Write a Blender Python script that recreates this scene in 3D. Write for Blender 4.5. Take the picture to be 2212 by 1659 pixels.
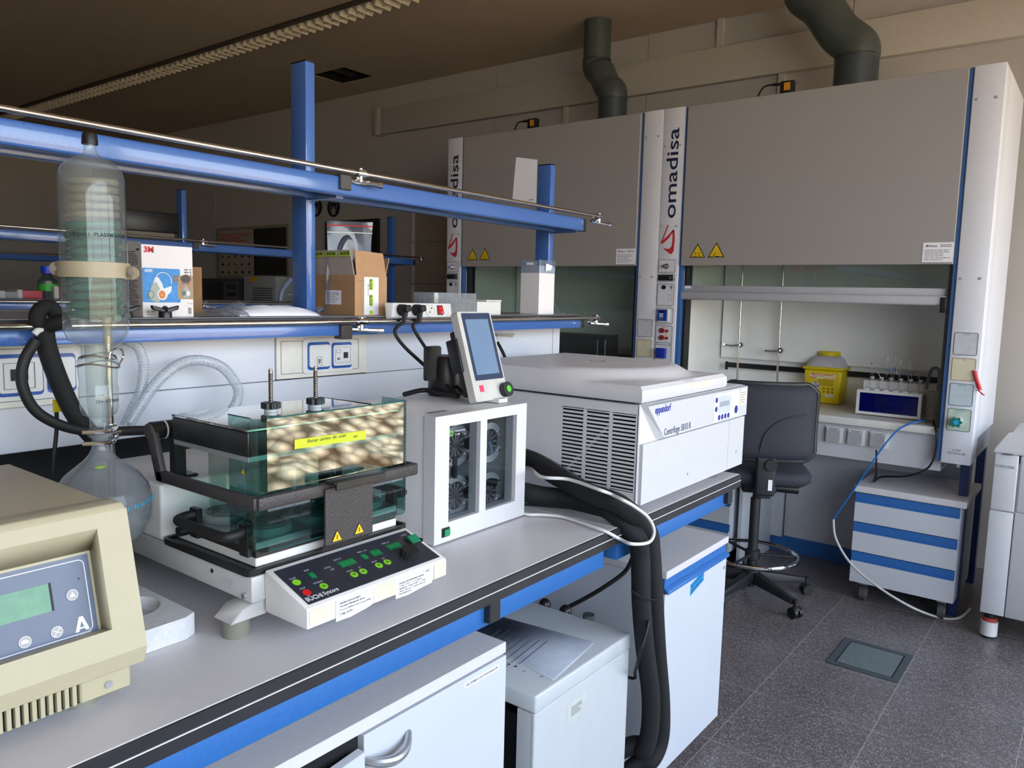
import bpy, bmesh, math, random
from mathutils import Vector, Matrix
random.seed(7)
for o in list(bpy.data.objects): bpy.data.objects.remove(o)
SC = bpy.context.scene
COL = SC.collection
V = Vector

# ------------------------------------------------------------------ camera
YAW, PITCH, ROLL, FPX = 0.654378462, -0.113120300, 0.0241005287, 1676.84742
CAM = V((0.0, 0.0, 1.46))
_f = V((math.cos(YAW)*math.cos(PITCH), math.sin(YAW)*math.cos(PITCH), math.sin(PITCH)))
_r0 = V((math.sin(YAW), -math.cos(YAW), 0)); _u0 = _r0.cross(_f)
RT = math.cos(ROLL)*_r0 + math.sin(ROLL)*_u0
UP = -math.sin(ROLL)*_r0 + math.cos(ROLL)*_u0
cam = bpy.data.cameras.new('camera'); cam.sensor_width = 36.0; cam.lens = FPX/2212.0*36.0
cam.clip_start = 0.02; cam.clip_end = 200
camo = bpy.data.objects.new('camera', cam); COL.objects.link(camo)
camo.matrix_world = Matrix(((RT.x, UP.x, -_f.x, CAM.x), (RT.y, UP.y, -_f.y, CAM.y), (RT.z, UP.z, -_f.z, CAM.z), (0, 0, 0, 1)))
SC.camera = camo
def at(px, py, ax, val):
    """point of the place seen at this picture position, on the plane ax = val (metres)"""
    d = _f + RT*((px-1106.0)/FPX) - UP*((py-829.5)/FPX)
    i = 'xyz'.index(ax)
    return CAM + d*((val-CAM[i])/d[i])

# ------------------------------------------------------------------ world, sun, exposure
W = bpy.data.worlds.new('sky'); SC.world = W; W.use_nodes = True
nt = W.node_tree; nt.nodes.clear()
tc = nt.nodes.new('ShaderNodeTexCoord'); sx = nt.nodes.new('ShaderNodeSeparateXYZ')
rp = nt.nodes.new('ShaderNodeValToRGB'); bg = nt.nodes.new('ShaderNodeBackground'); wo = nt.nodes.new('ShaderNodeOutputWorld')
rp.color_ramp.elements[0].position = 0.0; rp.color_ramp.elements[0].color = (0.93, 0.965, 1.0, 1)
rp.color_ramp.elements[1].position = 0.75; rp.color_ramp.elements[1].color = (0.55, 0.73, 1.0, 1)
nt.links.new(tc.outputs['Generated'], sx.inputs[0]); nt.links.new(sx.outputs['Z'], rp.inputs[0])
nt.links.new(rp.outputs[0], bg.inputs[0]); nt.links.new(bg.outputs[0], wo.inputs[0])
bg.inputs[1].default_value = 3.6
sun = bpy.data.lights.new('sun', 'SUN'); sun.energy = 17.0; sun.angle = 0.01; sun.color = (1.0, 0.84, 0.62)
suno = bpy.data.objects.new('sun', sun); COL.objects.link(suno)
suno.rotation_euler = V((-0.55, -0.62, -1.0)).to_track_quat('-Z', 'Y').to_euler()
SC.view_settings.view_transform = 'Standard'; SC.view_settings.look = 'None'
SC.view_settings.gamma = 1.0; SC.view_settings.use_curve_mapping = False
SC.view_settings.exposure = 1.22
WINS = [dict(x0=-2.6, x1=2.45, z0=0.85, z1=2.92), dict(x0=2.55, x1=4.6, z0=0.08, z1=2.7)]  # second opening added so the shield reflects the bank; sized for right-side light
WY = -1.75
for k_, w_ in enumerate(WINS):
    pl = bpy.data.lights.new('window_daylight', 'AREA'); pl.shape = 'RECTANGLE'
    pl.size = w_['x1']-w_['x0']; pl.size_y = w_['z1']-w_['z0']; pl.cycles.is_portal = True
    plo = bpy.data.objects.new('window_daylight', pl); COL.objects.link(plo)
    plo.location = ((w_['x0']+w_['x1'])/2, WY-0.02, (w_['z0']+w_['z1'])/2); plo.rotation_euler = (math.pi/2, 0, 0)
SC.cycles.max_bounces = 10; SC.cycles.diffuse_bounces = 5; SC.cycles.glossy_bounces = 5
SC.cycles.transmission_bounces = 6; SC.cycles.transparent_max_bounces = 16
SC.cycles.caustics_reflective = False; SC.cycles.caustics_refractive = False
SC.cycles.sample_clamp_indirect = 6.0

# ------------------------------------------------------------------ materials
def lin(h):
    h = h.lstrip('#'); out = []
    for i in (0, 2, 4):
        c = int(h[i:i+2], 16)/255.0
        out.append(c/12.92 if c <= 0.04045 else ((c+0.055)/1.055)**2.4)
    return (*out, 1.0)
MATS = {}
def mat(name, hexc, rough=0.5, metal=0.0, var=0.04, scale=30.0, bump=0.0, bscale=200.0, spec=0.5, coat=0.0, emit=None, es=0.0):
    if name in MATS: return MATS[name]
    m = bpy.data.materials.new(name); m.use_nodes = True; MATS[name] = m
    t = m.node_tree; b = t.nodes['Principled BSDF']
    c = lin(hexc)
    co = t.nodes.new('ShaderNodeTexCoord')
    n = t.nodes.new('ShaderNodeTexNoise'); n.inputs['Scale'].default_value = scale; n.inputs['Detail'].default_value = 3
    r = t.nodes.new('ShaderNodeValToRGB')
    lo = tuple(max(0, x*(1-var*2)) for x in c[:3]); hi = tuple(min(1, x*(1+var)) for x in c[:3])
    r.color_ramp.elements[0].color = (*lo, 1); r.color_ramp.elements[1].color = (*hi, 1)
    r.color_ramp.elements[0].position = 0.3; r.color_ramp.elements[1].position = 0.7
    t.links.new(co.outputs['Object'], n.inputs['Vector']); t.links.new(n.outputs[0], r.inputs[0]); t.links.new(r.outputs[0], b.inputs['Base Color'])
    b.inputs['Roughness'].default_value = rough; b.inputs['Metallic'].default_value = metal
    b.inputs['Specular IOR Level'].default_value = spec
    if coat: b.inputs['Coat Weight'].default_value = coat; b.inputs['Coat Roughness'].default_value = 0.08
    if emit: b.inputs['Emission Color'].default_value = lin(emit); b.inputs['Emission Strength'].default_value = es
    if bump:
        n2 = t.nodes.new('ShaderNodeTexNoise'); n2.inputs['Scale'].default_value = bscale; n2.inputs['Detail'].default_value = 2
        bp = t.nodes.new('ShaderNodeBump'); bp.inputs['Strength'].default_value = bump; bp.inputs['Distance'].default_value = 0.002
        t.links.new(co.outputs['Object'], n2.inputs['Vector']); t.links.new(n2.outputs[0], bp.inputs['Height']); t.links.new(bp.outputs[0], b.inputs['Normal'])
    return m
def glass(name, tint, gloss=1.0, rough=0.02, haze=0.0, hazecol='#c8ccd0', ior=1.5):
    """thin clear sheet: tinted see-through, mirror by fresnel, optional milky haze"""
    if name in MATS: return MATS[name]
    m = bpy.data.materials.new(name); m.use_nodes = True; MATS[name] = m
    t = m.node_tree; t.nodes.clear()
    o = t.nodes.new('ShaderNodeOutputMaterial'); tr = t.nodes.new('ShaderNodeBsdfTransparent'); tr.inputs[0].default_value = lin(tint)
    gl = t.nodes.new('ShaderNodeBsdfGlossy'); gl.inputs['Roughness'].default_value = rough
    lw = t.nodes.new('ShaderNodeLayerWeight'); lw.inputs[0].default_value = 0.5
    pw_ = t.nodes.new('ShaderNodeMath'); pw_.operation = 'POWER'; pw_.inputs[1].default_value = 5.0; t.links.new(lw.outputs['Facing'], pw_.inputs[0])
    f0 = ((ior-1)/(ior+1))**2
    fr = t.nodes.new('ShaderNodeMath'); fr.operation = 'MULTIPLY_ADD'; fr.inputs[1].default_value = 1-f0; fr.inputs[2].default_value = f0; t.links.new(pw_.outputs[0], fr.inputs[0])
    mu = t.nodes.new('ShaderNodeMath'); mu.operation = 'MULTIPLY'; mu.use_clamp = True; mu.inputs[1].default_value = gloss
    mx = t.nodes.new('ShaderNodeMixShader'); t.links.new(fr.outputs[0], mu.inputs[0])
    base = tr
    if haze:
        co = t.nodes.new('ShaderNodeTexCoord'); n = t.nodes.new('ShaderNodeTexNoise'); n.inputs['Scale'].default_value = 12
        mr = t.nodes.new('ShaderNodeMapRange'); mr.inputs['From Min'].default_value = .3; mr.inputs['From Max'].default_value = .7
        mr.inputs['To Min'].default_value = haze*.6; mr.inputs['To Max'].default_value = haze*1.3
        t.links.new(co.outputs['Object'], n.inputs['Vector']); t.links.new(n.outputs[0], mr.inputs[0])
        df = t.nodes.new('ShaderNodeBsdfDiffuse'); df.inputs[0].default_value = lin(hazecol)
        m2 = t.nodes.new('ShaderNodeMixShader'); t.links.new(mr.outputs[0], m2.inputs[0])
        t.links.new(tr.outputs[0], m2.inputs[1]); t.links.new(df.outputs[0], m2.inputs[2]); base = m2
    t.links.new(mu.outputs[0], mx.inputs[0]); t.links.new(base.outputs[0], mx.inputs[1]); t.links.new(gl.outputs[0], mx.inputs[2])
    t.links.new(mx.outputs[0], o.inputs[0])
    return m
def speckle(name, c1, c2, c3, scale, rough, bump=0.0):
    if name in MATS: return MATS[name]
    m = mat(name, c1, rough); t = m.node_tree; b = t.nodes['Principled BSDF']
    co = t.nodes.new('ShaderNodeTexCoord'); vo = t.nodes.new('ShaderNodeTexVoronoi'); vo.inputs['Scale'].default_value = scale
    sp = t.nodes.new('ShaderNodeSeparateColor')
    ra = t.nodes.new('ShaderNodeValToRGB'); ra.color_ramp.interpolation = 'CONSTANT'
    e = ra.color_ramp.elements; e[0].position = 0; e[0].color = lin(c1); e[1].position = 0.45; e[1].color = lin(c2)
    k = e.new(0.82); k.color = lin(c3)
    n = t.nodes.new('ShaderNodeTexNoise'); n.inputs['Scale'].default_value = 3.0; n.inputs['Detail'].default_value = 6
    mx = t.nodes.new('ShaderNodeMix'); mx.data_type = 'RGBA'; mx.blend_type = 'OVERLAY'; mx.inputs[0].default_value = 0.35
    t.links.new(co.outputs['Object'], vo.inputs['Vector']); t.links.new(vo.outputs['Color'], sp.inputs[0]); t.links.new(sp.outputs[0], ra.inputs[0])
    t.links.new(co.outputs['Object'], n.inputs['Vector'])
    t.links.new(ra.outputs[0], mx.inputs[6]); t.links.new(n.outputs[0], mx.inputs[7]); t.links.new(mx.outputs[2], b.inputs['Base Color'])
    return m

terrazzo = speckle('terrazzo', '#5c5455', '#6e6666', '#8d8585', 230.0, 0.33)
grout = mat('grout', '#a79c98', 0.8)
plaster = mat('wall_paint', '#b5aea8', 0.75, var=.02, scale=4, bump=.15, bscale=300)
ceilm = mat('ceiling_bounce_tint', '#c0ad98', 0.8, var=.02, scale=5, bump=.2, bscale=200)  # white ceiling, with the warm bounce from the ground tinted into its colour
trimm = mat('trim_paint', '#beb6ac', 0.6, var=.02)
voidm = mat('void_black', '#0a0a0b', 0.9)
lam_white = mat('white_laminate', '#c6c9d2', 0.42, var=.012, scale=6)
lam_top = mat('worktop_laminate', '#d0cdd2', 0.38, var=.015, scale=90, bump=.06, bscale=600)
lam_grey = mat('grey_laminate', '#c2c5cc', 0.42, var=.015)
edge_black = mat('black_edging', '#26262b', 0.42, var=.12, scale=14, bump=.2, bscale=80)
edge_line = mat('white_seam', '#e8e8e8', 0.5)
blue_strip = mat('blue_edging', '#2b66ac', 0.45, var=.05, scale=120)
blue_steel = mat('blue_steel', '#3d66ac', 0.3, var=.04, scale=160, bump=.10, bscale=420, coat=.8)
navy = mat('navy_steel', '#1c2f5e', 0.4)
blue_cab = mat('hood_blue', '#3a659f', 0.35, var=.05, scale=150)
steel = mat('polished_steel', '#cfc8c0', 0.16, 1.0, var=.03)
chrome = mat('chrome', '#e4e4e6', 0.07, 1.0, var=.01)
brushed = mat('brushed_metal', '#b9bbc0', 0.35, .8, var=.05, scale=60)
alu = mat('matt_aluminium', '#b9bcc0', 0.42, .9, var=.03)
rubber = mat('black_rubber', '#131315', 0.62, var=.08)
foamblk = mat('black_foam', '#0f1013', 0.8, var=.1, scale=120, bump=.2, bscale=500)
plastic_blk = mat('black_plastic', '#161619', 0.38, var=.05)
plastic_wht = mat('white_plastic', '#d6d5d5', 0.35, var=.01)
plastic_gry = mat('grey_plastic', '#9b9ba0', 0.4, var=.02)
cream = mat('cream_plastic', '#aea68c', 0.45, var=.015, bump=.05, bscale=500)
hood_wht = mat('hood_white', '#d8d8e0', 0.38, var=.01)
hood_in = mat('hood_inner_white', '#f6f6f4', 0.4, var=.02, scale=4)
fascia_m = mat('fascia_grey', '#9a9594', 0.5, var=.02, scale=260)
paper = mat('white_paper', '#eceaf0', 0.7, var=.01)
ink = mat('dark_ink', '#26262c', 0.7)
ink_grey = mat('grey_ink', '#77777c', 0.7)
ink_red = mat('red_ink', '#c4283a', 0.6)
ink_navy = mat('navy_ink', '#1b2246', 0.5)
ink_white = mat('white_ink', '#dcdce4', 0.5)
yellow = mat('sign_yellow', '#e5bd1b', 0.5)
card = mat('cardboard', '#b08a66', 0.85, var=.05, scale=25, bump=.1, bscale=90)
greenled = mat('green_display', '#0d6a3c', 0.3)

# ------------------------------------------------------------------ mesh builder
ORG = {}
class Fr:
    """a flat face to build on: origin, right, up -> normal"""
    def __init__(s, o, r, u):
        s.o = V(o); s.r = V(r).normalized(); s.u = V(u).normalized(); s.n = s.r.cross(s.u).normalized()
    def p(s, a, b, c=0.0): return s.o + s.r*a + s.u*b + s.n*c
def FY(y): return Fr((0, y, 0), (1, 0, 0), (0, 0, 1))        # faces the windows: u = x, v = z
def FX(x): return Fr((x, 0, 0), (0, -1, 0), (0, 0, 1))       # faces back along the bench: u = -y, v = z
def FZ(z): return Fr((0, 0, z), (1, 0, 0), (0, 1, 0))        # faces up: u = x, v = y
def catmull(pts, n=8, closed=False):
    pts = [V(p) for p in pts]; out = []; N = len(pts)
    rng = N if closed else N-1
    for i in range(rng):
        if closed: a, b, c, d = pts[i-1], pts[i], pts[(i+1) % N], pts[(i+2) % N]
        else: a, b, c, d = pts[max(i-1, 0)], pts[i], pts[i+1], pts[min(i+2, N-1)]
        for k in range(n):
            t = k/n
            out.append(0.5*((2*b)+(c-a)*t+(2*a-5*b+4*c-d)*t*t+(3*b-3*c+d-a)*t**3))
    if not closed: out.append(pts[-1])
    return out
class B:
    def __init__(s): s.bm = bmesh.new()
    def _bev(s, vs, bev, seg):
        es = set()
        for v in vs: es.update(v.link_edges)
        bmesh.ops.bevel(s.bm, geom=list(es), offset=bev, segments=seg, affect='EDGES', profile=0.5)
    def hexa(s, c, bev=0, seg=2):
        vs = [s.bm.verts.new(p) for p in c]
        for f in ((0, 3, 2, 1), (4, 5, 6, 7), (0, 1, 5, 4), (1, 2, 6, 5), (2, 3, 7, 6), (3, 0, 4, 7)): s.bm.faces.new([vs[i] for i in f])
        if bev: s._bev(vs, bev, seg)
        return s
    def box(s, x0, x1, y0, y1, z0, z1, bev=0, seg=2):
        x0, x1 = sorted((x0, x1)); y0, y1 = sorted((y0, y1)); z0, z1 = sorted((z0, z1))
        return s.hexa([(x0, y0, z0), (x1, y0, z0), (x1, y1, z0), (x0, y1, z0), (x0, y0, z1), (x1, y0, z1), (x1, y1, z1), (x0, y1, z1)], bev, seg)
    def fb(s, F, u0, u1, v0, v1, n0, n1, bev=0, seg=2):
        u0, u1 = sorted((u0, u1)); v0, v1 = sorted((v0, v1)); n0, n1 = sorted((n0, n1))
        return s.hexa([F.p(u0, v0, n0), F.p(u1, v0, n0), F.p(u1, v1, n0), F.p(u0, v1, n0), F.p(u0, v0, n1), F.p(u1, v0, n1), F.p(u1, v1, n1), F.p(u0, v1, n1)], bev, seg)
    def prism(s, F, poly, n0, n1):
        """extrude a polygon (list of (u,v)) on face F from n0 to n1"""
        a = [s.bm.verts.new(F.p(u, v, n0)) for u, v in poly]; b = [s.bm.verts.new(F.p(u, v, n1)) for u, v in poly]
        N = len(poly)
        s.bm.faces.new(a[::-1]); s.bm.faces.new(b)
        for i in range(N): s.bm.faces.new((a[i], a[(i+1) % N], b[(i+1) % N], b[i]))
        return s
    def rr(s, F, u0, u1, v0, v1, rad, n0, n1, seg=5):
        u0, u1 = sorted((u0, u1)); v0, v1 = sorted((v0, v1))
        return s.prism(F, rrpoly(u0, u1, v0, v1, rad, seg), n0, n1)
    def frame(s, F, u0, u1, v0, v1, rad, w, n0, n1, seg=5):
        """rounded rectangular outline of width w"""
        u0, u1 = sorted((u0, u1)); v0, v1 = sorted((v0, v1))
        o = rrpoly(u0, u1, v0, v1, rad, seg); i = rrpoly(u0+w, u1-w, v0+w, v1-w, max(rad-w, .0005), seg); N = len(o)
        r = [[s.bm.verts.new(F.p(a, b, n)) for a, b in pl] for pl in (o, i) for n in (n0, n1)]
        o0, o1, i0, i1 = r
        for k in range(N):
            j = (k+1) % N
            s.bm.faces.new((o1[k], o1[j], i1[j], i1[k])); s.bm.faces.new((o0[j], o0[k], i0[k], i0[j]))
            s.bm.faces.new((o0[k], o0[j], o1[j], o1[k])); s.bm.faces.new((i0[j], i0[k], i1[k], i1[j]))
        return s
    def disc(s, F, u, v, r, n0, n1, seg=20, rv=None):
        rv = rv or r
        return s.prism(F, [(u+r*math.cos(2*math.pi*k/seg), v+rv*math.sin(2*math.pi*k/seg)) for k in range(seg)], n0, n1)
    def cyl(s, p0, p1, r, seg=16, r2=None, cap=True):
        p0, p1 = V(p0), V(p1); r2 = r if r2 is None else r2
        z = (p1-p0).normalized(); x = z.orthogonal().normalized(); y = z.cross(x)
        A = []; Bv = []
        for k in range(seg):
            a = 2*math.pi*k/seg; d = x*math.cos(a)+y*math.sin(a)
            A.append(s.bm.verts.new(p0+d*r)); Bv.append(s.bm.verts.new(p1+d*r2))
        for k in range(seg): s.bm.faces.new((A[k], A[(k+1) % seg], Bv[(k+1) % seg], Bv[k]))
        if cap: s.bm.faces.new(A[::-1]); s.bm.faces.new(Bv)
        return s
    def lathe(s, prof, c=(0, 0, 0), seg=28, sy=1.0, axis=None):
        """prof: (r, z) pairs turned about the vertical through c"""
        c = V(c); rings = []
        for r, z in prof:
            if r < 1e-6: rings.append([s.bm.verts.new(c+V((0, 0, z)))])
            else: rings.append([s.bm.verts.new(c+V((r*math.cos(2*math.pi*k/seg), r*sy*math.sin(2*math.pi*k/seg), z))) for k in range(seg)])
        for a, b in zip(rings, rings[1:]):
            for k in range(seg):
                j = (k+1) % seg
                q = ([a[0]] if len(a) == 1 else [a[k], a[j]]) + ([b[0]] if len(b) == 1 else [b[j], b[k]])
                if len(q) > 2: s.bm.faces.new(q)
        return s
    def tube(s, pts, r, seg=8, n=8, closed=False, smooth=True, cap=True, rf=None):
        P = catmull(pts, n, closed) if smooth else [V(p) for p in pts]
        N = len(P); rings = []; prev = None
        for i, p in enumerate(P):
            if closed: t = P[(i+1) % N]-P[i-1]
            else: t = P[min(i+1, N-1)]-P[max(i-1, 0)]
            t.normalize()
            if prev is None: x = t.orthogonal().normalized()
            else:
                x = prev-t*prev.dot(t)
                x = x.normalized() if x.length > 1e-6 else t.orthogonal().normalized()
            prev = x; y = t.cross(x)
            rr_ = r if rf is None else r*rf(i/(N-1))
            rings.append([s.bm.verts.new(p+(x*math.cos(2*math.pi*k/seg)+y*math.sin(2*math.pi*k/seg))*rr_) for k in range(seg)])
        pairs = list(zip(rings, rings[1:]))
        if closed: pairs.append((rings[-1], rings[0]))
        for a, b in pairs:
            for k in range(seg): s.bm.faces.new((a[k], a[(k+1) % seg], b[(k+1) % seg], b[k]))
        if cap and not closed: s.bm.faces.new(rings[0][::-1]); s.bm.faces.new(rings[-1])
        return s
    def ball(s, c, r, seg=14, sc=(1, 1, 1)):
        m = Matrix.Translation(V(c)) @ Matrix.Diagonal((r*sc[0], r*sc[1], r*sc[2], 1))
        bmesh.ops.create_uvsphere(s.bm, u_segments=seg, v_segments=max(6, seg//2), radius=1, matrix=m)
        return s
    def grid(s, fn, nu, nv, closed_u=False):
        R = [[s.bm.verts.new(fn(i/(nu-1 if not closed_u else nu), j/(nv-1))) for i in range(nu)] for j in range(nv)]
        for j in range(nv-1):
            for i in range(nu if closed_u else nu-1):
                k = (i+1) % nu
                s.bm.faces.new((R[j][i], R[j][k], R[j+1][k], R[j+1][i]))
        return s
    def out(s, name, m, parent=None, ang=35, solid=0.0, kind=None, label=None):
        bmesh.ops.recalc_face_normals(s.bm, faces=s.bm.faces[:])
        org = V((0, 0, 0))
        if parent is not None: org = ORG[parent.name]
        else:
            xs = [v.co for v in s.bm.verts]
            org = V(((min(c.x for c in xs)+max(c.x for c in xs))/2, (min(c.y for c in xs)+max(c.y for c in xs))/2, min(c.z for c in xs)))
        bmesh.ops.translate(s.bm, verts=s.bm.verts[:], vec=-org)
        me = bpy.data.meshes.new(name); s.bm.to_mesh(me); s.bm.free()
        for p in me.polygons: p.use_smooth = True
        me.set_sharp_from_angle(angle=math.radians(ang))
        o = bpy.data.objects.new(name, me); COL.objects.link(o); me.materials.append(m)
        if parent is not None: o.parent = parent
        else: o.location = org
        ORG[o.name] = org
        if solid:
            md = o.modifiers.new('thickness', 'SOLIDIFY'); md.thickness = solid; md.offset = 0
        if kind: o['kind'] = kind
        if label: o['label'] = label
        return o
def rrpoly(u0, u1, v0, v1, rad, seg=5):
    rad = min(rad, (u1-u0)/2-1e-5, (v1-v0)/2-1e-5); out = []
    for cu, cv, a0 in ((u1-rad, v1-rad, 0), (u0+rad, v1-rad, 90), (u0+rad, v0+rad, 180), (u1-rad, v0+rad, 270)):
        for k in range(seg+1):
            a = math.radians(a0+90*k/seg); out.append((cu+rad*math.cos(a), cv+rad*math.sin(a)))
    return out
def thing(name, label, cat, loc, group=None, kind=None, rotz=0.0, local=False):
    o = bpy.data.objects.new(name, None); COL.objects.link(o); o.empty_display_size = .05
    o.location = loc; o.rotation_euler = (0, 0, rotz); ORG[o.name] = V((0, 0, 0)) if local else V(loc)
    if label: o['label'] = label
    if cat: o['category'] = cat
    if group: o['group'] = group
    if kind: o['kind'] = kind
    return o
def tag(o, label, cat, group=None):
    o['label'] = label; o['category'] = cat
    if group: o['group'] = group
    return o
def struct(o): o['kind'] = 'structure'; return o
TXT = []
def text(s, m, parent, F, u, v, width=None, size=0.01, n=0.0006, align='LEFT', rot=0.0, height=None, name='lettering', bold=0.0, shear=0.0):
    """flat lettering on face F with its baseline start at (u, v)"""
    c = bpy.data.curves.new(name, 'FONT'); c.body = s; c.size = size; c.extrude = 0.0002; c.align_x = align; c.offset = bold; c.shear = shear
    c.resolution_u = 3
    o = bpy.data.objects.new(name, c); COL.objects.link(o); c.materials.append(m)
    r = F.r*math.cos(rot)+F.u*math.sin(rot); up = -F.r*math.sin(rot)+F.u*math.cos(rot)
    p = F.p(u, v, n)-ORG[parent.name]
    o.parent = parent
    o.matrix_local = Matrix(((r.x, up.x, F.n.x, p.x), (r.y, up.y, F.n.y, p.y), (r.z, up.z, F.n.z, p.z), (0, 0, 0, 1)))
    ORG[o.name] = ORG[parent.name]
    TXT.append((o, width, height))
    return o
def lines(F, u0, u1, v0, v1, rows, m, parent, name='print_lines', seed=1, n=0.0005, fill=0.5, ragged=0.35, label=None):
    """rows of unreadably small print as thin strips"""
    rnd = random.Random(seed); b = B(); h = (v1-v0)/rows
    for k in range(rows):
        w = (u1-u0)*(1-ragged*rnd.random()); vv = v1-h*(k+.5); a = u0
        while a < u0+w-1e-4:
            l = min((u1-u0)*(.06+.16*rnd.random()), u0+w-a)
            q = [F.p(a, vv-h*fill/2, n), F.p(a+l*.86, vv-h*fill/2, n), F.p(a+l*.86, vv+h*fill/2, n), F.p(a, vv+h*fill/2, n)]
            b.bm.faces.new([b.bm.verts.new(x) for x in q]); a += l
    return b.out(name, m, parent)
def dup(root, loc, rotz=None, label=None):
    """copy of a thing with copies of its parts and sub-parts"""
    r = root.copy(); COL.objects.link(r); r.location = loc
    if rotz is not None: r.rotation_euler = (0, 0, rotz)
    if label: r['label'] = label
    def rec(src, dst):
        for ch in list(src.children):
            c = ch.copy(); COL.objects.link(c); c.parent = dst; c.matrix_local = ch.matrix_local; rec(ch, c)
    rec(root, r)
    return r
def hazard(F, u, v, s, parent, kind, n=0.001):
    """triangular yellow warning sticker, s = side"""
    h = s*.866
    def tri(k): return [(u-s/2*k, v-h/3*k), (u+s/2*k, v-h/3*k), (u, v+2*h/3*k)]
    st = B().prism(F, tri(1.0), 0, n).out('warning_sticker', plastic_blk, parent)
    B().prism(F, tri(.84), n, n+.0004).out('yellow_field', yellow, st)
    b = B()
    if kind == 'burst':
        for k in range(9):
            a = math.radians(20+k*14); c = (u-s*.12, v-h*.2)
            p = [(c[0]+math.cos(a-.04)*s*.07, c[1]+math.sin(a-.04)*s*.07), (c[0]+math.cos(a)*s*(.36 if k < 6 else .3), c[1]+math.sin(a)*s*.36), (c[0]+math.cos(a+.06)*s*.07, c[1]+math.sin(a+.06)*s*.07)]
            if all(abs(q[0]-u) < s*.4*(1-(q[1]-(v-h/3))/h) for q in p): b.prism(F, p, n+.0004, n+.0007)
        b.disc(F, u-s*.14, v-h*.2, s*.04, n+.0004, n+.0007, 8); b.fb(F, u-s*.05, u+s*.2, v-h*.28, v-h*.25, n+.0004, n+.0007)
    elif kind == 'hand':
        b.fb(F, u-s*.3, u-s*.02, v-h*.25, v-h*.21, n+.0004, n+.0007); b.fb(F, u-s*.18, u-s*.04, v-h*.02, v+h*.01, n+.0004, n+.0007)
        b.fb(F, u+s*.03, u+s*.16, v-h*.02, v+h*.01, n+.0004, n+.0007); b.fb(F, u-s*.16, u-s*.13, v-h*.14, v-h*.02, n+.0004, n+.0007)
        b.fb(F, u+s*.1, u+s*.13, v-h*.2, v-h*.02, n+.0004, n+.0007); b.fb(F, u+s*.02, u+s*.28, v-h*.24, v-h*.2, n+.0004, n+.0007)
    elif kind == 'bolt':
        b.prism(F, [(u-.04*s, v+.28*h), (u+.1*s, v+.08*h), (u+.02*s, v+.08*h), (u+.05*s, v-.2*h), (u-.1*s, v+.02*h), (u-.02*s, v+.02*h)], n+.0004, n+.0007)
    b.out('pictogram', plastic_blk, st)
    return st
# ================================================================== the room
XW, YL, YR, XB, ZC = 4.97, 11.0, -1.75, -3.0, 3.27
TX0, TX1, TY0, TY1, TS = 3.19-4*.412, 3.19+4.0*.412+.13, .943-5*.412, .943+3*.412, .412
fl = B(); fl.box(XB, TX0, YR, YL, -.12, 0); fl.box(TX0, XW+.1, TY1, YL, -.12, 0); fl.box(TX0, XW+.1, YR, TY0, -.12, 0)
floor = struct(fl.out('floor', terrazzo))
B().box(TX0, XW+.1, TY0, TY1, -.12, -.0006).out('grout_bed', grout, floor)
tile_me = None; rnd = random.Random(3)
for i in range(9):
    for j in range(8):
        x0 = TX0+i*TS; y0 = TY0+j*TS
        if x0 > XW: continue
        if tile_me is None:
            t0 = B().box(x0+.0012, x0+TS-.0012, y0+.0012, y0+TS-.0012, -.03, 0, .0006, 1).out('tile', terrazzo, floor)
            cx0, cy0 = x0, y0; tile_me = t0
        else:
            t = tile_me.copy(); COL.objects.link(t); t.parent = floor
            t.location = tile_me.location + V((x0-cx0, y0-cy0, 0))
# floor hatch
h = thing('floor_hatch', 'small square metal hatch cover set in the terrazzo floor', 'hatch', (3.36, .67, 0))
B().frame(FZ(0), 3.205, 3.505, .535, .805, .003, .026, .0004, .004).out('frame', mat('hatch_frame', '#50585c', .5, .3), h)
B().frame(FZ(0), 3.231, 3.479, .561, .779, .002, .006, .0004, .0022).out('seal', rubber, h)
B().rr(FZ(0), 3.237, 3.473, .567, .773, .003, .0004, .0034).out('cover_plate', mat('hatch_plate', '#6c7679', .45, .2, var=.06), h)
B().cyl((3.45, .755, .003), (3.45, .755, .0042), .006, 10).out('screw', chrome, h)
B().cyl((3.26, .755, .003), (3.26, .755, .0042), .006, 10).out('screw', chrome, h)

# ceiling with the missing tile
HX0, HX1, HY0, HY1 = 4.33, 4.65, 5.12, 5.52
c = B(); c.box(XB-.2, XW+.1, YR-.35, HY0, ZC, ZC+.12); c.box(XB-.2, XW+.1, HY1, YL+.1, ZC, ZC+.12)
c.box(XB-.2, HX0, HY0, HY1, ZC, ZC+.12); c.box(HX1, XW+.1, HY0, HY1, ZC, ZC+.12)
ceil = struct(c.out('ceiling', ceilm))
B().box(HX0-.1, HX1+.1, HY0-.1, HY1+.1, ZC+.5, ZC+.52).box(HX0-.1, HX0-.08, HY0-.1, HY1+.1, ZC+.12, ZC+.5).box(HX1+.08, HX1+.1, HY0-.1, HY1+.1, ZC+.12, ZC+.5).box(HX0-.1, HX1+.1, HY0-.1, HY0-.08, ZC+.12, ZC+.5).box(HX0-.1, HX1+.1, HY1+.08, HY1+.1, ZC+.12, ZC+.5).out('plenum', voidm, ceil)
B().box(HX0, HX1, 5.33, 5.37, ZC+.03, ZC+.06).out('support_bar', mat('bar_dark', '#3a3633', .6), ceil)
B().box(HX0, HX0+.006, HY0, HY1, ZC+.004, ZC+.125).box(HX1-.006, HX1, HY0, HY1, ZC+.004, ZC+.125).box(HX0+.006, HX1-.006, HY0, HY0+.006, ZC+.004, ZC+.125).box(HX0+.006, HX1-.006, HY1-.006, HY1, ZC+.004, ZC+.125).out('hole_shade', voidm, ceil)  # black slabs on the hole edges stand in for the shade inside
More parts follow.
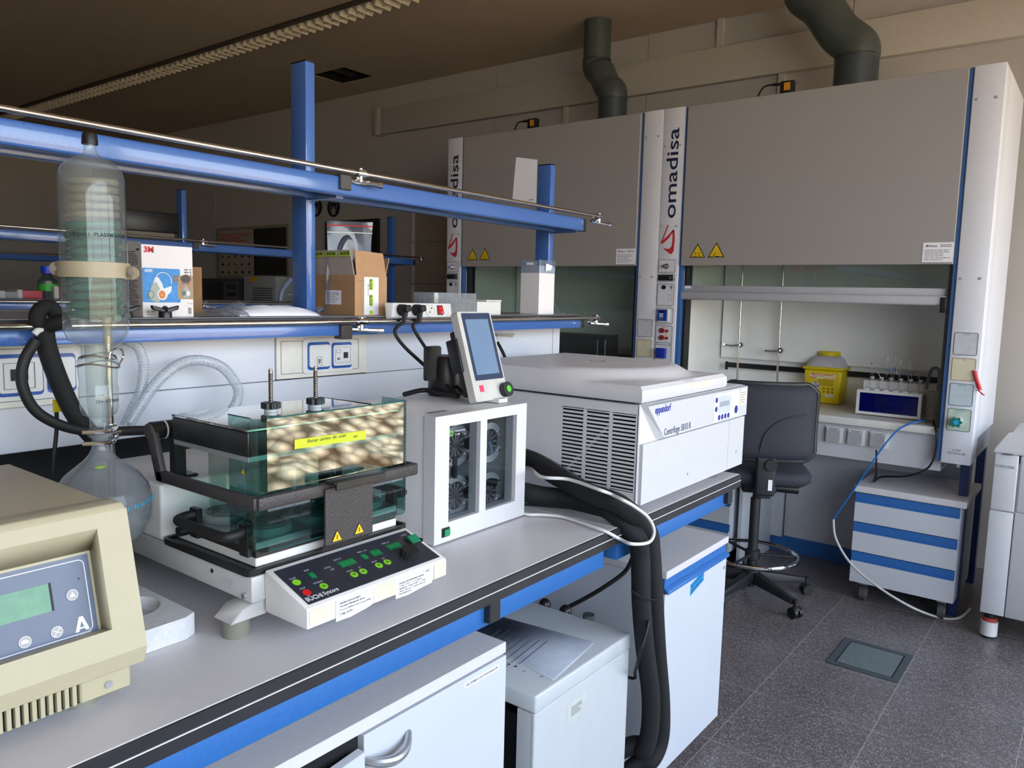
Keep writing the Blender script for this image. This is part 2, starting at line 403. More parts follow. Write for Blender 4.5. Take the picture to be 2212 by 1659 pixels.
B().cyl((2.1, 5.0, ZC-.05), (2.1, 5.0, ZC), .02, 12).cyl((2.1, 5.0, ZC-.07), (2.1, 5.0, ZC-.05), .03, 12, .02).out('sprinkler', trimm, ceil)

# walls
wf = struct(B().box(XW+.02, XW+.2, YR-.2, YL+.1, 0, ZC).out('wall_far', plaster))
ys = [-1.75, -.9, .02, 1.36, 2.70, 4.04, 5.38, 6.70, 8.05, 9.4, 11.0]
for a, b_ in zip(ys, ys[1:]): B().box(XW, XW+.03, a+.002, b_-.002, 0, ZC, .002, 1).out('panel', plaster, wf)
struct(B().box(XB, XW, YL, YL+.15, 0, ZC).out('wall_left', plaster))
struct(B().box(XB-.15, XB, YR-.2, YL+.15, 0, ZC).out('wall_back', plaster))
w = B(); xs_ = [XB]+[v for k_ in WINS for v in (k_['x0'], k_['x1'])]+[XW+.1]
for k_ in range(0, len(xs_), 2): w.box(xs_[k_], xs_[k_+1], YR-.2, YR, 0, ZC)
for k_ in WINS: w.box(k_['x0'], k_['x1'], YR-.2, YR, 0, k_['z0']); w.box(k_['x0'], k_['x1'], YR-.2, YR, k_['z1'], ZC)
struct(w.out('wall_right', plaster))
fm = mat('window_frame_paint', '#b8b8b6', .4)
for i_, k_ in enumerate(WINS):
    wn = thing('window_%d' % (i_+1), ['long strip window on the wall behind the viewer', 'unseen full-height glazing added for the shield reflection, beside the strip window'][i_], None, ((k_['x0']+k_['x1'])/2, YR, k_['z0']), kind='structure')
    B().frame(FY(YR-.10), k_['x0'], k_['x1'], k_['z0'], k_['z1'], .002, .05, -.03, .03).out('window_frame', fm, wn)
    np_ = 3 if i_ == 0 else 1; pw = (k_['x1']-k_['x0'])/np_
    for j_ in range(np_):
        x0 = k_['x0']+j_*pw
        if j_: B().box(x0-.03, x0+.03, YR-.13, YR-.07, k_['z0'], k_['z1']).out('mullion', fm, wn)
        b = B(); b.bm.faces.new([b.bm.verts.new(c_) for c_ in ((x0, YR-.1, k_['z0']), (x0+pw, YR-.1, k_['z0']), (x0+pw, YR-.1, k_['z1']), (x0, YR-.1, k_['z1']))]); b.out('pane', glass('window_glass', '#f4f8f8', 1.0), wn)

# ground outside: pale sunlit stony bank
gm = mat('stony_ground', '#b59a72', .9); gt = gm.node_tree; gb = gt.nodes['Principled BSDF']
gc = gt.nodes.new('ShaderNodeTexCoord'); gv = gt.nodes.new('ShaderNodeTexVoronoi'); gv.inputs['Scale'].default_value = 5.5; gv.feature = 'F1'
gr = gt.nodes.new('ShaderNodeValToRGB'); gr.color_ramp.elements[0].color = lin('#efe0c4'); gr.color_ramp.elements[1].color = lin('#5a4326'); gr.color_ramp.elements[0].position = .15; gr.color_ramp.elements[1].position = .75
gbp = gt.nodes.new('ShaderNodeBump'); gbp.inputs['Distance'].default_value = .12; gbp.inputs['Strength'].default_value = 1.0; gbp.invert = True
gt.links.new(gc.outputs['Object'], gv.inputs['Vector']); gt.links.new(gv.outputs['Distance'], gr.inputs[0]); gt.links.new(gr.outputs[0], gb.inputs['Base Color'])
gt.links.new(gv.outputs['Distance'], gbp.inputs['Height']); gt.links.new(gbp.outputs[0], gb.inputs['Normal'])
def gfn(u, v):
    x = -14+34*u; y = -2.0-26*v
    z = -.5+.10*max(0, -y-3)+.16*math.sin(x*1.3+y)+.12*math.sin(x*2.9-y*2.1)
    return V((x, y, z))
struct(B().grid(gfn, 90, 60).out('ground', gm, ang=180))

# horizontal service duct on the far wall, with its end cap and small risers
B2 = struct(B().box(XW-.05, XW+.001, -1.7, 5.33, 2.865, 3.085, .004, 2).out('trim_1', trimm))
B().box(XW-.056, XW+.0, 5.33, 5.40, 2.86, 3.09, .004, 2).out('end_cap', trimm, B2)
for k, (px, py0, z0, z1) in enumerate(((1556, 70, 3.085, ZC), (1689, 170, 2.3, 2.865), (1222, 245, 2.3, 2.865))):
    p = at(px, py0, 'x', XW-.02)
    struct(B().box(XW-.03, XW+.001, p.y-.022, p.y+.022, z0, z1, .003, 1).out('trim_%d' % (k+2), trimm))
# tiled patch beside the left hood with a white corner bead
tl = thing('wall_tiling', 'large beige wall tiles edged with a white bead, left of the fume hoods', 'tiling', (XW, 4.5, 0))
tbeige = mat('beige_tile', '#a99b8a', .4, var=.02)
zt = [0.47, .83, 1.19, 1.545, 1.905, 2.26]
for a, b_ in zip(zt, zt[1:]):
    for y0, y1 in ((3.68, 4.30), (4.30, 4.915)):
        B().box(XW-.018, XW-.0005, y0+.002, y1-.002, a+.002, b_-.002, .0015, 1).out('tile', tbeige, tl)
for a, b_ in zip(zt, zt[1:]): B().box(XW-.022, XW-.0005, 4.917, 4.955, a+.004, b_-.004, .004, 2).out('corner_bead', plastic_wht, tl)

# long louvred ceiling lamp
lamp = thing('ceiling_lamp', 'long unlit louvred strip lamp recessed along the ceiling', 'lamp', (3.475, 6.5, ZC-.05))
lm = mat('lamp_metal', '#e6d9c0', .35, .2, var=.03)
B().box(3.40, 3.412, 1.6, 10.8, ZC-.030, ZC).box(3.538, 3.55, 1.6, 10.8, ZC-.012, ZC).out('side_rail', mat('lamp_dark', '#4a443d', .5), lamp)
B().box(3.40, 3.55, 1.6, 10.8, ZC-.004, ZC+.0).out('reflector', mat('lamp_refl', '#6e665a', .5), lamp)
lb = None; pit = .082
for k in range(112):
    y = 1.62+k*pit
    if lb is None:
        bb = B(); F = Fr((3.475, y, ZC-.043), (1, 0, 0), (0, 0, 1))
        # folded V shaped blade
        for s_ in (-1, 1):
            q = [V((3.414, y+s_*.034, ZC-.006)), V((3.545, y+s_*.034, ZC-.006)), V((3.545, y, ZC-.058)), V((3.414, y, ZC-.058))]
            bb.bm.faces.new([bb.bm.verts.new(p) for p in q])
        for xx_ in (3.414, 3.545): bb.bm.faces.new([bb.bm.verts.new(p) for p in (V((xx_, y-.034, ZC-.006)), V((xx_, y+.034, ZC-.006)), V((xx_, y, ZC-.058)))])
        lb = bb.out('louvre_blade', lm, lamp); y_0 = y
    else:
        n_ = lb.copy(); COL.objects.link(n_); n_.parent = lamp; n_.location = lb.location+V((0, y-y_0, 0))
for k in range(9): B().box(3.47, 3.48, 1.62+k*1.02, 2.6+k*1.02, ZC-.050, ZC-.03).out('centre_rib', lm, lamp)

# things on the far wall
zz = at(549, 498, 'x', XW-.004)
for nm, (pa, pb) in {'a': ((470, 497), (622, 597)),}.items():
    p, q = at(*pa, 'x', XW-.01), at(*pb, 'x', XW-.01)
    nb = thing('notice_board', 'dark glass notice board on the far wall behind the blue post', 'board', (XW, (p.y+q.y)/2, q.z))
    B().fb(FX(XW-.001), -p.y, -q.y, q.z, p.z, 0, .012).out('board_panel', mat('board_black', '#151312', .35), nb)
    B().frame(FX(XW-.001), -p.y-.02, -q.y+.02, q.z-.02, p.z+.02, .004, .03, 0, .018).out('frame', mat('board_frame', '#8c8375', .5), nb)
p, q = at(472, 499, 'x', XW-.020), at(549, 596, 'x', XW-.020)
po = thing('poster', 'printed chart poster with rows of dark pictograms on the notice board', 'poster', (XW-.020, (p.y+q.y)/2, q.z))
F = FX(XW-.0200); B().fb(F, -p.y, -q.y, q.z, p.z, 0, .001).out('sheet', mat('poster_paper', '#a89c88', .8), po)
lines(F, -p.y+.03, -q.y-.03, p.z-.13, p.z-.03, 4, ink_red, po, n=.0016, fill=.4)
rnd = random.Random(5)
for r in range(4):
    for k in range(5):
        u = -p.y+.06+k*.125+rnd.random()*.02; v = p.z-.2-r*.085
        B().prism(F, [(u+.03*rnd.uniform(.4, 1)*math.cos(a*math.pi/4), v+.022*rnd.uniform(.4, 1)*math.sin(a*math.pi/4)) for a in range(8)], .0012, .0016).out('pictogram', ink, po)
for k, px in enumerate((682, 720)):
    p = at(px, 448, 'x', XW-.005); F = FX(XW-.001)
    s_ = thing('safety_sign', ['round dark safety sign half hidden behind the tall blue post', 'round dark safety sign showing a head with goggles and mask'][k], 'sign', (XW, p.y, p.z), group='round safety signs on the far wall')
    B().disc(F, -p.y, p.z, .092, 0, .003, 28).out('disc', mat('sign_navy', '#131522', .5), s_)
    B().prism(F, [(-p.y-.045, p.z+.06), (-p.y+.045, p.z+.06), (-p.y+.05, p.z-.0), (-p.y+.02, p.z-.07), (-p.y-.02, p.z-.07), (-p.y-.05, p.z)], .003, .004).out('head_outline', mat('sign_pale', '#8d887c', .6), s_)
    B().rr(F, -p.y-.042, -p.y+.042, p.z+.008, p.z+.045, .012, .004, .005).prism(F, [(-p.y-.04, p.z+.02), (-p.y-.01, p.z-.0), (-p.y-.035, p.z-.03)], .004, .005).prism(F, [(-p.y+.04, p.z+.02), (-p.y+.01, p.z-.0), (-p.y+.035, p.z-.03)], .004, .005).out('goggles', MATS['sign_navy'], s_)
p, q = at(760, 480, 'x', XW-.01), at(816, 600, 'x', XW-.01)
nb = thing('dark_screen', 'black screen panel on the far wall behind the opened cardboard box', 'screen', (XW, (p.y+q.y)/2, q.z))
B().fb(FX(XW-.001), -p.y-.35, -q.y, q.z, p.z, 0, .02, .003).out('screen', MATS['board_black'], nb)
B().frame(FX(XW-.001), -p.y-.37, -q.y+.02, q.z-.02, p.z+.02, .004, .022, 0, .026).out('bezel', mat('bezel_dark', '#2a2622', .5), nb)
# ================================================================== fume hoods
XH = 4.0           # plane of the hood fronts
ZT, ZF, ZWT = 2.503, 1.648, .90
def label_plate(F, u0, u1, v0, v1, m, line_m, parent, name='service_plate'):
    o = B().rr(F, u0, u1, v0, v1, .008, 0, .0012).out(name, m, parent)
    B().frame(F, u0, u1, v0, v1, .008, .0025, .0012, .0017).out('outline', line_m, o)
    return o
def screws(F, pts, parent, r=.006):
    for u, v in pts: B().disc(F, u, v, r, 0, .003, 10).disc(F, u, v, r*.6, .003, .005, 10).out('screw', plastic_gry, parent)
def fume_hood(yr, label, closed):
    """yr = right end (towards the windows); the hood runs to yr + 1.606"""
    yl = yr+1.606
    R = thing('fume_hood', label, 'fume hood', (XH, (yr+yl)/2, 0))
    F = FX(XH)
    cR0, cR1 = yr, yr+.121            # plain column (right)
    cL0, cL1 = yl-.125, yl            # control column (left)
    oy0, oy1 = cR1+.028, cL0-.028     # opening
    # --- columns
    B().box(XH, XH+.16, cR0, cR1, .745, ZT, .004, 2).out('service_column', hood_wht, R)
    B().box(XH, XH+.16, cL0, cL1, .745, ZT, .004, 2).out('control_column', hood_wht, R)
    B().box(XH+.012, XH+.05, cR1+.0006, cR1+.018, .75, ZT-.003).out('blue_strip', blue_cab, R)
    B().box(XH+.012, XH+.05, cL0-.018, cL0-.0006, .75, ZT-.003).out('blue_strip', blue_cab, R)
    B().box(XH+.02, XH+.09, cR1+.0185, cR1+.034, .90, ZF+.3).out('sash_track', plastic_blk, R)
    B().box(XH+.05, XH+.12, cL0-.034, cL0-.0185, .90, ZF+.3).out('sash_track', plastic_blk, R)
    # --- outer sides, back, top
    B().box(XH+.16, XH+.76, cR0+.001, cR0+.02, .852, ZT).out('side_panel', hood_wht, R)
    B().box(XH+.16, XH+.76, cL1-.02, cL1-.001, .852, ZT).out('side_panel', hood_wht, R)
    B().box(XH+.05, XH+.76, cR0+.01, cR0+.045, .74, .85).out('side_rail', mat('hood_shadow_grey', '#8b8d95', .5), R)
    B().box(XH+.05, XH+.76, cR0+.02, cL1-.02, ZT-.03, ZT-.01).out('top_panel', hood_wht, R)
    # --- fascia
    fa = B().fb(F, -(cL0-.019), -(cR1+.019), ZF, ZT-.004, -.022, .006, .002, 1).out('fascia_panel', fascia_m, R)
    hazard(F, -(cL0-.115), 1.715, .088, fa, 'hand', .0075); hazard(F, -(cL0-.222), 1.717, .092, fa, 'burst', .0075)
    u0, v0 = -(cR1+.144), 1.658
    st = B().fb(F, u0, u0+.124, v0, v0+.088, .006, .0072).out('calibration_sticker', paper, fa)
    text('M Exact', ink, st, F, u0+.012, v0+.068, width=.045, size=.014, n=.0076, bold=.0002)
    lines(F, u0+.07, u0+.118, v0+.066, v0+.08, 2, ink_grey, st, n=.0076)
    lines(F, u0+.008, u0+.118, v0+.006, v0+.058, 6, ink_grey, st, seed=4, n=.0076, fill=.35)
    # --- inside
    B().box(XH+.64, XH+.655, oy0-.03, oy1+.03, .90, 2.35).out('back_baffle', hood_in, R)
    B().box(XH+.60, XH+.61, oy0+.0, oy1-.0, 1.115, 2.2).out('baffle_plate', hood_in, R)
    B().box(XH+.596, XH+.612, oy0+.02, oy1-.04, 1.055, 1.085).out('black_rail', plastic_blk, R)
    B().box(XH+.59, XH+.60, oy1-.05, oy1-.035, 1.04, 1.09).out('rail_bracket', plastic_blk, R)
    B().box(XH+.1, XH+.66, oy0-.028, oy0-.015, .90, 2.35).out('inner_side', hood_in, R)
    B().box(XH+.12, XH+.66, oy1+.015, oy1+.028, .90, 2.35).out('inner_side', hood_in, R)
    B().box(XH+.08, XH+.66, oy0-.03, oy1+.03, 2.33, 2.345).out('inner_top', hood_in, R)
    # --- sash
    zs = .98 if closed else 1.475
    g = B(); g.bm.faces.new([g.bm.verts.new(c_) for c_ in ((XH+.06, oy1+.008, zs), (XH+.06, oy0-.008, zs), (XH+.06, oy0-.008, ZF+.25), (XH+.06, oy1+.008, ZF+.25))])
    g = g.out('sash_glass', glass('sash_glass', '#d3dfd6', 2.2, ior=1.5), R)
    if not closed:
        B().fb(FX(XH+.058), -(oy1+.012), -(oy0-.004), 1.506, 1.541, -.004, .014, .003).out('sash_bar', alu_p, R)
        hb = B(); hb.fb(FX(XH+.058), -(oy1+.018), -(oy0+.006), 1.462, 1.507, -.004, .04, .010, 3); hb.out('sash_handle', alu_p, R)
        B().fb(FX(XH+.058), -(oy1+.0), -(oy1-.034), 1.525, 1.538, .0142, .0148).out('maker_sticker', paper, R)
        B().fb(FX(XH+.03), -(oy0+.03), -(oy0+.004), 1.43, 1.50, .0, .02, .002).out('sash_stop', plastic_blk, R)
        tf = FX(XH+.0585)
        text('mantener la guillotina cerrada', mat('sash_red', '#a5543c', .6), g, tf, -1.335, 1.632, width=.17, size=.012, n=.001)
        text('siempre que sea posible', MATS['sash_red'], g, tf, -1.32, 1.619, width=.14, size=.012, n=.001)
    else:
        B().fb(FX(XH+.058), -(oy1+.012), -(oy0-.004), .95, .99, -.004, .03, .006).out('sash_handle', alu_p, R)
    B().fb(FX(XH+.055), -(oy1+.02), -(oy1+.009), 1.46, 1.62, 0, .01).out('sash_scale', mat('scale_strip', '#b8a9b0', .5), R)
    # --- worktop, apron, knee space, plinth
    B().box(XH+.035, XH+.66, oy0-.02, oy1+.02, .862, ZWT, .006, 3).out('worktop', mat('hood_worktop', '#cfcdca', .35, var=.03, scale=12), R)
    B().box(XH+.07, XH+.09, oy0-.02, oy1+.02, .70, .862).out('apron_panel', lam_grey, R)
    B().box(XH+.54, XH+.56, oy0-.10, .5*(oy0+oy1)+.18, .09, .70).out('knee_panel', lam_grey, R)
    B().box(XH+.50, XH+.52, .5*(oy0+oy1)+.18, oy1+.1, .09, .70).out('knee_panel', lam_grey, R)
    B().box(XH+.53, XH+.545, oy0-.06, oy1+.1, .0, .09).out('plinth', blue_strip, R)
    B().box(XH+.07, XH+.56, oy0-.02, oy1+.02, .69, .70).out('apron_base', lam_grey, R)
    for yy in (yr+.012, yl-.05): B().box(XH+.10, XH+.16, yy, yy+.038, .0, .745).out('leg', navy, R)
    for yy in (yr+.012, yl-.05): B().box(XH+.66, XH+.72, yy, yy+.038, .0, .745).out('leg', navy, R)
    # --- plain column: four service plates
    F0 = FX(XH)
    grey_l = mat('plate_line', '#4a4c58', .5)
    pc = [('#c2c2ca', 1.243, 1.345), ('#cfc8ae', 1.128, 1.23), ('#b6c3cc', 1.013, 1.115), ('#b4c2b6', .898, 1.0)]
    lcol = ['#45465a', '#8f7a3c', '#36587a', '#2f5a55']; cap = ['VACUUM', 'GAS', 'AIRE / AIR', 'AGUA / WATER']
    for k, (hx, v0, v1) in enumerate(pc):
        o = label_plate(F0, -(cR1-.012), -(cR0+.014), v0, v1, mat('plate_%d' % k, hx, .45), mat('plate_line_%d' % k, lcol[k], .5), R)
        text(cap[k], ink_grey, o, F0, -(cR1+cR0)/2, v1-.011, size=.007, n=.0014, align='CENTER')
    uc = -(cR0+cR1)/2
    B().disc(F0, uc-.005, .943, .021, .0012, .012, 20).disc(F0, uc-.005, .943, .012, .012, .035, 16).out('valve_flange', plastic_wht, R)
    kb = []
    for k in range(24):
        a = 2*math.pi*k/24; r = .021+.0045*math.cos(6*a); kb.append((uc-.005+r*math.cos(a), .943+r*math.sin(a)))
    kn = B().prism(F0, kb, .03, .05).out('valve_knob', mat('knob_green', '#0d6f66', .35), R)
    B().disc(F0, uc-.005, .943, .011, .05, .052, 16).out('knob_cap', mat('knob_blue', '#29a3cf', .35), kn)
    lg = mat('maker_grey', '#55565c', .5)
    text('LUBE', lg, R, F0, uc+.0, .806, width=.034, size=.011, align='CENTER', n=.0004)
    text('TECNOLAB', lg, R, F0, uc+.0, .79, width=.072, size=.014, align='CENTER', n=.0004)
    screws(F0, [(-(cR1-.016), 2.36), (-(cR0+.03), 2.36), (-(cR1-.016), 1.585), (-(cR0+.03), 1.585), (uc+.02, .85-.0)][:4], R)
    B().cyl((XH+.05, (cR0+cR1)/2-.005, .745), (XH+.05, (cR0+cR1)/2-.005, .725), .012, 12).out('drain_nipple', brushed, R)
    # --- control column
    ucl = -(cL0+cL1)/2; a0, a1 = -(cL1-.006), -(cL0+.014)
    screws(F0, [(-(cL1-.014), 2.30), (-(cL0+.02), 2.30), (-(cL1-.014), 1.865), (-(cL0+.02), 1.865), (-(cL1-.014), 1.572), (-(cL0+.02), 1.572)], R, .005)
    text('omadisa', ink_navy, R, F0, ucl+.032, 1.905, width=.485, height=.07, size=.09, rot=math.pi/2, n=.0006, bold=.0008)
    # red S swoosh
    sw = [(-.034, 1.855), (-.03, 1.83), (-.045, 1.79), (-.052, 1.765), (-.03, 1.77), (-.005, 1.80), (.014, 1.835), (.024, 1.845), (.03, 1.80), (.026, 1.74), (.02, 1.715), (-.004, 1.72), (-.038, 1.737), (-.01, 1.745), (.012, 1.76), (.018, 1.80), (.014, 1.82), (-.008, 1.79), (-.03, 1.778), (-.042, 1.778), (-.034, 1.80), (-.016, 1.84)]
    b = B()
    b.prism(F0, [(ucl+x, z) for x, z in [(-.05, 1.772), (-.012, 1.872), (-.004, 1.872), (-.036, 1.79)]], 0, .0008)
    b.prism(F0, [(ucl+x, z) for x, z in [(-.052, 1.772), (-.038, 1.768), (.0, 1.80), (.03, 1.842), (.024, 1.846), (-.006, 1.815), (-.036, 1.79)]], 0, .0008)
    b.prism(F0, [(ucl+x, z) for x, z in [(.02, 1.842), (.031, 1.842), (.036, 1.79), (.032, 1.73), (.022, 1.712), (.006, 1.715), (-.034, 1.745), (.004, 1.74), (.018, 1.755), (.022, 1.79)]], 0, .0008)
    b.out('logo_swoosh', ink_red, R)
    line = MATS['plate_line']
    p1 = label_plate(F0, a0, a1, 1.61, 1.682, hood_wht, line, R, 'control_plate')
    B().disc(F0, ucl-.005, 1.645, .015, .0012, .006, 18).out('collar', chrome, p1); B().disc(F0, ucl-.009, 1.645, .0085, .006, .03, 14).out('key_switch', chrome, p1)
    p2 = label_plate(F0, a0, a1, 1.56, 1.602, hood_wht, line, R, 'control_plate')
    d = B().rr(F0, a0+.004, a1-.012, 1.565, 1.597, .003, .0012, .006).out('display', plastic_blk, p2)
    for q in range(4): B().disc(F0, a1-.03+(q % 2)*.009, 1.577+(q//2)*.009, .002, .006, .0066, 8).out('button', ink_white, p2)
    p3 = label_plate(F0, a0, a1, 1.425, 1.547, hood_wht, line, R, 'control_plate')
    B().disc(F0, ucl-.016, 1.528, .012, .0012, .007, 18).out('light_switch', plastic_blk, p3)
    B().disc(F0, ucl+.028, 1.53, .008, .0012, .0016, 12).fb(F0, ucl+.025, ucl+.031, 1.515, 1.522, .0012, .0016).out('bulb_symbol', ink_grey, p3)
    B().frame(F0, ucl+.012, ucl+.034, 1.452, 1.486, .001, .0012, .0012, .0016).out('door_symbol', ink_grey, p3)
    p4 = label_plate(F0, a0, a1, 1.325, 1.413, hood_wht, line, R, 'control_plate')
    kp = B().fb(F0, a0+.012, a1-.022, 1.335, 1.407, .0012, .014, .002).out('keypad', plastic_wht, p4)
    B().fb(F0, a0+.014, a1-.032, 1.34, 1.404, .014, .0148).out('keypad_face', mat('keypad_blue', '#0d3fa0', .35), p4)
    B().fb(F0, a0+.026, a1-.044, 1.386, 1.397, .0148, .0154).out('readout', plastic_blk, p4)
    for q in range(6):
        B().rr(F0, a0+.027+(q % 2)*.013, a0+.036+(q % 2)*.013, 1.349+(q//2)*.012, 1.358+(q//2)*.012, .002, .0148, .0158, 3).out('key', [mat('key_green', '#1e9a72', .4), mat('key_red', '#c23b55', .4), ink_white, ink_white, ink_white, ink_white][q], p4)
    p5 = label_plate(F0, a0, a1, 1.216, 1.314, hood_wht, line, R, 'control_plate')
    mred = mat('switch_red', '#8e1f22', .3, coat=.3)
    for q in range(2):
        B().disc(F0, ucl-.014, 1.246+q*.04, .0145, .0012, .012, 18).out('red_lamp', mred, p5)
        B().disc(F0, ucl+.016, 1.244+q*.04, .0085, .0012, .008, 14).out('red_button', mred, p5)
    B().prism(F0, [(ucl+.001, 1.256), (ucl+.019, 1.256), (ucl+.010, 1.272)], .0012, .0018).out('warning_mark', yellow, p5)
    text('EMERGENCIA', ink_red, p5, F0, ucl, 1.302, size=.006, n=.0016, align='CENTER')
    p6 = label_plate(F0, a0, a1, 1.105, 1.206, hood_wht, line, R, 'control_plate')
    B().fb(F0, a0+.02, a1-.03, 1.13, 1.187, .0012, .03, .003).out('socket_cover', mat('socket_blue', '#16309a', .35), p6)
    screws(F0, [(-(cL1-.014), 1.21), (-(cL0+.02), 1.21)], R, .005)
    return R
alu_p = mat('painted_aluminium', '#b3b3ba', .32, .1, var=.01)
HOOD_R = fume_hood(.449, 'wide fume hood nearest the windows with its sash half open', False)
HOOD_L = fume_hood(.449+1.607, 'wide fume hood farther from the windows with its glass sash lowered', True)

# sockets under the right hood worktop (fixed to the apron: parts of the hood)
Fs = FX(XH+.07)
for k, (pl_, pr_, pt_, pb_) in enumerate(((1783, 1824, 920, 956), (1830, 1871, 925, 962), (1878, 1920, 931, 969))):
    c0 = at((pl_+pr_)/2, (pt_+pb_)/2, 'x', XH+.07); u, v = -c0.y, c0.z
    sk = B().rr(Fs, u-.043, u+.043, v-.04, v+.04, .005, 0, .014).out('wall_socket', plastic_wht, HOOD_R)
    B().rr(Fs, u-.036, u+.03, v-.034, v+.034, .004, .014, .026).out('flap_cover', mat('socket_grey', '#a3a3a9', .4), sk)
    for s_ in (-.028, .022): B().fb(Fs, u+s_-.004, u+s_+.004, v+.026, v+.032, .026, .028).out('hinge_tab', plastic_wht, sk)

# exhaust ducts
ductm = mat('duct_pvc', '#4c5350', .38, var=.03)
def duct(label, p0, p1, r, zb, ze):
    R = thing('exhaust_duct', label, 'duct', (p0[0], p0[1], ZT-.01))
    p0, p1 = V((*p0, ZT-.0095)), V((*p1, ZC-.001))
    d = p1-p0; za = zb; zb2 = ze
    B().cyl(p0, (p0.x, p0.y, za), r*1.03, 28).out('collar', mat('duct_collar', '#3c4348', .4), R)
    a = V((p0.x, p0.y, za)); e = V((p1.x, p1.y, zb2)); m1 = a.lerp(e, .5)
    B().tube([a-V((0, 0, .02)), a+V((0, 0, .05)), a.lerp(e, .33), a.lerp(e, .67), e-V((0, 0, .05)), e+V((0, 0, .02))], r, 28, 8).out('bend', ductm, R, 50)
    B().cyl(e, (p1.x, p1.y, ZC-.0005), r*1.0, 28).out('upper_pipe', ductm, R)
    for q, rr_ in ((a, 1.05), (e, 1.04)): B().cyl(q-V((0, 0, .006)), q+V((0, 0, .006)), r*rr_, 28).out('joint_ring', mat('duct_joint', '#333a38', .4), R)
    return R
duct('dark grey exhaust duct with an s-bend above the farther fume hood', (4.5, 2.685), (4.56, 2.855), .09, 2.735, 3.02)
duct('thick dark grey exhaust duct with an s-bend above the nearest fume hood', (4.5, 1.195), (4.52, 1.50), .108, 2.76, 3.20)

# airflow sensors on top of the hoods
for lab, px, py in (('small black sensor with orange label on top of the farther hood', 1150, 266), ('small black sensor with orange label on top of the nearest hood', 1700, 187)):
    p = at(px, py, 'x', 4.1)
    S = thing('airflow_sensor', lab, 'sensor', (4.1, p.y, ZT-.01))
    B().box(4.09, 4.13, p.y-.034, p.y+.034, ZT-.0095, p.z+.028, .004, 2).out('housing', plastic_blk, S)
    B().fb(FX(4.09), -(p.y+.012), -(p.y-.02), p.z-.02, p.z+.018, 0, .001).out('orange_label', mat('label_orange', '#d28a18', .5), S)
    B().cyl((4.105, p.y+.034, p.z+.018), (4.105, p.y+.075, p.z+.020), .008, 10).out('connector', plastic_blk, S)
    B().tube([(4.105, p.y+.07, p.z+.020), (4.11, p.y+.12, p.z+.018), (4.12, p.y+.155, p.z-.02), (4.13, p.y+.165, ZT-.02)], .0045, 8).out('cable', rubber, S)
# ================================================================== lab bench
YF, YBK, ZB = .913, 1.90, .90
def bench(x0, x1, label, brackets):
    R = thing('lab_bench', label, 'bench', ((x0+x1)/2, 1.3, 0))
    B().box(x0, x1, YF+.006, YBK, ZB-.022, ZB, .0012, 1).out('worktop', lam_top, R)
    B().box(x0, x1, YF, YF+.006, ZB-.019, ZB-.0006, .0012, 1).out('front_edge', edge_black, R)
    B().box(x0, x1, YF-.0006, YF+.006, ZB-.0205, ZB-.019).out('edge_seam', edge_line, R)
    B().box(x0, x1, YF, YF+.05, ZB-.041, ZB-.0205, .0012, 1).out('lower_edge', edge_black, R)
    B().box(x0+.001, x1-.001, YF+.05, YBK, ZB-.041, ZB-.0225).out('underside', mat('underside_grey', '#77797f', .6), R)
    B().box(x0+.03, x1-.03, YF+.02, YF+.06, ZB-.095, ZB-.0415, .003, 2).out('front_beam', blue_strip, R)
    B().box(x0+.03, x1-.03, YBK-.4, YBK-.36, ZB-.095, ZB-.0415, .003, 2).out('rear_beam', blue_strip, R)
    for xx in (x0+.035, x1-.075):
        B().box(xx, xx+.04, YBK-.36, YBK-.30, 0, ZB-.0415, .003, 2).out('leg', blue_strip, R)
        B().box(xx, xx+.04, YF+.06, YBK-.30, ZB-.095, ZB-.0415, .003, 2).out('cross_beam', blue_strip, R)
    for xx in brackets: B().box(xx-.017, xx+.017, YF+.004, YF+.026, ZB-.085, ZB-.041, .002, 1).out('bracket', edge_black, R)
    return R
bench(-1.6, 1.632, 'grey-topped lab bench with black edge carrying the cream and glass equipment', (1.16, -.2))
bench(1.635, 2.43, 'short grey-topped lab bench carrying the big white centrifuge', (2.36,))

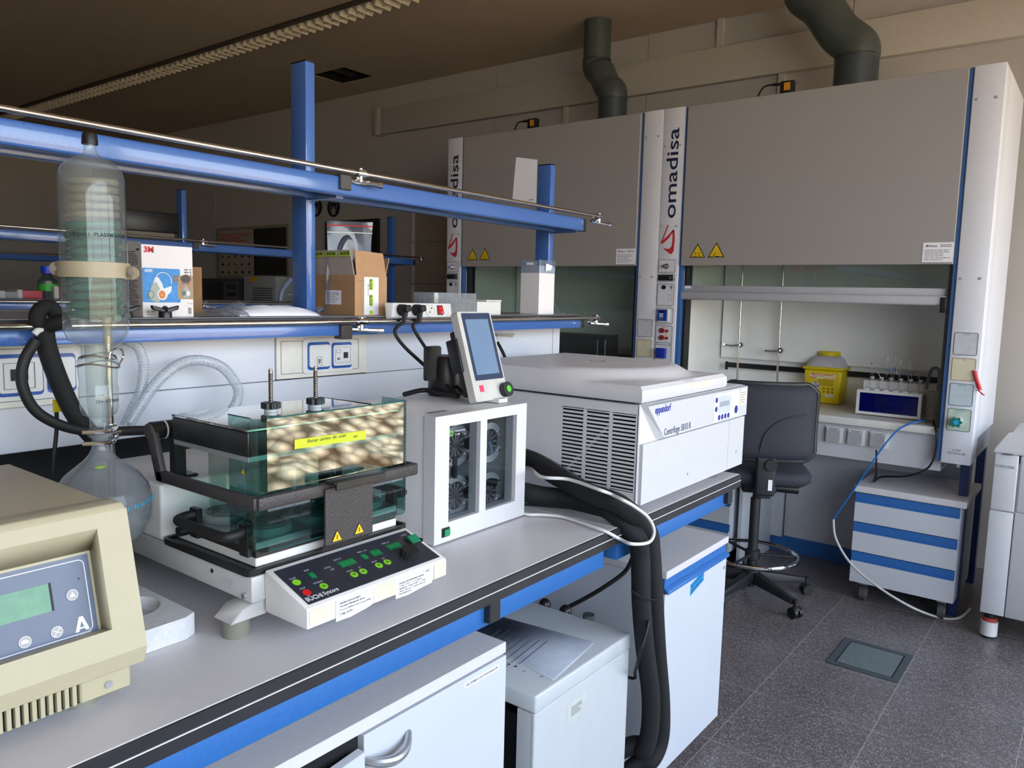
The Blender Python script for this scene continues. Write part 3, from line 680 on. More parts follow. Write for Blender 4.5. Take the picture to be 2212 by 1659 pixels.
# ---------------- service spine between bench and rack
SP = 1.644
sp = thing('service_panel', 'white service panel along the back of the bench with sockets', 'panel', (.4, SP, 1.13))
B().box(-1.6, 1.17, SP, SP+.02, 1.235, 1.352, .0015, 1).out('upper_panel', lam_white, sp)
B().box(1.47, 2.385, SP, SP+.02, 1.235, 1.352, .0015, 1).out('upper_panel', lam_white, sp)
B().box(-1.6, 2.385, SP+.006, SP+.02, 1.136, 1.233, .0015, 1).out('lower_panel', lam_white, sp)
B().box(2.387, 2.43, SP-.002, SP+.25, .9, 1.352, .002, 1).out('end_post', lam_white, sp)
B().box(1.5, 2.385, SP+.008, SP+.02, .905, 1.13).out('lower_panel', lam_white, sp)
B().box(-1.6, 2.38, SP+.24, SP+.25, .902, 1.352).out('back_panel', mat('spine_dark', '#2b2b2e', .7), sp)
def socket_unit(u0, u1, v0, v1, plates, nm):
    F = FY(SP-.001)
    o = B().fb(F, u0, u1, v0, v1, -.018, .003, .0015, 1).out('socket_board', mat('panel_cream', '#d9d5cd', .42), sp)
    B().frame(F, u0+.012, u1-.03, v0+.012, v1-.012, .002, .0015, .003, .0036).out('board_groove', ink_grey, o)
    pu0, pu1 = plates[0][0]-.014, plates[-1][1]+.006
    fr = B().rr(F, pu0, pu1, plates[0][2]-.009, plates[0][3]+.009, .012, .003, .008).out('mount_frame', plastic_wht, o)
    for (a, b, c, d, kind) in plates:
        pl_ = B().rr(F, a, b, c, d, .008, .008, .010).out('blue_surround', mat('socket_ring_blue', '#1d4f9e', .35), o)
        B().rr(F, a+.003, b-.003, c+.007, d-.007, .006, .010, .014).out('face_plate', plastic_wht, pl_)
        cu = (a+b)/2; cv = (c+d)/2
        if kind == 'data':
            B().frame(F, cu-.026, cu+.026, cv-.02, cv+.022, .001, .0008, .014, .0146).out('insert_outline', ink_grey, pl_)
            B().fb(F, cu+.002, cu+.016, cv-.008, cv+.008, .014, .016).out('jack', ink, pl_)
            B().frame(F, cu-.022, cu-.008, cv+.006, cv+.016, .001, .001, .014, .0146).fb(F, cu-.02, cu-.01, cv-.012, cv-.006, .014, .0146).out('monitor_symbol', ink_grey, pl_)
        elif kind == 'key':
            B().frame(F, cu-.01, cu+.006, cv-.026, cv-.002, .001, .001, .014, .0146).prism(F, [(cu-.007, cv-.008), (cu+.003, cv-.008), (cu+.001, cv-.018), (cu-.004, cv-.022)], .014, .0146).out('socket_symbol', ink_grey, pl_)
        elif kind == 'meter':
            B().frame(F, cu-.03, cu+.024, cv-.026, cv+.024, .001, .001, .014, .0155).out('window_outline', ink_grey, pl_)
            B().fb(F, cu-.018, cu+.012, cv-.01, cv+.012, .014, .0152).out('meter_window', plastic_blk, pl_)
            text('C16', ink, pl_, F, cu-.004, cv-.02, size=.006, n=.0148)
    return o
socket_unit(1.172, 1.468, 1.237, 1.345, [(1.262, 1.333, 1.256, 1.328, 'key'), (1.340, 1.408, 1.256, 1.325, 'data')], 'a')
socket_unit(.36, .70, 1.225, 1.350, [(.553, .634, 1.248, 1.328, 'meter'), (.641, .70-.006, 1.250, 1.326, 'plain')], 'b')

# ---------------- blue reagent rack
def rail_clamp(b, x, y, z, s=1.0):
    """rod clamp: two small cross bosses with a thumb screw"""
    b.cyl((x-.012, y, z), (x+.014, y, z), .011*s, 12); b.cyl((x, y-.002, z-.022), (x, y-.002, z+.011), .006*s, 10)
    b.cyl((x-.02, y+.012, z-.02), (x+.055, y-.012, z-.024), .0055*s, 10); b.cyl((x+.05, y-.010, z-.0238), (x+.062, y-.014, z-.0244), .008*s, 10)
    b.cyl((x-.006, y+.03, z-.014), (x-.006, y, z-.012), .005*s, 8)
    return b
def rack(x_posts, x_left, x_end, yp, zlow, zup, ztop, shelf_y, label, labup, lablow, clamps, two=True, names=True, depth=.46, full=True, zt_list=None):
    """posts with a lower shelf and a narrow upper shelf on brackets; rails in front"""
    R = thing('reagent_rack', label, 'rack', ((x_left+x_end)/2, yp, zlow))
    for k, xp in enumerate(x_posts):
        zt = ztop if zt_list is None else zt_list[k]
        B().box(xp, xp+.030, yp, yp+.062, zlow+.0005, zt, .003, 2).out('post', blue_steel, R)
        B().box(xp+.001, xp+.029, yp+.001, yp+.061, zt, zt+.004, .001, 1).out('post_cap', plastic_blk, R)
    ys = shelf_y
    # lower shelf: dark board on a blue beam
    B().box(x_left, x_end-.01, ys+.012, ys+depth, zlow-.002, zlow, .0008, 1).out('shelf_top', mat('shelf_grey', '#8b8d92', .3), R)
    B().box(x_left, x_end-.012, ys+.010, ys+depth, zlow-.018, zlow-.0025, .001, 1).out('shelf_board', mat('shelf_dark', '#26282f', .35), R)
    B().box(x_left, x_end-.01, ys, ys+.045, zlow-.048, zlow-.0185, .003, 2).out('lower_beam', blue_steel, R)
    B().box(x_end-.0098, x_end+.012, ys-.002, ys+.04, zlow-.047, zlow-.022, .002, 1).out('beam_end_cap', plastic_blk, R)
    # upper narrow shelf
    B().box(x_left, x_end-.012, ys+.018, yp-.004, zup-.010, zup-.004).out('upper_shelf_tray', blue_steel, R)
    B().box(x_left, x_end-.012, ys, ys+.03, zup-.046, zup, .006, 3).out('upper_front_beam', blue_steel, R)
    B().box(x_left, x_end-.012, yp-.03, yp-.004, zup-.046, zup-.004, .003, 2).out('upper_rear_beam', blue_steel, R)
    B().box(x_end-.0118, x_end+.01, ys+.002, ys+.032, zup-.046, zup-.002, .002, 1).out('beam_end_cap', plastic_blk, R)
    for xp in x_posts:
        B().prism(Fr((xp+.004, 0, 0), (0, -1, 0), (0, 0, 1)), [(-yp-.02, zup-.05), (-ys-.03, zup-.05), (-ys-.03, zup-.012), (-yp-.02, zup-.012)], -.022, 0).out('shelf_bracket', blue_steel, R)
        B().cyl((xp-.004, yp-.014, zup-.03), (xp+.004, yp-.014, zup-.03), .006, 10).out('bolt', chrome, R)
    # rails
    for zr, off, nm in ((zup+.012, -.016, 'upper_rail'), (zlow-.012, -.02, 'lower_rail')):
        B().cyl((x_left, ys+off, zr), (x_end+.075, ys+off, zr), .0062, 14).out(nm, steel, R)
        for xc in clamps+[x_end+.062]: rail_clamp(B(), xc, ys+off, zr).out('rail_clamp', chrome, R)
        for xc in clamps: B().box(xc-.055, xc-.02, ys+off+.008, ys+.02, zr-.045, zr-.008, .002, 1).out('rail_block', mat('block_dark', '#3a332f', .45), R)
    return R
zt2 = at(1163, 298, 'x', 2.41).z
rack([1.303, 2.408], -1.6, 2.43, 1.69, 1.397, 1.745, 2.045, 1.545, 'blue steel reagent rack with two rails above the near bench', '', '', [1.345], zt_list=[2.045, 1.945])
zl2 = 1.388
rack([2.44, 4.10], -1.2, 4.18, 4.30, zl2, 1.715, 2.02, 4.15, 'second blue steel reagent rack farther back in the dark', '', '', [2.47])
rack([.9, 3.3], -1.5, 3.9, 7.2, 1.39, 1.70, 2.0, 7.05, 'distant third blue reagent rack at the back of the room', '', '', [1.9])
for yb, xe, lab in ((4.36, 3.95, 'second lab bench with a white spine, farther back in the dark'), (7.2, 3.9, 'third lab bench at the dark back of the room')):
    R = thing('lab_bench', lab, 'bench', (1.4, yb, 0))
    B().box(-1.5, xe, yb-.62, yb+.62, ZB-.04, ZB, .002, 1).out('worktop', lam_top, R)
    B().box(-1.5, xe, yb-.04, yb+.25, ZB+.0005, 1.345, .002, 1).out('spine', lam_white, R)
    B().box(-1.4, xe-.1, yb-.6, yb+.6, .09, ZB-.041).out('base_cabinet', lam_white, R)
    B().box(-1.38, xe-.12, yb-.56, yb+.56, .0, .089).out('plinth', blue_strip, R)

# sheet of paper stuck to the rear post
p0, p1 = at(1140, 292, 'y', 1.72), at(1163, 389, 'y', 1.72)
Fp = Fr((2.4065, 0, 0), (0, -1, 0), (0, 0, 1))
pa = thing('paper_sheet', 'white paper sheet taped to the rear blue post', 'paper', (2.4065, 1.79, 1.75))
B().prism(Fp, [(-1.852, 1.985), (-1.752, 1.967), (-1.752, 1.806), (-1.866, 1.822)], .0, .0006).out('sheet', paper, pa)
lines(Fp, -1.785, -1.765, 1.818, 1.826, 1, ink_grey, pa, n=.0009)
def on(px, py, F):
    d = _f + RT*((px-1106.0)/FPX) - UP*((py-829.5)/FPX)
    t = (F.o-CAM).dot(F.n)/d.dot(F.n); P = CAM+d*t-F.o
    return P.dot(F.r), P.dot(F.u)
# ================================================================== parallel evaporator
lab_grey = mat('instrument_grey', '#bdbcbc', .42, var=.015, bump=.05, bscale=500)
lab_lt = mat('instrument_white', '#dfdddd', .42, var=.012, bump=.05, bscale=500)
tex_dark = mat('textured_dark', '#3f3a3b', .5, var=.12, scale=260, bump=.6, bscale=330)
overlay = mat('overlay_navy', '#2b2d38', .35, var=.03)
S = thing('parallel_evaporator', 'grey benchtop evaporator with teal glass shield and sloping button console', 'evaporator', (.88, 1.3, .9))
B().box(.703, 1.05, 1.057, 1.60, .956, 1.0, .004, 2).out('base', lab_grey, S)
B().box(.703, 1.06, 1.334, 1.60, 1.0005, 1.106, .006, 3).out('rear_housing', lab_lt, S)
for fx, fy in ((.684, 1.087), (1.0, 1.087), (.69, 1.55), (1.0, 1.55)):
    B().cyl((fx+.01, fy, .9), (fx+.01, fy, .930), .022, 20).out('foot', mat('rubber_grey', '#7c7a70', .7), S)
    B().hexa([(fx-.016, fy-.026, .930), (fx+.05, fy-.026, .930), (fx+.05, fy+.026, .930), (fx-.016, fy+.026, .930), (fx+.006, fy-.024, .950), (fx+.05, fy-.024, .956), (fx+.05, fy+.024, .956), (fx+.006, fy+.024, .950)], .002, 1).out('foot_bracket', lab_grey, S)
F = FX(.703)
B().disc(F, -1.17, .985, .004, 0, .0008, 10).out('indicator_hole', plastic_blk, S)
B().disc(F, -1.075, .966, .005, 0, .004, 12).out('screw', chrome, S)
lines(F, -1.145, -1.11, .962, .985, 4, mat('worn_sticker', '#cfcfd4', .5), S, n=.0005, fill=.95, ragged=.2)
# console wedge
cf0, cb0, cz0, cz1, cz2 = .947, 1.056, .936, .969, 1.007
Fx = Fr((.727, 0, 0), (0, -1, 0), (0, 0, 1))
con = B(); con.prism(Fx, [(-cf0, cz0), (-cf0, cz1), (-cb0, cz2), (-cb0, cz0)], 0, -.319)
bmesh.ops.bevel(con.bm, geom=con.bm.edges[:], offset=.003, segments=2, affect='EDGES', profile=.5)
con = con.out('console', lab_lt, S)
Fc = Fr((0, cf0, cz1), (1, 0, 0), (0, cb0-cf0, cz2-cz1))
L = math.hypot(cb0-cf0, cz2-cz1)
pn = B().fb(Fc, .737, 1.036, .009, L-.011, .0002, .0014).out('overlay', overlay, con)
def at_c(px, py): return on(px, py, Fc)
gbtn = mat('button_green', '#7fc22c', .4); rbtn = mat('button_red', '#d81e1e', .4); gdark = mat('symbol_green', '#3f7a1c', .5)
for px, py, m_, sym in ((640.1, 1259.8, gbtn, 0), (662.3, 1281.7, rbtn, 0), (698.9, 1267.7, gbtn, 1), (764.5, 1242.8, gbtn, -1), (784.1, 1235.8, gbtn, 1), (818, 1222.9, gbtn, -1), (836.3, 1215.7, gbtn, 1)):
    u, v = at_c(px, py)
    o = B().disc(Fc, u, v, .0072, .0014, .0022, 22).out('button', m_, con)
    if sym: B().prism(Fc, [(u-.0036, v-.0026*sym), (u+.0036, v-.0026*sym), (u, v+.0036*sym)][::sym], .0022, .0026).out('arrow', gdark, o)
for px, py, wd, n_ in ((674, 1244.4, .011, 1), (749.8, 1217.3, .034, 3), (787, 1204, .011, 1), (811.5, 1195.3, .023, 2), (850.4, 1181, .032, 3)):
    u, v = at_c(px, py)
    o = B().fb(Fc, u-wd/2, u+wd/2, v-.008, v+.008, .0014, .0019).out('display', greenled, con)
    text('8'*n_, mat('segment_green', '#1d8c55', .4), o, Fc, u-wd*.42, v-.0052, width=wd*.84, size=.0145, n=.0021)
u, v = at_c(881, 1203)
kb = B(); kb.prism(Fc, [(u+(.0155+.0008*math.cos(16*a))*math.cos(a), v+(.0155+.0008*math.cos(16*a))*math.sin(a)) for a in [2*math.pi*k/64 for k in range(64)]], .0014, .017); kb.out('dial_knob', rubber, con)
u, v = at_c(893, 1169)
rk = B().fb(Fc, u-.017, u+.015, v-.011, v+.011, .0014, .003, .001).out('rocker_frame', plastic_blk, con)
B().hexa([Fc.p(u-.011, v-.009, .003), Fc.p(u+.011, v-.009, .003), Fc.p(u+.011, v+.009, .003), Fc.p(u-.011, v+.009, .003), Fc.p(u-.011, v-.009, .0045), Fc.p(u+.011, v-.009, .0045), Fc.p(u+.011, v+.009, .0085), Fc.p(u-.011, v+.009, .0085)]).out('rocker_switch', mat('rocker_green', '#0c7a55', .35, coat=.3), rk)
text('BÜCHI', ink_white, con, Fc, *at_c(664, 1302), width=at_c(697, 1289)[0]-at_c(664, 1302)[0], size=.0135, n=.0017, bold=.0001)
text('Syncore', ink_white, con, Fc, *at_c(701, 1287.5), width=at_c(732, 1276)[0]-at_c(701, 1287.5)[0], size=.0125, n=.0017)
for tx, px, py, w_ in (('START', 626, 1255, .012), ('STOP', 649, 1276, .010), ('STEP', 657, 1237, .010), ('PROGRAM', 678, 1264, .018), ('TEMP °C', 721, 1214, .016), ('ACTUAL', 701, 1231, .014), ('SET', 715, 1234, .008), ('DOWN', 750, 1238, .012), ('UP', 774, 1229, .006), ('TIME h : min', 772, 1197, .022), ('DOWN', 803, 1218, .012), ('UP', 826, 1210, .006), ('SPEED rpm', 825, 1178, .018), ('POWER', 868, 1160, .012)):
    text(tx, mat('ink_faint', '#9a9aa6', .5), con, Fc, *at_c(px, py), width=w_, size=.0048, n=.0017)
# paper labels on the console front
Ff = FY(cf0-.0006)
for k, (u0, u1, vb0, vb1) in enumerate(((.783, .868, .932, .967), (.915, 1.006, .930, .966))):
    lb_ = B().prism(Ff, [(u0, vb0), (u0+.03, vb0-.001), (u1-.02, vb0+.003), (u1, vb0+.007 if k == 0 else vb0+.004), (u1, vb1), (u0, vb1)], .0002, .0008).out('paper_label', paper, con)
    B().frame(Ff, u0+.006, u1-.004, vb0+.006, vb1-.003, .0006, .0004, .0009, .0011).out('table_outline', ink_grey, lb_)
    if k == 0:
        text('IDENTIFICACIÓN DE EQUIPOS', ink, lb_, Ff, u0+.008, vb1-.0085, width=.043, size=.0042, n=.0011)
        text('Descripción: Multievaporador Syncore', ink, lb_, Ff, u0+.008, vb1-.0135, width=.052, size=.0042, n=.0011)
        text('Nº de serie: 0500001043. Puesta en servicio: 07/09/05', ink_grey, lb_, Ff, u0+.008, vb1-.0195, width=.066, size=.0036, n=.0011)
        text('Código: EQ-057', ink, lb_, Ff, u0+.008, vb0+.0085, width=.026, size=.0044, n=.0011)
    else:
        text('LBM', ink, lb_, Ff, u1-.018, vb1-.0075, width=.009, size=.0044, n=.0011)
        for r_, (tx, w_) in enumerate((('Descripción: MULTIEVAPORADOR SYNCORE', .06), ('Código: EQ-057    Nº certificado:', .056), ('Rango/uso: Temp. 0-100 ºC   4 Tipo', .066), ('Última calibración:   Próxima calibración:', .066), ('Realizado:', .03))):
            text(tx, ink_grey if r_ % 2 else ink, lb_, Ff, u0+.008, vb1-.012-r_*.0048, width=w_, size=.0038, n=.0011)
B().fb(Ff, .868, .915, .938, .967, .0001, .0004).out('yellowed_tape', mat('old_tape', '#d8d2c0', .4), con)
B().fb(Ff, 1.012, 1.044, .938, .966, .0001, .0005).out('yellowed_tape', MATS['old_tape'], con)
B().fb(Ff, .731, .781, .940, .966, .0001, .0003).out('yellowed_tape', MATS['old_tape'], con)
# shaking tray and heated plate
B().rr(FZ(.9995), .700, 1.058, 1.060, 1.328, .012, 0, .007).out('black_tray', plastic_blk, S)
B().frame(FZ(1.0065), .700, 1.058, 1.060, 1.328, .012, .006, 0, .004).out('tray_rim', plastic_blk, S)
B().box(.724, 1.040, 1.075, 1.318, 1.007, 1.022, .0015, 1).out('lower_plate', lab_lt, S)
B().box(.725, 1.039, 1.076, 1.317, 1.022, 1.036, .001, 1).out('gasket_band', mat('brown_black', '#2c2424', .5), S)
B().box(.724, 1.040, 1.075, 1.318, 1.036, 1.049, .001, 1).out('heating_plate', alu, S)
ringm = mat('ring_grey', '#8d9a99', .4, .3)
for cx in (.777, .882, .987):
    for cy in (1.128, 1.240):
        o = B().lathe([(0, 1.0492), (.047, 1.0492), (.048, 1.055), (.044, 1.061), (.040, 1.0615), (0, 1.0615)], (cx, cy, 0), 32).out('vessel_seat', ringm, S)
        for r_ in (.036, .028, .020): B().lathe([(r_-.003, 1.0618), (r_-.003, 1.064), (r_, 1.064), (r_, 1.0618)], (cx, cy, 0), 32).out('seat_ring', mat('ring_dark', '#5d6664', .4), o)
        gt_ = B().lathe([(.027, 1.066), (.030, 1.075), (.030, 1.17), (.030, 1.188)], (cx, cy, 0), 24).out('glass_vessel', glass('clear_glass', '#dfe8e4', 1.0), S)
# side handles
for sx_, nm in ((-1, .724), (1, 1.040)):
    X = nm; hl = 'carry_handle'
    for yy in (1.095, 1.245): B().box(X-.001 if sx_ > 0 else X-.010, X+.010 if sx_ > 0 else X+.001, yy-.012, yy+.012, 1.024, 1.077, .001, 1).out('handle_block', plastic_blk, S)
    B().tube([(X+sx_*.008, 1.095, 1.066), (X+sx_*.028, 1.093, 1.064), (X+sx_*.042, 1.105, 1.063), (X+sx_*.044, 1.17, 1.063), (X+sx_*.042, 1.235, 1.063), (X+sx_*.028, 1.247, 1.064), (X+sx_*.008, 1.245, 1.066)], .0085, 12, 6).out(hl, rubber, S)
    B().cyl((X+sx_*.002, 1.26, 1.036), (X+sx_*.03, 1.26, 1.036), .009, 14).out('clamp_screw', plastic_blk, S)
# head plate with spindles
B().box(.712, 1.044, 1.075, 1.305, 1.2330, 1.2375, .001, 1).out('head_mirror_plate', mat('mirror_plate', '#dfe1e4', .06, .9, var=.005), S)
B().box(.712, 1.044, 1.075, 1.305, 1.192, 1.2328, .003, 2).out('head_block', plastic_blk, S)
B().box(.714, 1.042, 1.077, 1.303, 1.184, 1.192).out('seal_plate', alu, S)
for cx, cy in ((.851, 1.210), (.946, 1.202)):
    B().lathe([(0, 1.2378), (.012, 1.2378), (.012, 1.244), (.0, 1.244)], (cx, cy, 0), 20).out('washer', plastic_wht, S)
    nt_ = B(); nt_.prism(FZ(1.244), [(cx+(.0165+.0012*math.cos(12*a))*math.cos(a), cy+(.0165+.0012*math.cos(12*a))*math.sin(a)) for a in [2*math.pi*k/48 for k in range(48)]], 0, .011); nt_.out('knurled_nut', plastic_blk, S)
    sb = B(); pr = [(0, 1.256), (.0042, 1.256)]
    for k in range(16): pr += [(.0042, 1.256+k*.0035), (.0036, 1.2578+k*.0035)]
    pr += [(.004, 1.312), (.0036, 1.316), (0, 1.317)]
    sb.lathe(pr, (cx, cy, 0), 12); sb.out('threaded_spindle', mat('worn_steel', '#9a8f86', .3, 1), S)
B().cyl(at(692, 862, 'y', 1.33), at(800, 876, 'y', 1.33), .005, 10).out('support_rod', plastic_blk, S)
# tilting frame carrying the glass shield
ZFm = 1.122
fr_ = B().box(.706, 1.062, 1.038, 1.052, ZFm-.011, ZFm+.011, .004, 2)
fr_ = fr_.out('shield_frame', tex_dark, S)
for X in (.7005, 1.056):
    B().box(X, X+.012, 1.044, 1.345, ZFm-.0105, ZFm+.0105, .003, 2).out('frame_arm', tex_dark, S)
    B().hexa([(X, 1.318, ZFm-.011), (X+.012, 1.318, ZFm-.011), (X+.012, 1.345, ZFm-.011), (X, 1.345, ZFm-.011), (X, 1.352, 1.205), (X+.012, 1.352, 1.205), (X+.012, 1.38, 1.205), (X, 1.38, 1.205)], .003, 2).out('hinge_arm', tex_dark, S)
    B().cyl((X-.001, 1.366, 1.200), (X+.013, 1.366, 1.200), .014, 18).out('hinge_disc', tex_dark, S)
B().cyl((.705, 1.366, 1.200), (.79, 1.366, 1.200), .0165, 20).out('hinge_barrel', plastic_blk, S)
B().cyl((.728, 1.366, 1.200), (.731, 1.366, 1.200), .0172, 20).out('barrel_ring', plastic_wht, S)
B().cyl((.96, 1.366, 1.200), (1.046, 1.366, 1.200), .0165, 20).out('hinge_barrel', plastic_blk, S)
for X in (.745, 1.0):
    B().box(X, X+.022, 1.355, 1.378, 1.1065, 1.19, .002, 1).out('hinge_post', plastic_blk, S)
    B().box(X-.02, X+.04, 1.345, 1.39, 1.1062, 1.112, .002, 1).out('post_foot', plastic_blk, S)
teal = glass('teal_glass', '#93c0bd', 2.6, ior=1.55)
def ushield(z0, z1, x0, x1, yf, ret, r=.018):
    b = B(); pts = [(x0, yf+ret)]
    pts += [(x0+r-r*math.cos(a), yf+r-r*math.sin(a)) for a in [math.pi/2*k/6 for k in range(7)]]
    pts += [(x1-r+r*math.sin(a), yf+r-r*math.cos(a)) for a in [math.pi/2*k/6 for k in range(7)]]
    pts += [(x1, yf+ret)]
    lo = [b.bm.verts.new((x, y, z0)) for x, y in pts]; hi = [b.bm.verts.new((x, y, z1)) for x, y in pts]
    for k in range(len(pts)-1): b.bm.faces.new((lo[k], lo[k+1], hi[k+1], hi[k]))
    return b
o = ushield(1.037, 1.256, .715, 1.054, 1.0535, .080).out('glass_shield', teal, S, 5)
edge_t = mat('glass_edge', '#1e5a58', .2)
b = B(); b.tube([(.715, 1.133, 1.256), (.715, 1.072, 1.256)], .0012, 6, 2).tube([(.733, 1.0535, 1.256), (1.036, 1.0535, 1.256)], .0012, 6, 2); b.out('glass_edge', edge_t, o)
b = B(); b.tube([(.733, 1.0535, 1.037), (1.036, 1.0535, 1.037)], .001, 6, 2); b.out('glass_edge', edge_t, o)
hazard(FX(.7145), -1.092, 1.165, .012, o, 'hand', .0004)
# note tape on the glass
Fg = FY(1.0528); (ua, va), (ub, vb) = on(636, 960, Fg), on(790, 940, Fg)
tp = B().prism(Fg, [(ua, va-.008), (ub, vb-.007), (ub, vb+.009), (ua, va+.008)], 0, .0004).out('note_tape', mat('tape_lime', '#c3d323', .55), S)
text('llenar antes de usar', ink, tp, Fg, ua+.025, va-.001, width=.085, size=.009, n=.0006, shear=.2)
text('H2O', ink, tp, Fg, ub-.03, vb-.001, width=.010, size=.006, n=.0006, shear=.2)
# dark apron plate with grip and stickers
Fp_ = FY(1.037); ap = B().prism(Fp_, [(.833, 1.026), (.94, 1.026), (.94, 1.125), (.833, 1.125)], 0, .004).out('apron_plate', tex_dark, S)
B().hexa([(.833, 1.033, 1.026), (.94, 1.033, 1.026), (.94, 1.037, 1.028), (.833, 1.037, 1.028), (.833, 1.044, 1.012), (.924, 1.044, 1.012), (.924, 1.048, 1.014), (.833, 1.048, 1.014)]).out('apron_lip', tex_dark, S)
Fl_ = Fr((0, 1.0325, 1.026), (1, 0, 0), (0, -.0001, 1))
hazard(Fl_, .857, .010, .024, ap, 'bolt', .0006); hazard(Fl_, .907, .012, .024, ap, 'bolt', .0006)
B().box(.836, .952, 1.012, 1.038, ZFm+.012, ZFm+.018, .002, 2).box(.838, .950, 1.010, 1.015, ZFm+.004, ZFm+.018, .001, 1).out('grip_lip', plastic_blk, S)

# ================================================================== vacuum pump box
PX0, PX1, PY, PZ = 1.226, 1.560, 1.148, 1.193
pm = thing('vacuum_pump', 'white boxy vacuum pump with two glass front windows', 'pump', (1.39, 1.3, .9))
gside = mat('pump_side', '#e6e5e7', .42, var=.01)
hs = B(); hs.box(PX0+.004, PX0+.012, PY+.030, 1.46, .912, PZ-.002); hs.box(PX1-.012, PX1-.004, PY+.030, 1.46, .912, PZ-.002); hs.box(PX0+.0121, PX1-.0121, PY+.030, 1.46, PZ-.010, PZ-.002); hs.box(PX0+.0121, PX1-.0121, PY+.030, 1.46, .912, .920); hs.box(PX0+.0121, PX1-.0121, 1.45, 1.46, .92, PZ-.010); hs.out('housing', gside, pm)
for fx in (PX0+.03, PX1-.03):
    for fy in (PY+.06, 1.43): B().cyl((fx, fy, .9), (fx, fy, .913), .012, 14).out('foot', rubber, pm)
Fp = FY(PY)
W1 = (1.272, 1.380); W2 = (1.404, 1.520); WZ0, WZ1 = .948, 1.168
b = B()
for (u0, u1, v0, v1) in ((PX0, W1[0], .904, PZ), (W1[1], W2[0], WZ0, WZ1), (W2[1], PX1, .904, PZ), (W1[0], W2[1], WZ1, PZ), (W1[0], W2[1], .904, WZ0)):
    b.fb(Fp, u0, u1, v0, v1, -.034, 0)
bmesh.ops.remove_doubles(b.bm, verts=b.bm.verts[:], dist=.0002)
fz = b.out('front_frame', lab_wht_ if 'lab_wht_' in globals() else mat('pump_white', '#cfcfd4', .35, var=.008), pm)
for k, (a_, c_) in enumerate((W1, W2)):
    g = B().fb(Fp, a_-.002, c_+.002, WZ0-.002, WZ1+.002, -.012, -.0115).out('window_pane', glass('smoke_glass', '#e2e6e8', 1.0, ior=1.5), pm)
    if k == 0:
        B().rr(Fp, a_+.001, a_+.024, 1.142, 1.154, .005, -.0099, -.0094).out('badge', mat('badge_green', '#5f9f4a', .4), g)
        text('BUCHI', ink, g, Fp, a_+.003, 1.1455, width=.018, size=.007, n=-.0092)
        text('Vacuum Pump', ink_white, g, Fp, a_+.030, 1.150, width=.034, size=.006, n=-.0098); text('V-300', ink_white, g, Fp, a_+.030, 1.142, width=.016, size=.006, n=-.0098)
B().box(PX0+.02, PX1-.02, PY+.128, PY+.135, .93, 1.185).out('inner_wall', mat('pump_inner', '#8d9096', .5), pm)
B().box(PX0+.02, PX1-.02, PY+.036, PY+.128, .935, .945).out('inner_floor', mat('pump_floor', '#8b95a4', .35), pm)
Fi = FY(PY+.055)
for (hpx, hpy) in ((982, 962), (980, 1070), (1054, 955), (1052, 1062)):
    for (cu, cv) in (on(hpx, hpy, Fi),):
        hd = B().disc(Fi, cu, cv, .036, -.05, .0, 28).out('pump_head', mat('head_dark', '#3c3d41', .3), pm)
        n_ = 40; pts = []
        a0, a1 = (math.radians(20), math.radians(340))
        for k in range(n_+1):
            a = a0+(a1-a0)*k/n_; pts.append((cu+.05*math.cos(a), cv+.05*math.sin(a)))
        for k in range(n_, -1, -1):
            a = a0+(a1-a0)*k/n_; pts.append((cu+.034*math.cos(a), cv+.034*math.sin(a)))
        B().prism(Fi, pts, .0, .006).out('clamp_ring', mat('cast_alu', '#c9ccd0', .35, .5, var=.05), hd)
        for a in (35, 130, 230, 325): B().disc(Fi, cu+.042*math.cos(math.radians(a)), cv+.042*math.sin(math.radians(a)), .0042, .006, .010, 10).out('bolt', chrome, hd)
        for a in range(0, 360, 30): B().prism(Fi, [(cu+.006*math.cos(math.radians(a)), cv+.006*math.sin(math.radians(a))), (cu+.03*math.cos(math.radians(a-3)), cv+.03*math.sin(math.radians(a-3))), (cu+.03*math.cos(math.radians(a+3)), cv+.03*math.sin(math.radians(a+3)))], 0, .003).out('fan_rib', plastic_gry, hd)
for (x_, z0_, z1_) in ((1.345, 1.03, 1.08), (1.29, 1.02, 1.07)): B().cyl((x_, PY+.05, z0_), (x_, PY+.05, z1_), .0075, 12).out('valve_tube', plastic_blk, pm)
B().tube([(1.475, PY+.055, 1.10), (1.488, PY+.055, 1.08), (1.482, PY+.055, 1.058), (1.45, PY+.055, 1.05), (1.42, PY+.055, 1.035)], .0055, 10).out('clear_hose', glass('hose_blue', '#b9d3ee', 1, haze=.35, hazecol='#b8d0ea'), pm)
B().cyl((1.46, PY+.06, 1.0), (1.498, PY+.045, .992), .010, 14).out('elbow', rubber, pm)
B().fb(Fp, 1.25, 1.276, .916, .938, 0, .002, .001, 1).out('switch_frame', plastic_blk, pm)
B().fb(Fp, 1.256, 1.274, .919, .934, .002, .006, .001, 1).out('power_switch', mat('switch_green', '#128a5a', .35), pm)
lines(FZ(PZ-.0018), 1.262, 1.33, PY+.05, PY+.068, 2, ink_grey, pm, n=.0006, fill=.7)

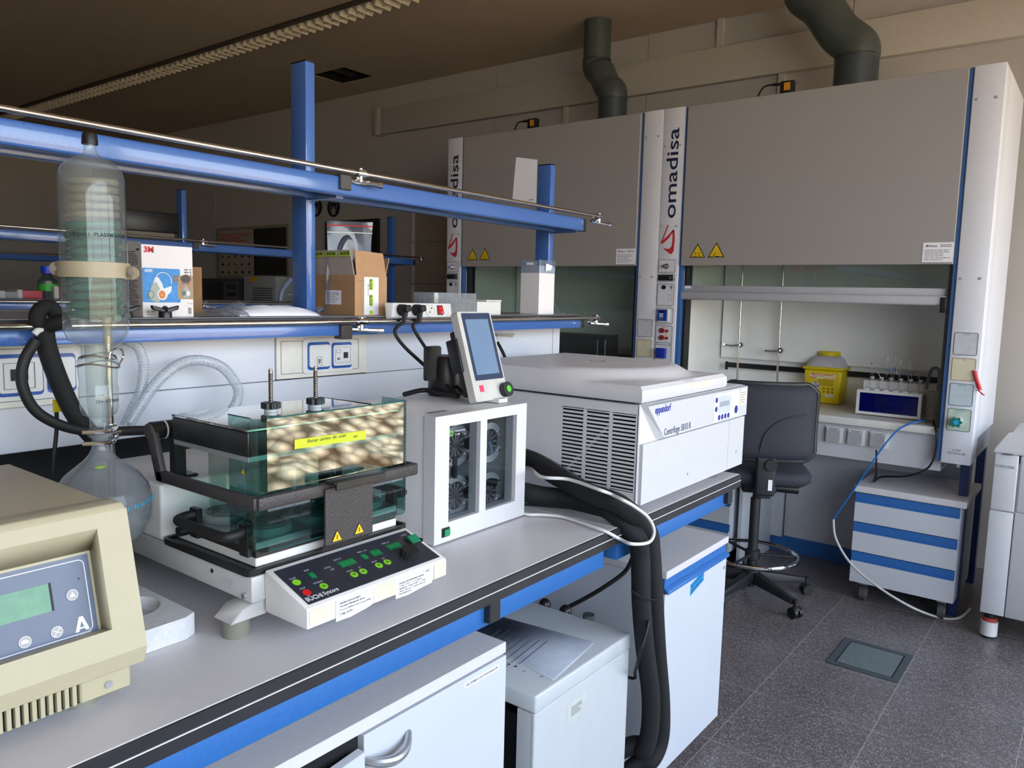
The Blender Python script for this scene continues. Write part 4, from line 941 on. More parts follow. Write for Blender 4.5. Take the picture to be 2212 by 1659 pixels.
# ---- controller tablet
cb = V((1.436, 1.208, 1.2005)); tilt = V((0, .069, .2165))
Ft = Fr(cb, (1, 0, 0), tilt)
ct = thing('pump_controller', 'tilted grey touchscreen controller with a green knob on the pump', 'controller', cb)
Wt, Ht = .127, .228
bd = B().rr(Ft, -.002, Wt, 0, Ht, .006, -.022, 0).out('case', mat('controller_case', '#c2c1be', .42), ct)
B().rr(Ft, .012, Wt-.006, .052, Ht-.004, .003, .0002, .0016).out('bezel', mat('bezel_navy', '#33415c', .15, coat=.5), bd)
B().fb(Ft, .021, Wt-.018, .066, Ht-.02, .0016, .0018).out('touchscreen', mat('screen_glass', '#6f88a8', .12, coat=.4, var=.01), bd)
B().fb(Ft, .021, .036, .023, .040, .0002, .0010).out('pink_button', mat('pink', '#d4385f', .5), bd)
B().lathe([(0, 0), (.017, 0), (.017, .012), (.014, .016), (.0, .016)], (0, 0, 0), 28)
kn = B(); kn.disc(Ft, Wt-.013, .021, .019, .0, .016, 28).out('knob', plastic_blk, ct)
kn = B(); kn.disc(Ft, Wt-.013, .021, .0085, .016, .0175, 20).out('knob_light', mat('knob_lime', '#58c32c', .35), ct)
B().box(1.50, 1.535, 1.19, 1.24, PZ+.0, 1.2035, .001, 1).out('mount_foot', plastic_wht, ct)
B().fb(Ft, -.010, -.002, .08, .165, -.05, -.016, .002).out('side_port', plastic_blk, ct)
B().fb(Ft, .02, Wt-.03, .02, .19, -.06, -.022, .006).out('rear_bracket', plastic_blk, ct)
# black buffer vessel standing on the pump
bv = thing('buffer_vessel', 'black cylindrical vessel on the pump behind the controller', 'vessel', (1.535, 1.40, PZ))
B().lathe([(0, PZ), (.048, PZ), (.050, PZ+.004), (.046, PZ+.098), (.043, PZ+.104), (.0, PZ+.104)], (1.535, 1.40, 0), 32).out('body', plastic_blk, bv)
B().rr(FY(1.395), 1.448, 1.502, 1.235, 1.325, .008, -.006, .006).out('side_plate', plastic_blk, bv)

# ================================================================== big centrifuge
CX0, CX1, CY0, CY1, CZ0, CZ1 = 1.78, 2.49, .936, 1.55, .922, 1.19
cg = mat('centrifuge_grey', '#d2d1d6', .4, var=.01, bump=.05, bscale=600)
cw = mat('centrifuge_white', '#c6c7cd', .38, var=.008)
G = thing('centrifuge', 'large white refrigerated benchtop centrifuge with a domed lid', 'centrifuge', ((CX0+CX1)/2, 1.25, .9))
# body shell: bottom, back, right, top; left side built from bars around the vents
b = B(); b.box(CX0+.02, CX1-.002, CY0+.016, CY1, CZ0, CZ1-.002, .004, 2); b.out('body', cg, G)
Fv = FX(CX0); VU = [(-1.187, -1.118), (-1.108, -1.037), (-1.027, -.957)]
vz0, vz1, nv = .955, 1.158, 19
us0, us1 = VU[0][0], VU[-1][1]
b = B()
b.fb(Fv, -CY1, us0, CZ0, CZ1-.004, -.003, 0); b.fb(Fv, us1, -CY0-.014, CZ0, CZ1-.004, -.003, 0)
b.fb(Fv, us0, us1, CZ0, vz0, -.003, 0); b.fb(Fv, us0, us1, vz1, CZ1-.004, -.003, 0)
for k in (0, 1): b.fb(Fv, VU[k][1], VU[k+1][0], vz0, vz1, -.003, 0)
bmesh.ops.remove_doubles(b.bm, verts=b.bm.verts[:], dist=.0001)
sidep = b.out('side_panel', cg, G)
B().fb(Fv, us0-.01, us1+.01, vz0-.01, vz1+.01, -.0195, -.016).out('vent_dark', voidm, G)
B().cyl((CX0+.012, 1.03, 1.135), (CX0+.012, 1.19, .965), .004, 8).out('inner_wire', plastic_gry, G)
vs = (vz1-vz0)/nv
for k in range(3):
    src = None
    for j in range(nv+1):
        zc_ = vz0+j*vs
        if src is None: src = B().fb(Fv, VU[k][0]-.001, VU[k][1]+.001, zc_-.0028, zc_+.0028, -.003, 0).out('vent_bar', cg, G); z_0 = zc_
        else:
            q = src.copy(); COL.objects.link(q); q.parent = G; q.location = src.location+V((0, 0, zc_-z_0))
# front
Fc2 = FY(CY0)
B().fb(Fc2, CX0, CX1, CZ0, CZ1-.003, -.018, -.010, .002, 1).out('front_shell', cg, G)
B().prism(Fc2, [(CX0+.006, CZ0), (2.36, CZ0), (2.36, 1.083), (CX0+.006, 1.083)], -.010, 0).out('lower_panel', cw, G)
B().fb(Fc2, 2.362, CX1, CZ0, 1.083, -.010, 0).out('lower_panel', cw, G)
# control fascia with slanted bevelled left side
def ring2(polyA, nA, polyB, nB):
    b = B(); A_ = [b.bm.verts.new(Fc2.p(u, v, nA)) for u, v in polyA]; B_ = [b.bm.verts.new(Fc2.p(u, v, nB)) for u, v in polyB]; N = len(A_)
    b.bm.faces.new(B_); b.bm.faces.new(A_[::-1])
    for k in range(N): b.bm.faces.new((A_[k], A_[(k+1) % N], B_[(k+1) % N], B_[k]))
    return b
fz0, fz1 = 1.086, 1.186
b = ring2([(CX0+.001, fz1), (CX0+.092, fz0), (CX1, fz0), (CX1, fz1)], -.010, [(CX0+.014, fz1-.003), (CX0+.112, fz0+.003), (CX1-.003, fz0+.003), (CX1-.003, fz1-.003)], .006)
fas = b.out('control_fascia', cw, G)
Ff2 = FY(CY0-.0063)
text('eppendorf', mat('ink_blue', '#1c2f9c', .4), fas, Ff2, *on(1415, 894, Ff2), width=.092, size=.028, n=.0002, bold=.0006)
text('Centrifuge 5810 R', mat('ink_slate', '#2b3a66', .4), fas, Ff2, *on(1434, 941, Ff2), width=.168, size=.027, n=.0002)
kp0, kp1 = on(1527, 887, Ff2), on(1592, 865, Ff2)
kpd = B().rr(Ff2, 2.215, 2.415, 1.094, 1.176, .01, 0, .001).out('keypad', mat('keypad_white', '#e6e9f2', .35), fas)
(u0_, v0_), (u1_, v1_) = on(1532, 877, Ff2), on(1566, 858, Ff2)
B().rr(Ff2, 2.245, 2.345, 1.115, 1.170, .006, .001, .0016).out('display_field', mat('field_grey', '#c3c9d4', .35), kpd)
B().fb(Ff2, 2.258, 2.332, 1.136, 1.152, .0016, .002).out('lcd', mat('lcd_grey', '#9aa2ad', .3), kpd)
kb_ = mat('key_blue', '#1e2f90', .35)
for (u, v, r) in ((2.232, 1.160, .0085), (2.232, 1.132, .0085), (2.258, 1.104, .0085), (2.282, 1.104, .0085), (2.306, 1.104, .0085), (2.330, 1.104, .0085), (2.392, 1.116, .013)):
    B().disc(Ff2, u, v, r, .001, .002, 18).out('key', kb_, kpd)
for (u, v) in ((2.36, 1.158), (2.365, 1.132), (2.388, 1.16)): B().disc(Ff2, u, v, .009, .001, .0018, 16).out('key', plastic_wht, kpd)
st = B().fb(Ff2, 2.425, 2.475, 1.125, 1.176, 0, .0006).out('asset_sticker', mat('sticker_ivory', '#eadfce', .6), fas)
lines(Ff2, 2.43, 2.47, 1.13, 1.17, 5, ink_grey, st, n=.0009, fill=.3)
Fr1 = FY(CY0-.0003)
for (px, py) in ((1485, 1024), (1590, 975)): B().disc(Fr1, *on(px, py, Fr1), .004, 0, .001, 12).out('screw_cover', plastic_gry, G)
# lid
LX0, LX1, LY0, LY1 = 1.762, 2.315, CY0-.004, 1.512
def sm(t): t = max(0, min(1, t)); return t*t*(3-2*t)
def lidz(x, y):
    d = math.hypot(x-2.05, (y-1.285)*1.0)
    if y > 1.285: d = min(d, abs(x-2.05)*1.0)
    t = sm((.345-d)/.075)
    e = min(x-LX0, LX1-x, y-LY0+.0)
    return 1.236+.027*t+.004*sm(e/.05)
b = B()
b.grid(lambda u, v: V((LX0+.012+(LX1-LX0-.024)*u, LY0+.012+(LY1-LY0-.02)*v, lidz(LX0+(LX1-LX0)*u, LY0+(LY1-LY0)*v))), 48, 48)
N = 48; R_ = [v for v in b.bm.verts]
top = R_[:]
bd_ = [top[i] for i in range(N)]+[top[j*N+N-1] for j in range(1, N)]+[top[(N-1)*N+i] for i in range(N-2, -1, -1)]+[top[j*N] for j in range(N-2, 0, -1)]
def ringat(z, grow):
    out = []
    for v in bd_:
        cx, cy = (LX0+LX1)/2, (LY0+LY1)/2
        out.append(b.bm.verts.new((cx+(v.co.x-cx)*(1+grow/((LX1-LX0)/2)), cy+(v.co.y-cy)*(1+grow/((LY1-LY0)/2)), z)))
    return out
r1 = ringat(1.226, .011); r2 = ringat(1.201, .012); r3 = ringat(1.194, .008)
for A_, B_ in ((bd_, r1), (r1, r2), (r2, r3)):
    for k in range(len(bd_)): j = (k+1) % len(bd_); b.bm.faces.new((A_[k], A_[j], B_[j], B_[k]))
b.bm.faces.new(r3)
b.out('lid', cg, G, 40)
B().frame(FZ(CZ1-.002), CX0+.004, 2.30, CY0+.02, 1.505, .01, .02, .0002, .005).out('lid_seal', rubber, G)
fzl = FY(LY0-.0007)
B().hexa([(2.06, LY0-.0006, 1.208), (2.20, LY0-.0006, 1.208), (2.20, LY0+.001, 1.208), (2.06, LY0+.001, 1.208), (2.06, LY0-.0003, 1.226), (2.20, LY0-.0003, 1.226), (2.20, LY0+.001, 1.226), (2.06, LY0+.001, 1.226)]).out('lid_tape', mat('tape_ivory', '#efe3c6', .5), G)
B().lathe([(.026, 1.2635), (.024, 1.267), (.020, 1.267), (.018, 1.264), (0, 1.264)], (2.055, 1.246, 0), 24).out('viewport_ring', chrome, G)
for fx in (CX0+.06, CX1-.12):
    for fy in (CY0+.06, CY1-.06): B().cyl((fx, fy, .9), (fx, fy, CZ0+.001), .022, 18).out('foot', rubber, G)
B().cyl((2.33, CY0+.05, .9), (2.33, CY0+.05, .921), .03, 18).out('foot', mat('foot_grey', '#5a5a5e', .6), G)
# ================================================================== cream bench centrifuge (near left)
K = thing('small_centrifuge', 'cream bench centrifuge with blue keypad at the near left', 'centrifuge', (.25, 1.2, .9))
KX0, KX1 = .02, .500
# side profile (y, z): front face leans out towards the belly
kz = [(1.055, 1.163), (1.048, 1.158), (1.020, 1.075), (1.001, .975), (1.005, .957), (1.030, .930), (1.030, .914), (1.46, .914), (1.46, 1.150), (1.44, 1.163)]
kb = B(); kb.prism(Fr((KX1, 0, 0), (0, -1, 0), (0, 0, 1)), [(-y, z) for y, z in [(1.075, 1.160), (1.075, .935), (1.05, .935), (1.05, .922), (1.46, .922), (1.46, 1.150), (1.44, 1.160)]], .0, KX1-KX0)
kb.out('body', mat('cream_body', '#b9b097', .5, var=.02), K)  # body a slightly paler cream than the bezel
Fk = Fr((0, 1.002, .975), (1, 0, 0), (0, 1.048-1.002, 1.158-.975))
LK = math.hypot(1.048-1.002, 1.158-.975)
# front bezel: frame around a recess
r0u, r1u = -.2, on(226, 1250, Fk)[0]
r1v = on(223, 1139, Fk)[1]; r0v = on(229, 1364, Fk)[1]
b = B()
D = -.045
for (u0, u1, v0, v1) in ((r1u, KX1+.004, 0, LK), (KX0-.004, r1u, r1v, LK), (KX0-.004, r1u, 0, r0v)):
    b.fb(Fk, u0, u1, v0, v1, D, 0)
bmesh.ops.remove_doubles(b.bm, verts=b.bm.verts[:], dist=.0002)
b.out('front_bezel', cream, K)
B().hexa([(KX0-.004, 1.010, 1.158), (KX1+.004, 1.010, 1.158), (KX1+.004, 1.09, 1.158), (KX0-.004, 1.09, 1.158), (KX0-.004, 1.052, 1.166), (KX1-.002, 1.052, 1.166), (KX1-.002, 1.09, 1.166), (KX0-.004, 1.09, 1.166)] if False else [(KX0-.004, 1.047, 1.156), (KX1+.004, 1.047, 1.156), (KX1+.004, 1.09, 1.156), (KX0-.004, 1.09, 1.156), (KX0, 1.054, 1.1665), (KX1, 1.054, 1.1665), (KX1, 1.09, 1.1665), (KX0, 1.09, 1.1665)], .002, 2).out('bezel_top', cream, K)
B().hexa([(KX0-.004, 1.002, .974), (KX1+.004, 1.002, .974), (KX1+.004, 1.06, .974), (KX0-.004, 1.06, .974), (KX0-.004, 1.006, .952), (KX1+.002, 1.006, .952), (KX1+.002, 1.06, .952), (KX0-.004, 1.06, .952)][4:]+[(KX0-.004, 1.002, .9745), (KX1+.004, 1.002, .9745), (KX1+.004, 1.06, .9745), (KX0-.004, 1.06, .9745)], .001, 1).out('bezel_belly', cream, K)
# recess: sloped right and top walls plus keypad plate set deeper
Fd = Fr(Fk.p(0, 0, -.030), Fk.r, Fk.u)
p1u = on(182, 1197, Fd)[0]; p1u2 = on(219, 1364, Fd)[0]; pv1 = on(182, 1197, Fd)[1]; pv0 = on(219, 1364, Fd)[1]
pu = (p1u+p1u2)/2
B().hexa([Fd.p(-.2, r0v, -.014), Fd.p(pu+.004, r0v, -.014), Fd.p(pu+.004, pv1+.004, -.014), Fd.p(-.2, pv1+.004, -.014), Fd.p(-.2, r0v, 0), Fd.p(pu+.004, r0v, 0), Fd.p(pu+.004, pv1+.004, 0), Fd.p(-.2, pv1+.004, 0)]).out('keypad_plate', cream, K)
b = B()
def quad(b, *q): b.bm.faces.new([b.bm.verts.new(p) for p in q])
quad(b, Fd.p(pu+.004, r0v, 0), Fk.p(r1u, r0v, 0), Fk.p(r1u, r1v, 0), Fd.p(pu+.004, pv1+.004, 0))
quad(b, Fd.p(-.2, pv1+.004, 0), Fd.p(pu+.004, pv1+.004, 0), Fk.p(r1u, r1v, 0), Fk.p(-.2, r1v, 0))
b.out('recess_wall', cream, K, solid=.001)
mem = B().fb(Fd, -.2, pu, pv0, pv1, 0, .001).out('keypad', mat('membrane_blue', '#5b657d', .4, var=.02), K)
B().frame(Fd, -.25, pu-.006, pv0+.005, pv1-.005, .008, .0012, .001, .0014).out('keypad_outline', ink_white, mem)
uL, vL = on(107, 1290, Fd)
lc = B().fb(Fd, uL-.2, uL, vL-.018, vL+.018, .001, .0016).out('lcd', mat('lcd_green', '#5a8c74', .35, var=.06, scale=90), mem)
B().fb(Fd, uL, uL+.003, vL-.018, vL+.018, .001, .0018).out('lcd_edge', ink, mem)
for kx, (px, py) in enumerate(((155, 1285), (122, 1365), (53, 1387))):
    u, v = on(px, py, Fd)
    o = B().disc(Fd, u, v, .0072, .001, .0018, 22).out('key', plastic_gry, mem)
    B().frame(Fd, u-.0072, u+.0072, v-.0072, v+.0072, .0071, .0008, .0018, .0021).out('key_ring', ink_white, o)
    if kx == 0: B().prism(Fd, [(u-.004, v-.0028), (u+.004, v-.0028), (u, v+.0042)], .0018, .0022).out('symbol', ink_white, o)
    if kx == 1: B().prism(Fd, [(u-.0045, v-.0045), (u-.0035, v-.005), (u+.0045, v+.0045), (u+.0035, v+.005)], .0018, .0022).prism(Fd, [(u-.0045, v+.002), (u+.0045, v-.003), (u+.0045, v-.002), (u-.0045, v+.003)], .0018, .0022).out('symbol', ink_white, o)
    if kx == 2: B().prism(Fd, [(u-.0045, v-.002), (u+.0045, v-.002), (u+.0035, v+.0015), (u-.001, v+.0035), (u-.0045, v+.0015)], .0018, .0022).out('symbol', ink_white, o)
u, v = on(175, 1348, Fd)
B().prism(Fd, [(u-.0085, v-.009), (u-.002, v+.010), (u+.003, v+.010), (u+.0095, v-.009), (u+.0045, v-.009), (u+.0005, v+.004), (u-.0022, v-.004), (u+.0045, v-.004), (u+.0045, v-.006), (u-.0028, v-.006), (u-.0038, v-.009)], .001, .0014).out('logo_mark', ink_white, mem)
text('ortoalresa', ink_white, mem, Fd, u-.009, v-.0135, width=.019, size=.004, n=.0013)
u, v = on(169, 1250, Fd); B().disc(Fd, u, v, .0012, .001, .0014, 8).out('led', ink, mem)
# bottom skirt with vents
Fs2 = FY(1.022)
B().fb(Fs2, KX0, .444, .915, .951, -.012, -.008).out('vent_dark', voidm, K)
B().fb(Fs2, .424, .490, .916, .9515, -.03, 0, .002, 1).out('skirt_corner', cream, K)
src = None
for k in range(42):
    x = .424-.0095*(k+1)
    if x < KX0: break
    if src is None: src = B().fb(Fs2, x, x+.0055, .917, .9515, -.008, 0, .0006, 1).out('vent_bar', cream, K); x_0 = x
    else: q = src.copy(); COL.objects.link(q); q.parent = K; q.location = src.location+V((x-x_0, 0, 0))
B().disc(Fs2, *on(234, 1478, Fs2), .005, 0, .002, 14).out('screw', brushed, K)
for fx, fy in ((.44, 1.06), (.44, 1.42), (.08, 1.06), (.08, 1.42)): B().cyl((fx, fy, .9), (fx, fy, .924), .022, 18).out('foot', MATS['rubber_grey'], K)

# ================================================================== polystyrene block
st_ = thing('foam_block', 'white polystyrene slab with a round hollow behind the cream centrifuge', 'foam block', (.57, 1.24, .9))
foam = mat('polystyrene', '#cdced3', .8, var=.03, scale=140, bump=.5, bscale=180)
b = B(); x0, x1, y0, y1, zt = .522, .652, 1.13, 1.345, .937; n_ = 32; hx, hy, hr = .592, 1.235, .048
outer = []
for k in range(n_):
    a = 2*math.pi*k/n_; c_, s_ = math.cos(a), math.sin(a); t = 1/max(abs(c_)/((x1-x0)/2), abs(s_)/((y1-y0)/2))
    outer.append(((x0+x1)/2+c_*t, (y0+y1)/2+s_*t))
ot = [b.bm.verts.new((x, y, zt)) for x, y in outer]; ob = [b.bm.verts.new((x, y, .9005)) for x, y in outer]
it = [b.bm.verts.new((hx+hr*math.cos(2*math.pi*k/n_), hy+hr*math.sin(2*math.pi*k/n_), zt)) for k in range(n_)]
ib = [b.bm.verts.new((hx+hr*.9*math.cos(2*math.pi*k/n_), hy+hr*.9*math.sin(2*math.pi*k/n_), zt-.02)) for k in range(n_)]
for k in range(n_):
    j = (k+1) % n_
    b.bm.faces.new((ot[k], ot[j], it[j], it[k])); b.bm.faces.new((it[k], it[j], ib[j], ib[k])); b.bm.faces.new((ob[j], ob[k], ot[k], ot[j]))
b.bm.faces.new(ib); b.bm.faces.new(ob[::-1])
b.out('slab', foam, st_)

# ================================================================== condenser with receiving flask
CXc, CYc = .600, 1.330
def zc(py, px=None):
    """height on the condenser axis for a picture row"""
    lo, hi = .8, 2.0
    for _ in range(40):
        m_ = (lo+hi)/2; d = V((CXc, CYc, m_))-CAM; w_ = d.dot(_f); y_ = 829.5-FPX*d.dot(UP)/w_
        if y_ > py: lo = m_
        else: hi = m_
    return (lo+hi)/2
sc_ = (V((CXc, CYc, 1.3))-CAM).dot(_f)/FPX      # metres per picture unit at this distance
frost = glass('frosted_glass', '#eef2f1', 1.0, haze=.11, hazecol='#cfd3d4', rough=.06)
frost2 = glass('coated_flask', '#cfd4d8', .8, haze=.36, hazecol='#a7acb3', rough=.12)
cond = thing('glass_condenser', 'tall glass condenser with green cooling coil and black cap', 'condenser', (CXc, CYc, zc(985)))
prof = [(12, 300), (12, 320), (13, 330), (20, 337), (44, 350), (58, 366), (64, 386), (64.5, 470), (64.5, 600), (64, 690), (63, 712), (56, 732), (40, 745), (31, 752), (31, 772)]
B().lathe([(r*sc_, zc(p)) for r, p in prof], (CXc, CYc, 0), 40).out('jacket', frost, cond, 60)
B().lathe([(0, zc(288)), (13*sc_, zc(288)), (15*sc_, zc(294)), (16*sc_, zc(312)), (0, zc(312))], (CXc, CYc, 0), 24).out('cap', plastic_blk, cond)
B().lathe([(r*sc_, zc(p)) for r, p in [(30, 768), (40, 778), (40, 782), (37, 828), (37, 832), (39, 836), (38, 880), (34, 893), (22, 900), (20, 906), (20, 922)]], (CXc, CYc, 0), 32).out('joint', frost, cond, 60)
B().lathe([(24*sc_, zc(745)), (24*sc_, zc(860)), (20*sc_, zc(905))], (CXc, CYc, 0), 24).out('inner_tube', frost, cond, 60)
coilm = glass('coil_glass', '#6fae95', 1.0, haze=.45, hazecol='#3f8a70', ior=1.45)
coilc = glass('coil_clear', '#e6e2d4', 1.0, haze=.22, hazecol='#cfc6ae', ior=1.45)
def coil(py0, py1, turns, R_, r_, m_, nm):
    z0, z1 = zc(py0), zc(py1); n_ = turns*20
    pts = [(CXc+R_*math.cos(2*math.pi*k/20), CYc+R_*math.sin(2*math.pi*k/20), z0+(z1-z0)*k/n_) for k in range(n_+1)]
    B().tube(pts, r_, 8, smooth=False).out(nm, m_, cond, 80)
coil(478, 390, 5, 46*sc_, 7.0*sc_, coilc, 'coil')
coil(688, 482, 11, 47*sc_, 8.2*sc_, coilm, 'coil')
B().cyl((CXc+.012, CYc-.012, zc(742)), (CXc+.012, CYc-.012, zc(685)), .0075, 12).out('drip_tube', coilc, cond)
Fq = None
for k, ch in enumerate('(BUCHI) PLASTIC+GLAS'):   # lettering wrapped round the jacket
    if ch == ' ': continue
    a = math.radians(-152+k*5.2); R_ = 65.2*sc_
    o_ = V((CXc+R_*math.cos(a), CYc+R_*math.sin(a), zc(513)-.0005)); n = V((math.cos(a), math.sin(a), 0)); rr_ = V((-math.sin(a), math.cos(a), 0))
    text(ch, ink, cond, Fr(o_, rr_, (0, 0, 1)), 0, 0, size=.0085, n=.0002, align='CENTER')
for k, ch in enumerate('CH-STORUN'):
    a = math.radians(-118+k*8.5); R_ = 39*sc_
    o_ = V((CXc+R_*math.cos(a), CYc+R_*math.sin(a), zc(866))); n = V((math.cos(a), math.sin(a), 0)); rr_ = V((-math.sin(a), math.cos(a), 0))
    text(ch, ink, cond, Fr(o_, rr_, (0, 0, 1)), 0, 0, size=.0075, n=.0003, align='CENTER')
for py in (770, 788):      # spring wire clips on the joint
    pts = [(CXc+(36 if py < 780 else 42)*sc_*math.cos(a), CYc+(36 if py < 780 else 42)*sc_*math.sin(a), zc(py)+.004*math.sin(2*a)) for a in [2*math.pi*k/16 for k in range(16)]]
    B().tube(pts, .0016, 6, 3, closed=True).out('wire_clip', chrome, cond)
B().tube([(CXc+.024, CYc-.022, zc(788)), (CXc+.034, CYc-.018, zc(770)), (CXc+.026, CYc-.024, zc(752)), (CXc+.008, CYc-.03, zc(757)), (CXc+.004, CYc-.032, zc(772))], .0016, 6).out('wire_clip', chrome, cond)
# strap round the jacket
b = B(); Rr = 66.5*sc_
b.lathe([(Rr, zc(600)), (Rr+.002, zc(600)), (Rr+.002, zc(567)), (Rr, zc(567)), (Rr, zc(600))], (CXc, CYc, 0), 48); strap = b.out('strap', mat('strap_ivory', '#a3977f', .45), cond)
for s_, py in ((-1, 582), (1, 588)):
    d = V((RT.x, RT.y, 0)).normalized()*s_; c_ = V((CXc, CYc, zc(py)))+d*(Rr+.010)
    Fe = Fr(c_, V((RT.x, RT.y, 0)), (0, 0, 1))
    B().disc(Fe, 0, 0, .011, -.003, .003, 20).fb(Fe, -.012 if s_ > 0 else -.002, .002 if s_ > 0 else .012, -.0105, .0105, -.003, .003).out('strap_lug', MATS['strap_ivory'], cond)
    B().disc(Fe, .001*s_, 0, .0042, .003, .006, 12).out('lug_screw', chrome, cond)
fl_ = thing('round_flask', 'large round milky flask under the glass condenser', 'flask', (CXc, CYc, zc(1190)))
B().lathe([(r*sc_, zc(p)) for r, p in [(22, 926), (25, 932), (25, 940), (18, 946), (17, 958), (18, 968), (24, 980), (34, 992), (52, 1006), (74, 1024), (92, 1048), (101, 1078), (102, 1092), (97, 1122), (82, 1152), (58, 1174), (30, 1186), (0, 1190)]], (CXc, CYc, 0), 48).out('bulb', frost2, fl_, 60)
for k, ch in enumerate('BÜCHI PLASTIC+GLAS'):
    if ch == ' ': continue
    a = math.radians(-105+k*4.6); zz_ = zc(1090)+.0006*k; R_ = 101.5*sc_
    o_ = V((CXc+R_*math.cos(a), CYc+R_*math.sin(a), zz_)); rr_ = V((-math.sin(a), math.cos(a), .02))
    text(ch, mat('ink_cyan', '#3fa9d6', .5), fl_, Fr(o_, rr_, (0, 0, 1)), 0, 0, size=.009, n=.0004, align='CENTER', bold=.0003)
a = math.radians(-118); R_ = 45*sc_
B().ball((CXc+R_*math.cos(a), CYc+R_*math.sin(a), zc(1000)), .006, 12, (1.6, .8, .5)).out('green_mark', mat('mark_green', '#8aa64a', .5), fl_)
# stand rod and neck clamp
sd = thing('stand', 'steel stand rod with a chrome neck clamp behind the condenser', 'stand', (.636, 1.372, .9))
B().cyl((.636, 1.372, .905), (.636, 1.372, 1.375), .0065, 18).out('rod', steel, sd)
B().box(.56, .665, 1.352, 1.52, .9002, .912, .003, 2).out('base_plate', plastic_blk, sd)
zk = zc(948)
B().tube([(CXc-.036, CYc-.016, zc(926)), (CXc, CYc-.026, zc(928)), (.628, 1.336, zc(930)), (.643, 1.364, zc(935))], .0035, 8).out('clamp_jaw', chrome, sd)
B().tube([(CXc-.036, CYc-.016, zc(950)), (CXc, CYc-.026, zc(952)), (.628, 1.336, zc(955)), (.643, 1.364, zc(950))], .0035, 8).out('clamp_jaw', chrome, sd)
B().cyl((.636, 1.372, zk-.012), (.636, 1.372, zk+.016), .0105, 16).out('boss', chrome, sd)
B().cyl((.622, 1.342, zk), (.622, 1.342, zk+.012), .005, 12).cyl((.609, 1.338, zk+.004), (.644, 1.352, zk+.004), .003, 8).out('clamp_screw', chrome, sd)

# ---- black insulated hoses and clear tubes behind the condenser
def hose(nm, label, cat, pts, r, m_, seg=14, n=8):
    o = B().tube(pts, r, seg, n).out(nm, m_, None, 60); return tag(o, label, cat)
def PY_(lst, y): return [at(q[0], q[1], "y", q[2] if len(q) > 2 else y) for q in lst]
hose('insulated_hose', 'thick black insulated hose bundle slanting behind the condenser', 'hose', PY_([(95, 690), (100, 745), (130, 830), (165, 900), (215, 960), (232, 985)], 1.525), .017, foamblk)
hose('coolant_hose', 'black hose looping from the rail past the sockets to the evaporator', 'hose', PY_([(78, 735), (52, 780), (48, 830), (75, 885), (130, 918), (200, 932), (300, 930), (372, 928), (395, 930)], 1.50), .0095, rubber)
ch = hose('hose_fitting', 'black foam-wrapped fitting hanging on the rail beside the condenser', 'fitting', PY_([(128, 690, 1.52), (110, 664, 1.52), (88, 668, 1.52), (80, 690, 1.52), (98, 705, 1.52), (125, 697, 1.50), (150, 690, 1.49)], 1.52), .0135, foamblk)
hose('white_strap', 'short white plastic strap tied on the black hose', 'strap', PY_([(74, 722), (82, 714), (93, 711)], 1.515), .006, plastic_wht, 8)
hose('thin_cable', 'thin black cord with yellow tag dropping behind the condenser', 'cord', PY_([(122, 880), (122, 930), (116, 990), (113, 1025)], 1.56), .004, rubber, 8)
p = at(130, 876, 'y', 1.55)
tg = B().fb(FY(1.553), p.x-.012, p.x+.010, p.z-.012, p.z+.012, 0, .0015).out('cord_tag', mat('tag_yellow', '#d8c21c', .5)); tag(tg, 'small yellow warning tag on the thin black cord', 'tag')
clear = glass('clear_pvc', '#eef1f4', 1.0, haze=.22, hazecol='#e6e9f0', rough=.1)
def spiral_hose(label, pts, r):
    R_ = thing('clear_hose', label, 'hose', pts[0])
    P_ = catmull(pts, 30); B().tube(pts, r, 14, 12).out('tube', clear, R_, 60)
    # embedded spiral
    L_ = [0.0]
    for a, c_ in zip(P_, P_[1:]): L_.append(L_[-1]+(c_-a).length)
    tot = L_[-1]; turns = tot/.0058; out = []; N_ = int(turns*9); i = 0
    for k in range(N_+1):
        s_ = tot*k/N_
        while i < len(L_)-2 and L_[i+1] < s_: i += 1
        f_ = (s_-L_[i])/max(1e-9, L_[i+1]-L_[i]); p = P_[i].lerp(P_[i+1], f_); t = (P_[i+1]-P_[i]).normalized()
        x = t.cross(V((0, 1, 0.1))).normalized(); y = t.cross(x); a = 2*math.pi*turns*k/N_
        out.append(p+(x*math.cos(a)+y*math.sin(a))*r*.96)
    B().tube(out, .0008, 4, smooth=False).out('spiral', mat('spiral_white', '#d9dbe2', .4), R_)
spiral_hose('clear spiral hose arching in a big loop behind the evaporator', PY_([(280, 915), (300, 880), (340, 825), (385, 788), (430, 778), (478, 792), (507, 825), (515, 850), (505, 880), (478, 905), (440, 925, 1.50)], 1.58), .0115)
spiral_hose('clear spiral hose hanging down close beside the stand rod', PY_([(272, 735), (298, 750), (310, 785), (308, 825), (300, 855), (285, 885), (270, 920)], 1.60), .0105)
# ================================================================== things on the rack shelf
ZS = 1.3972
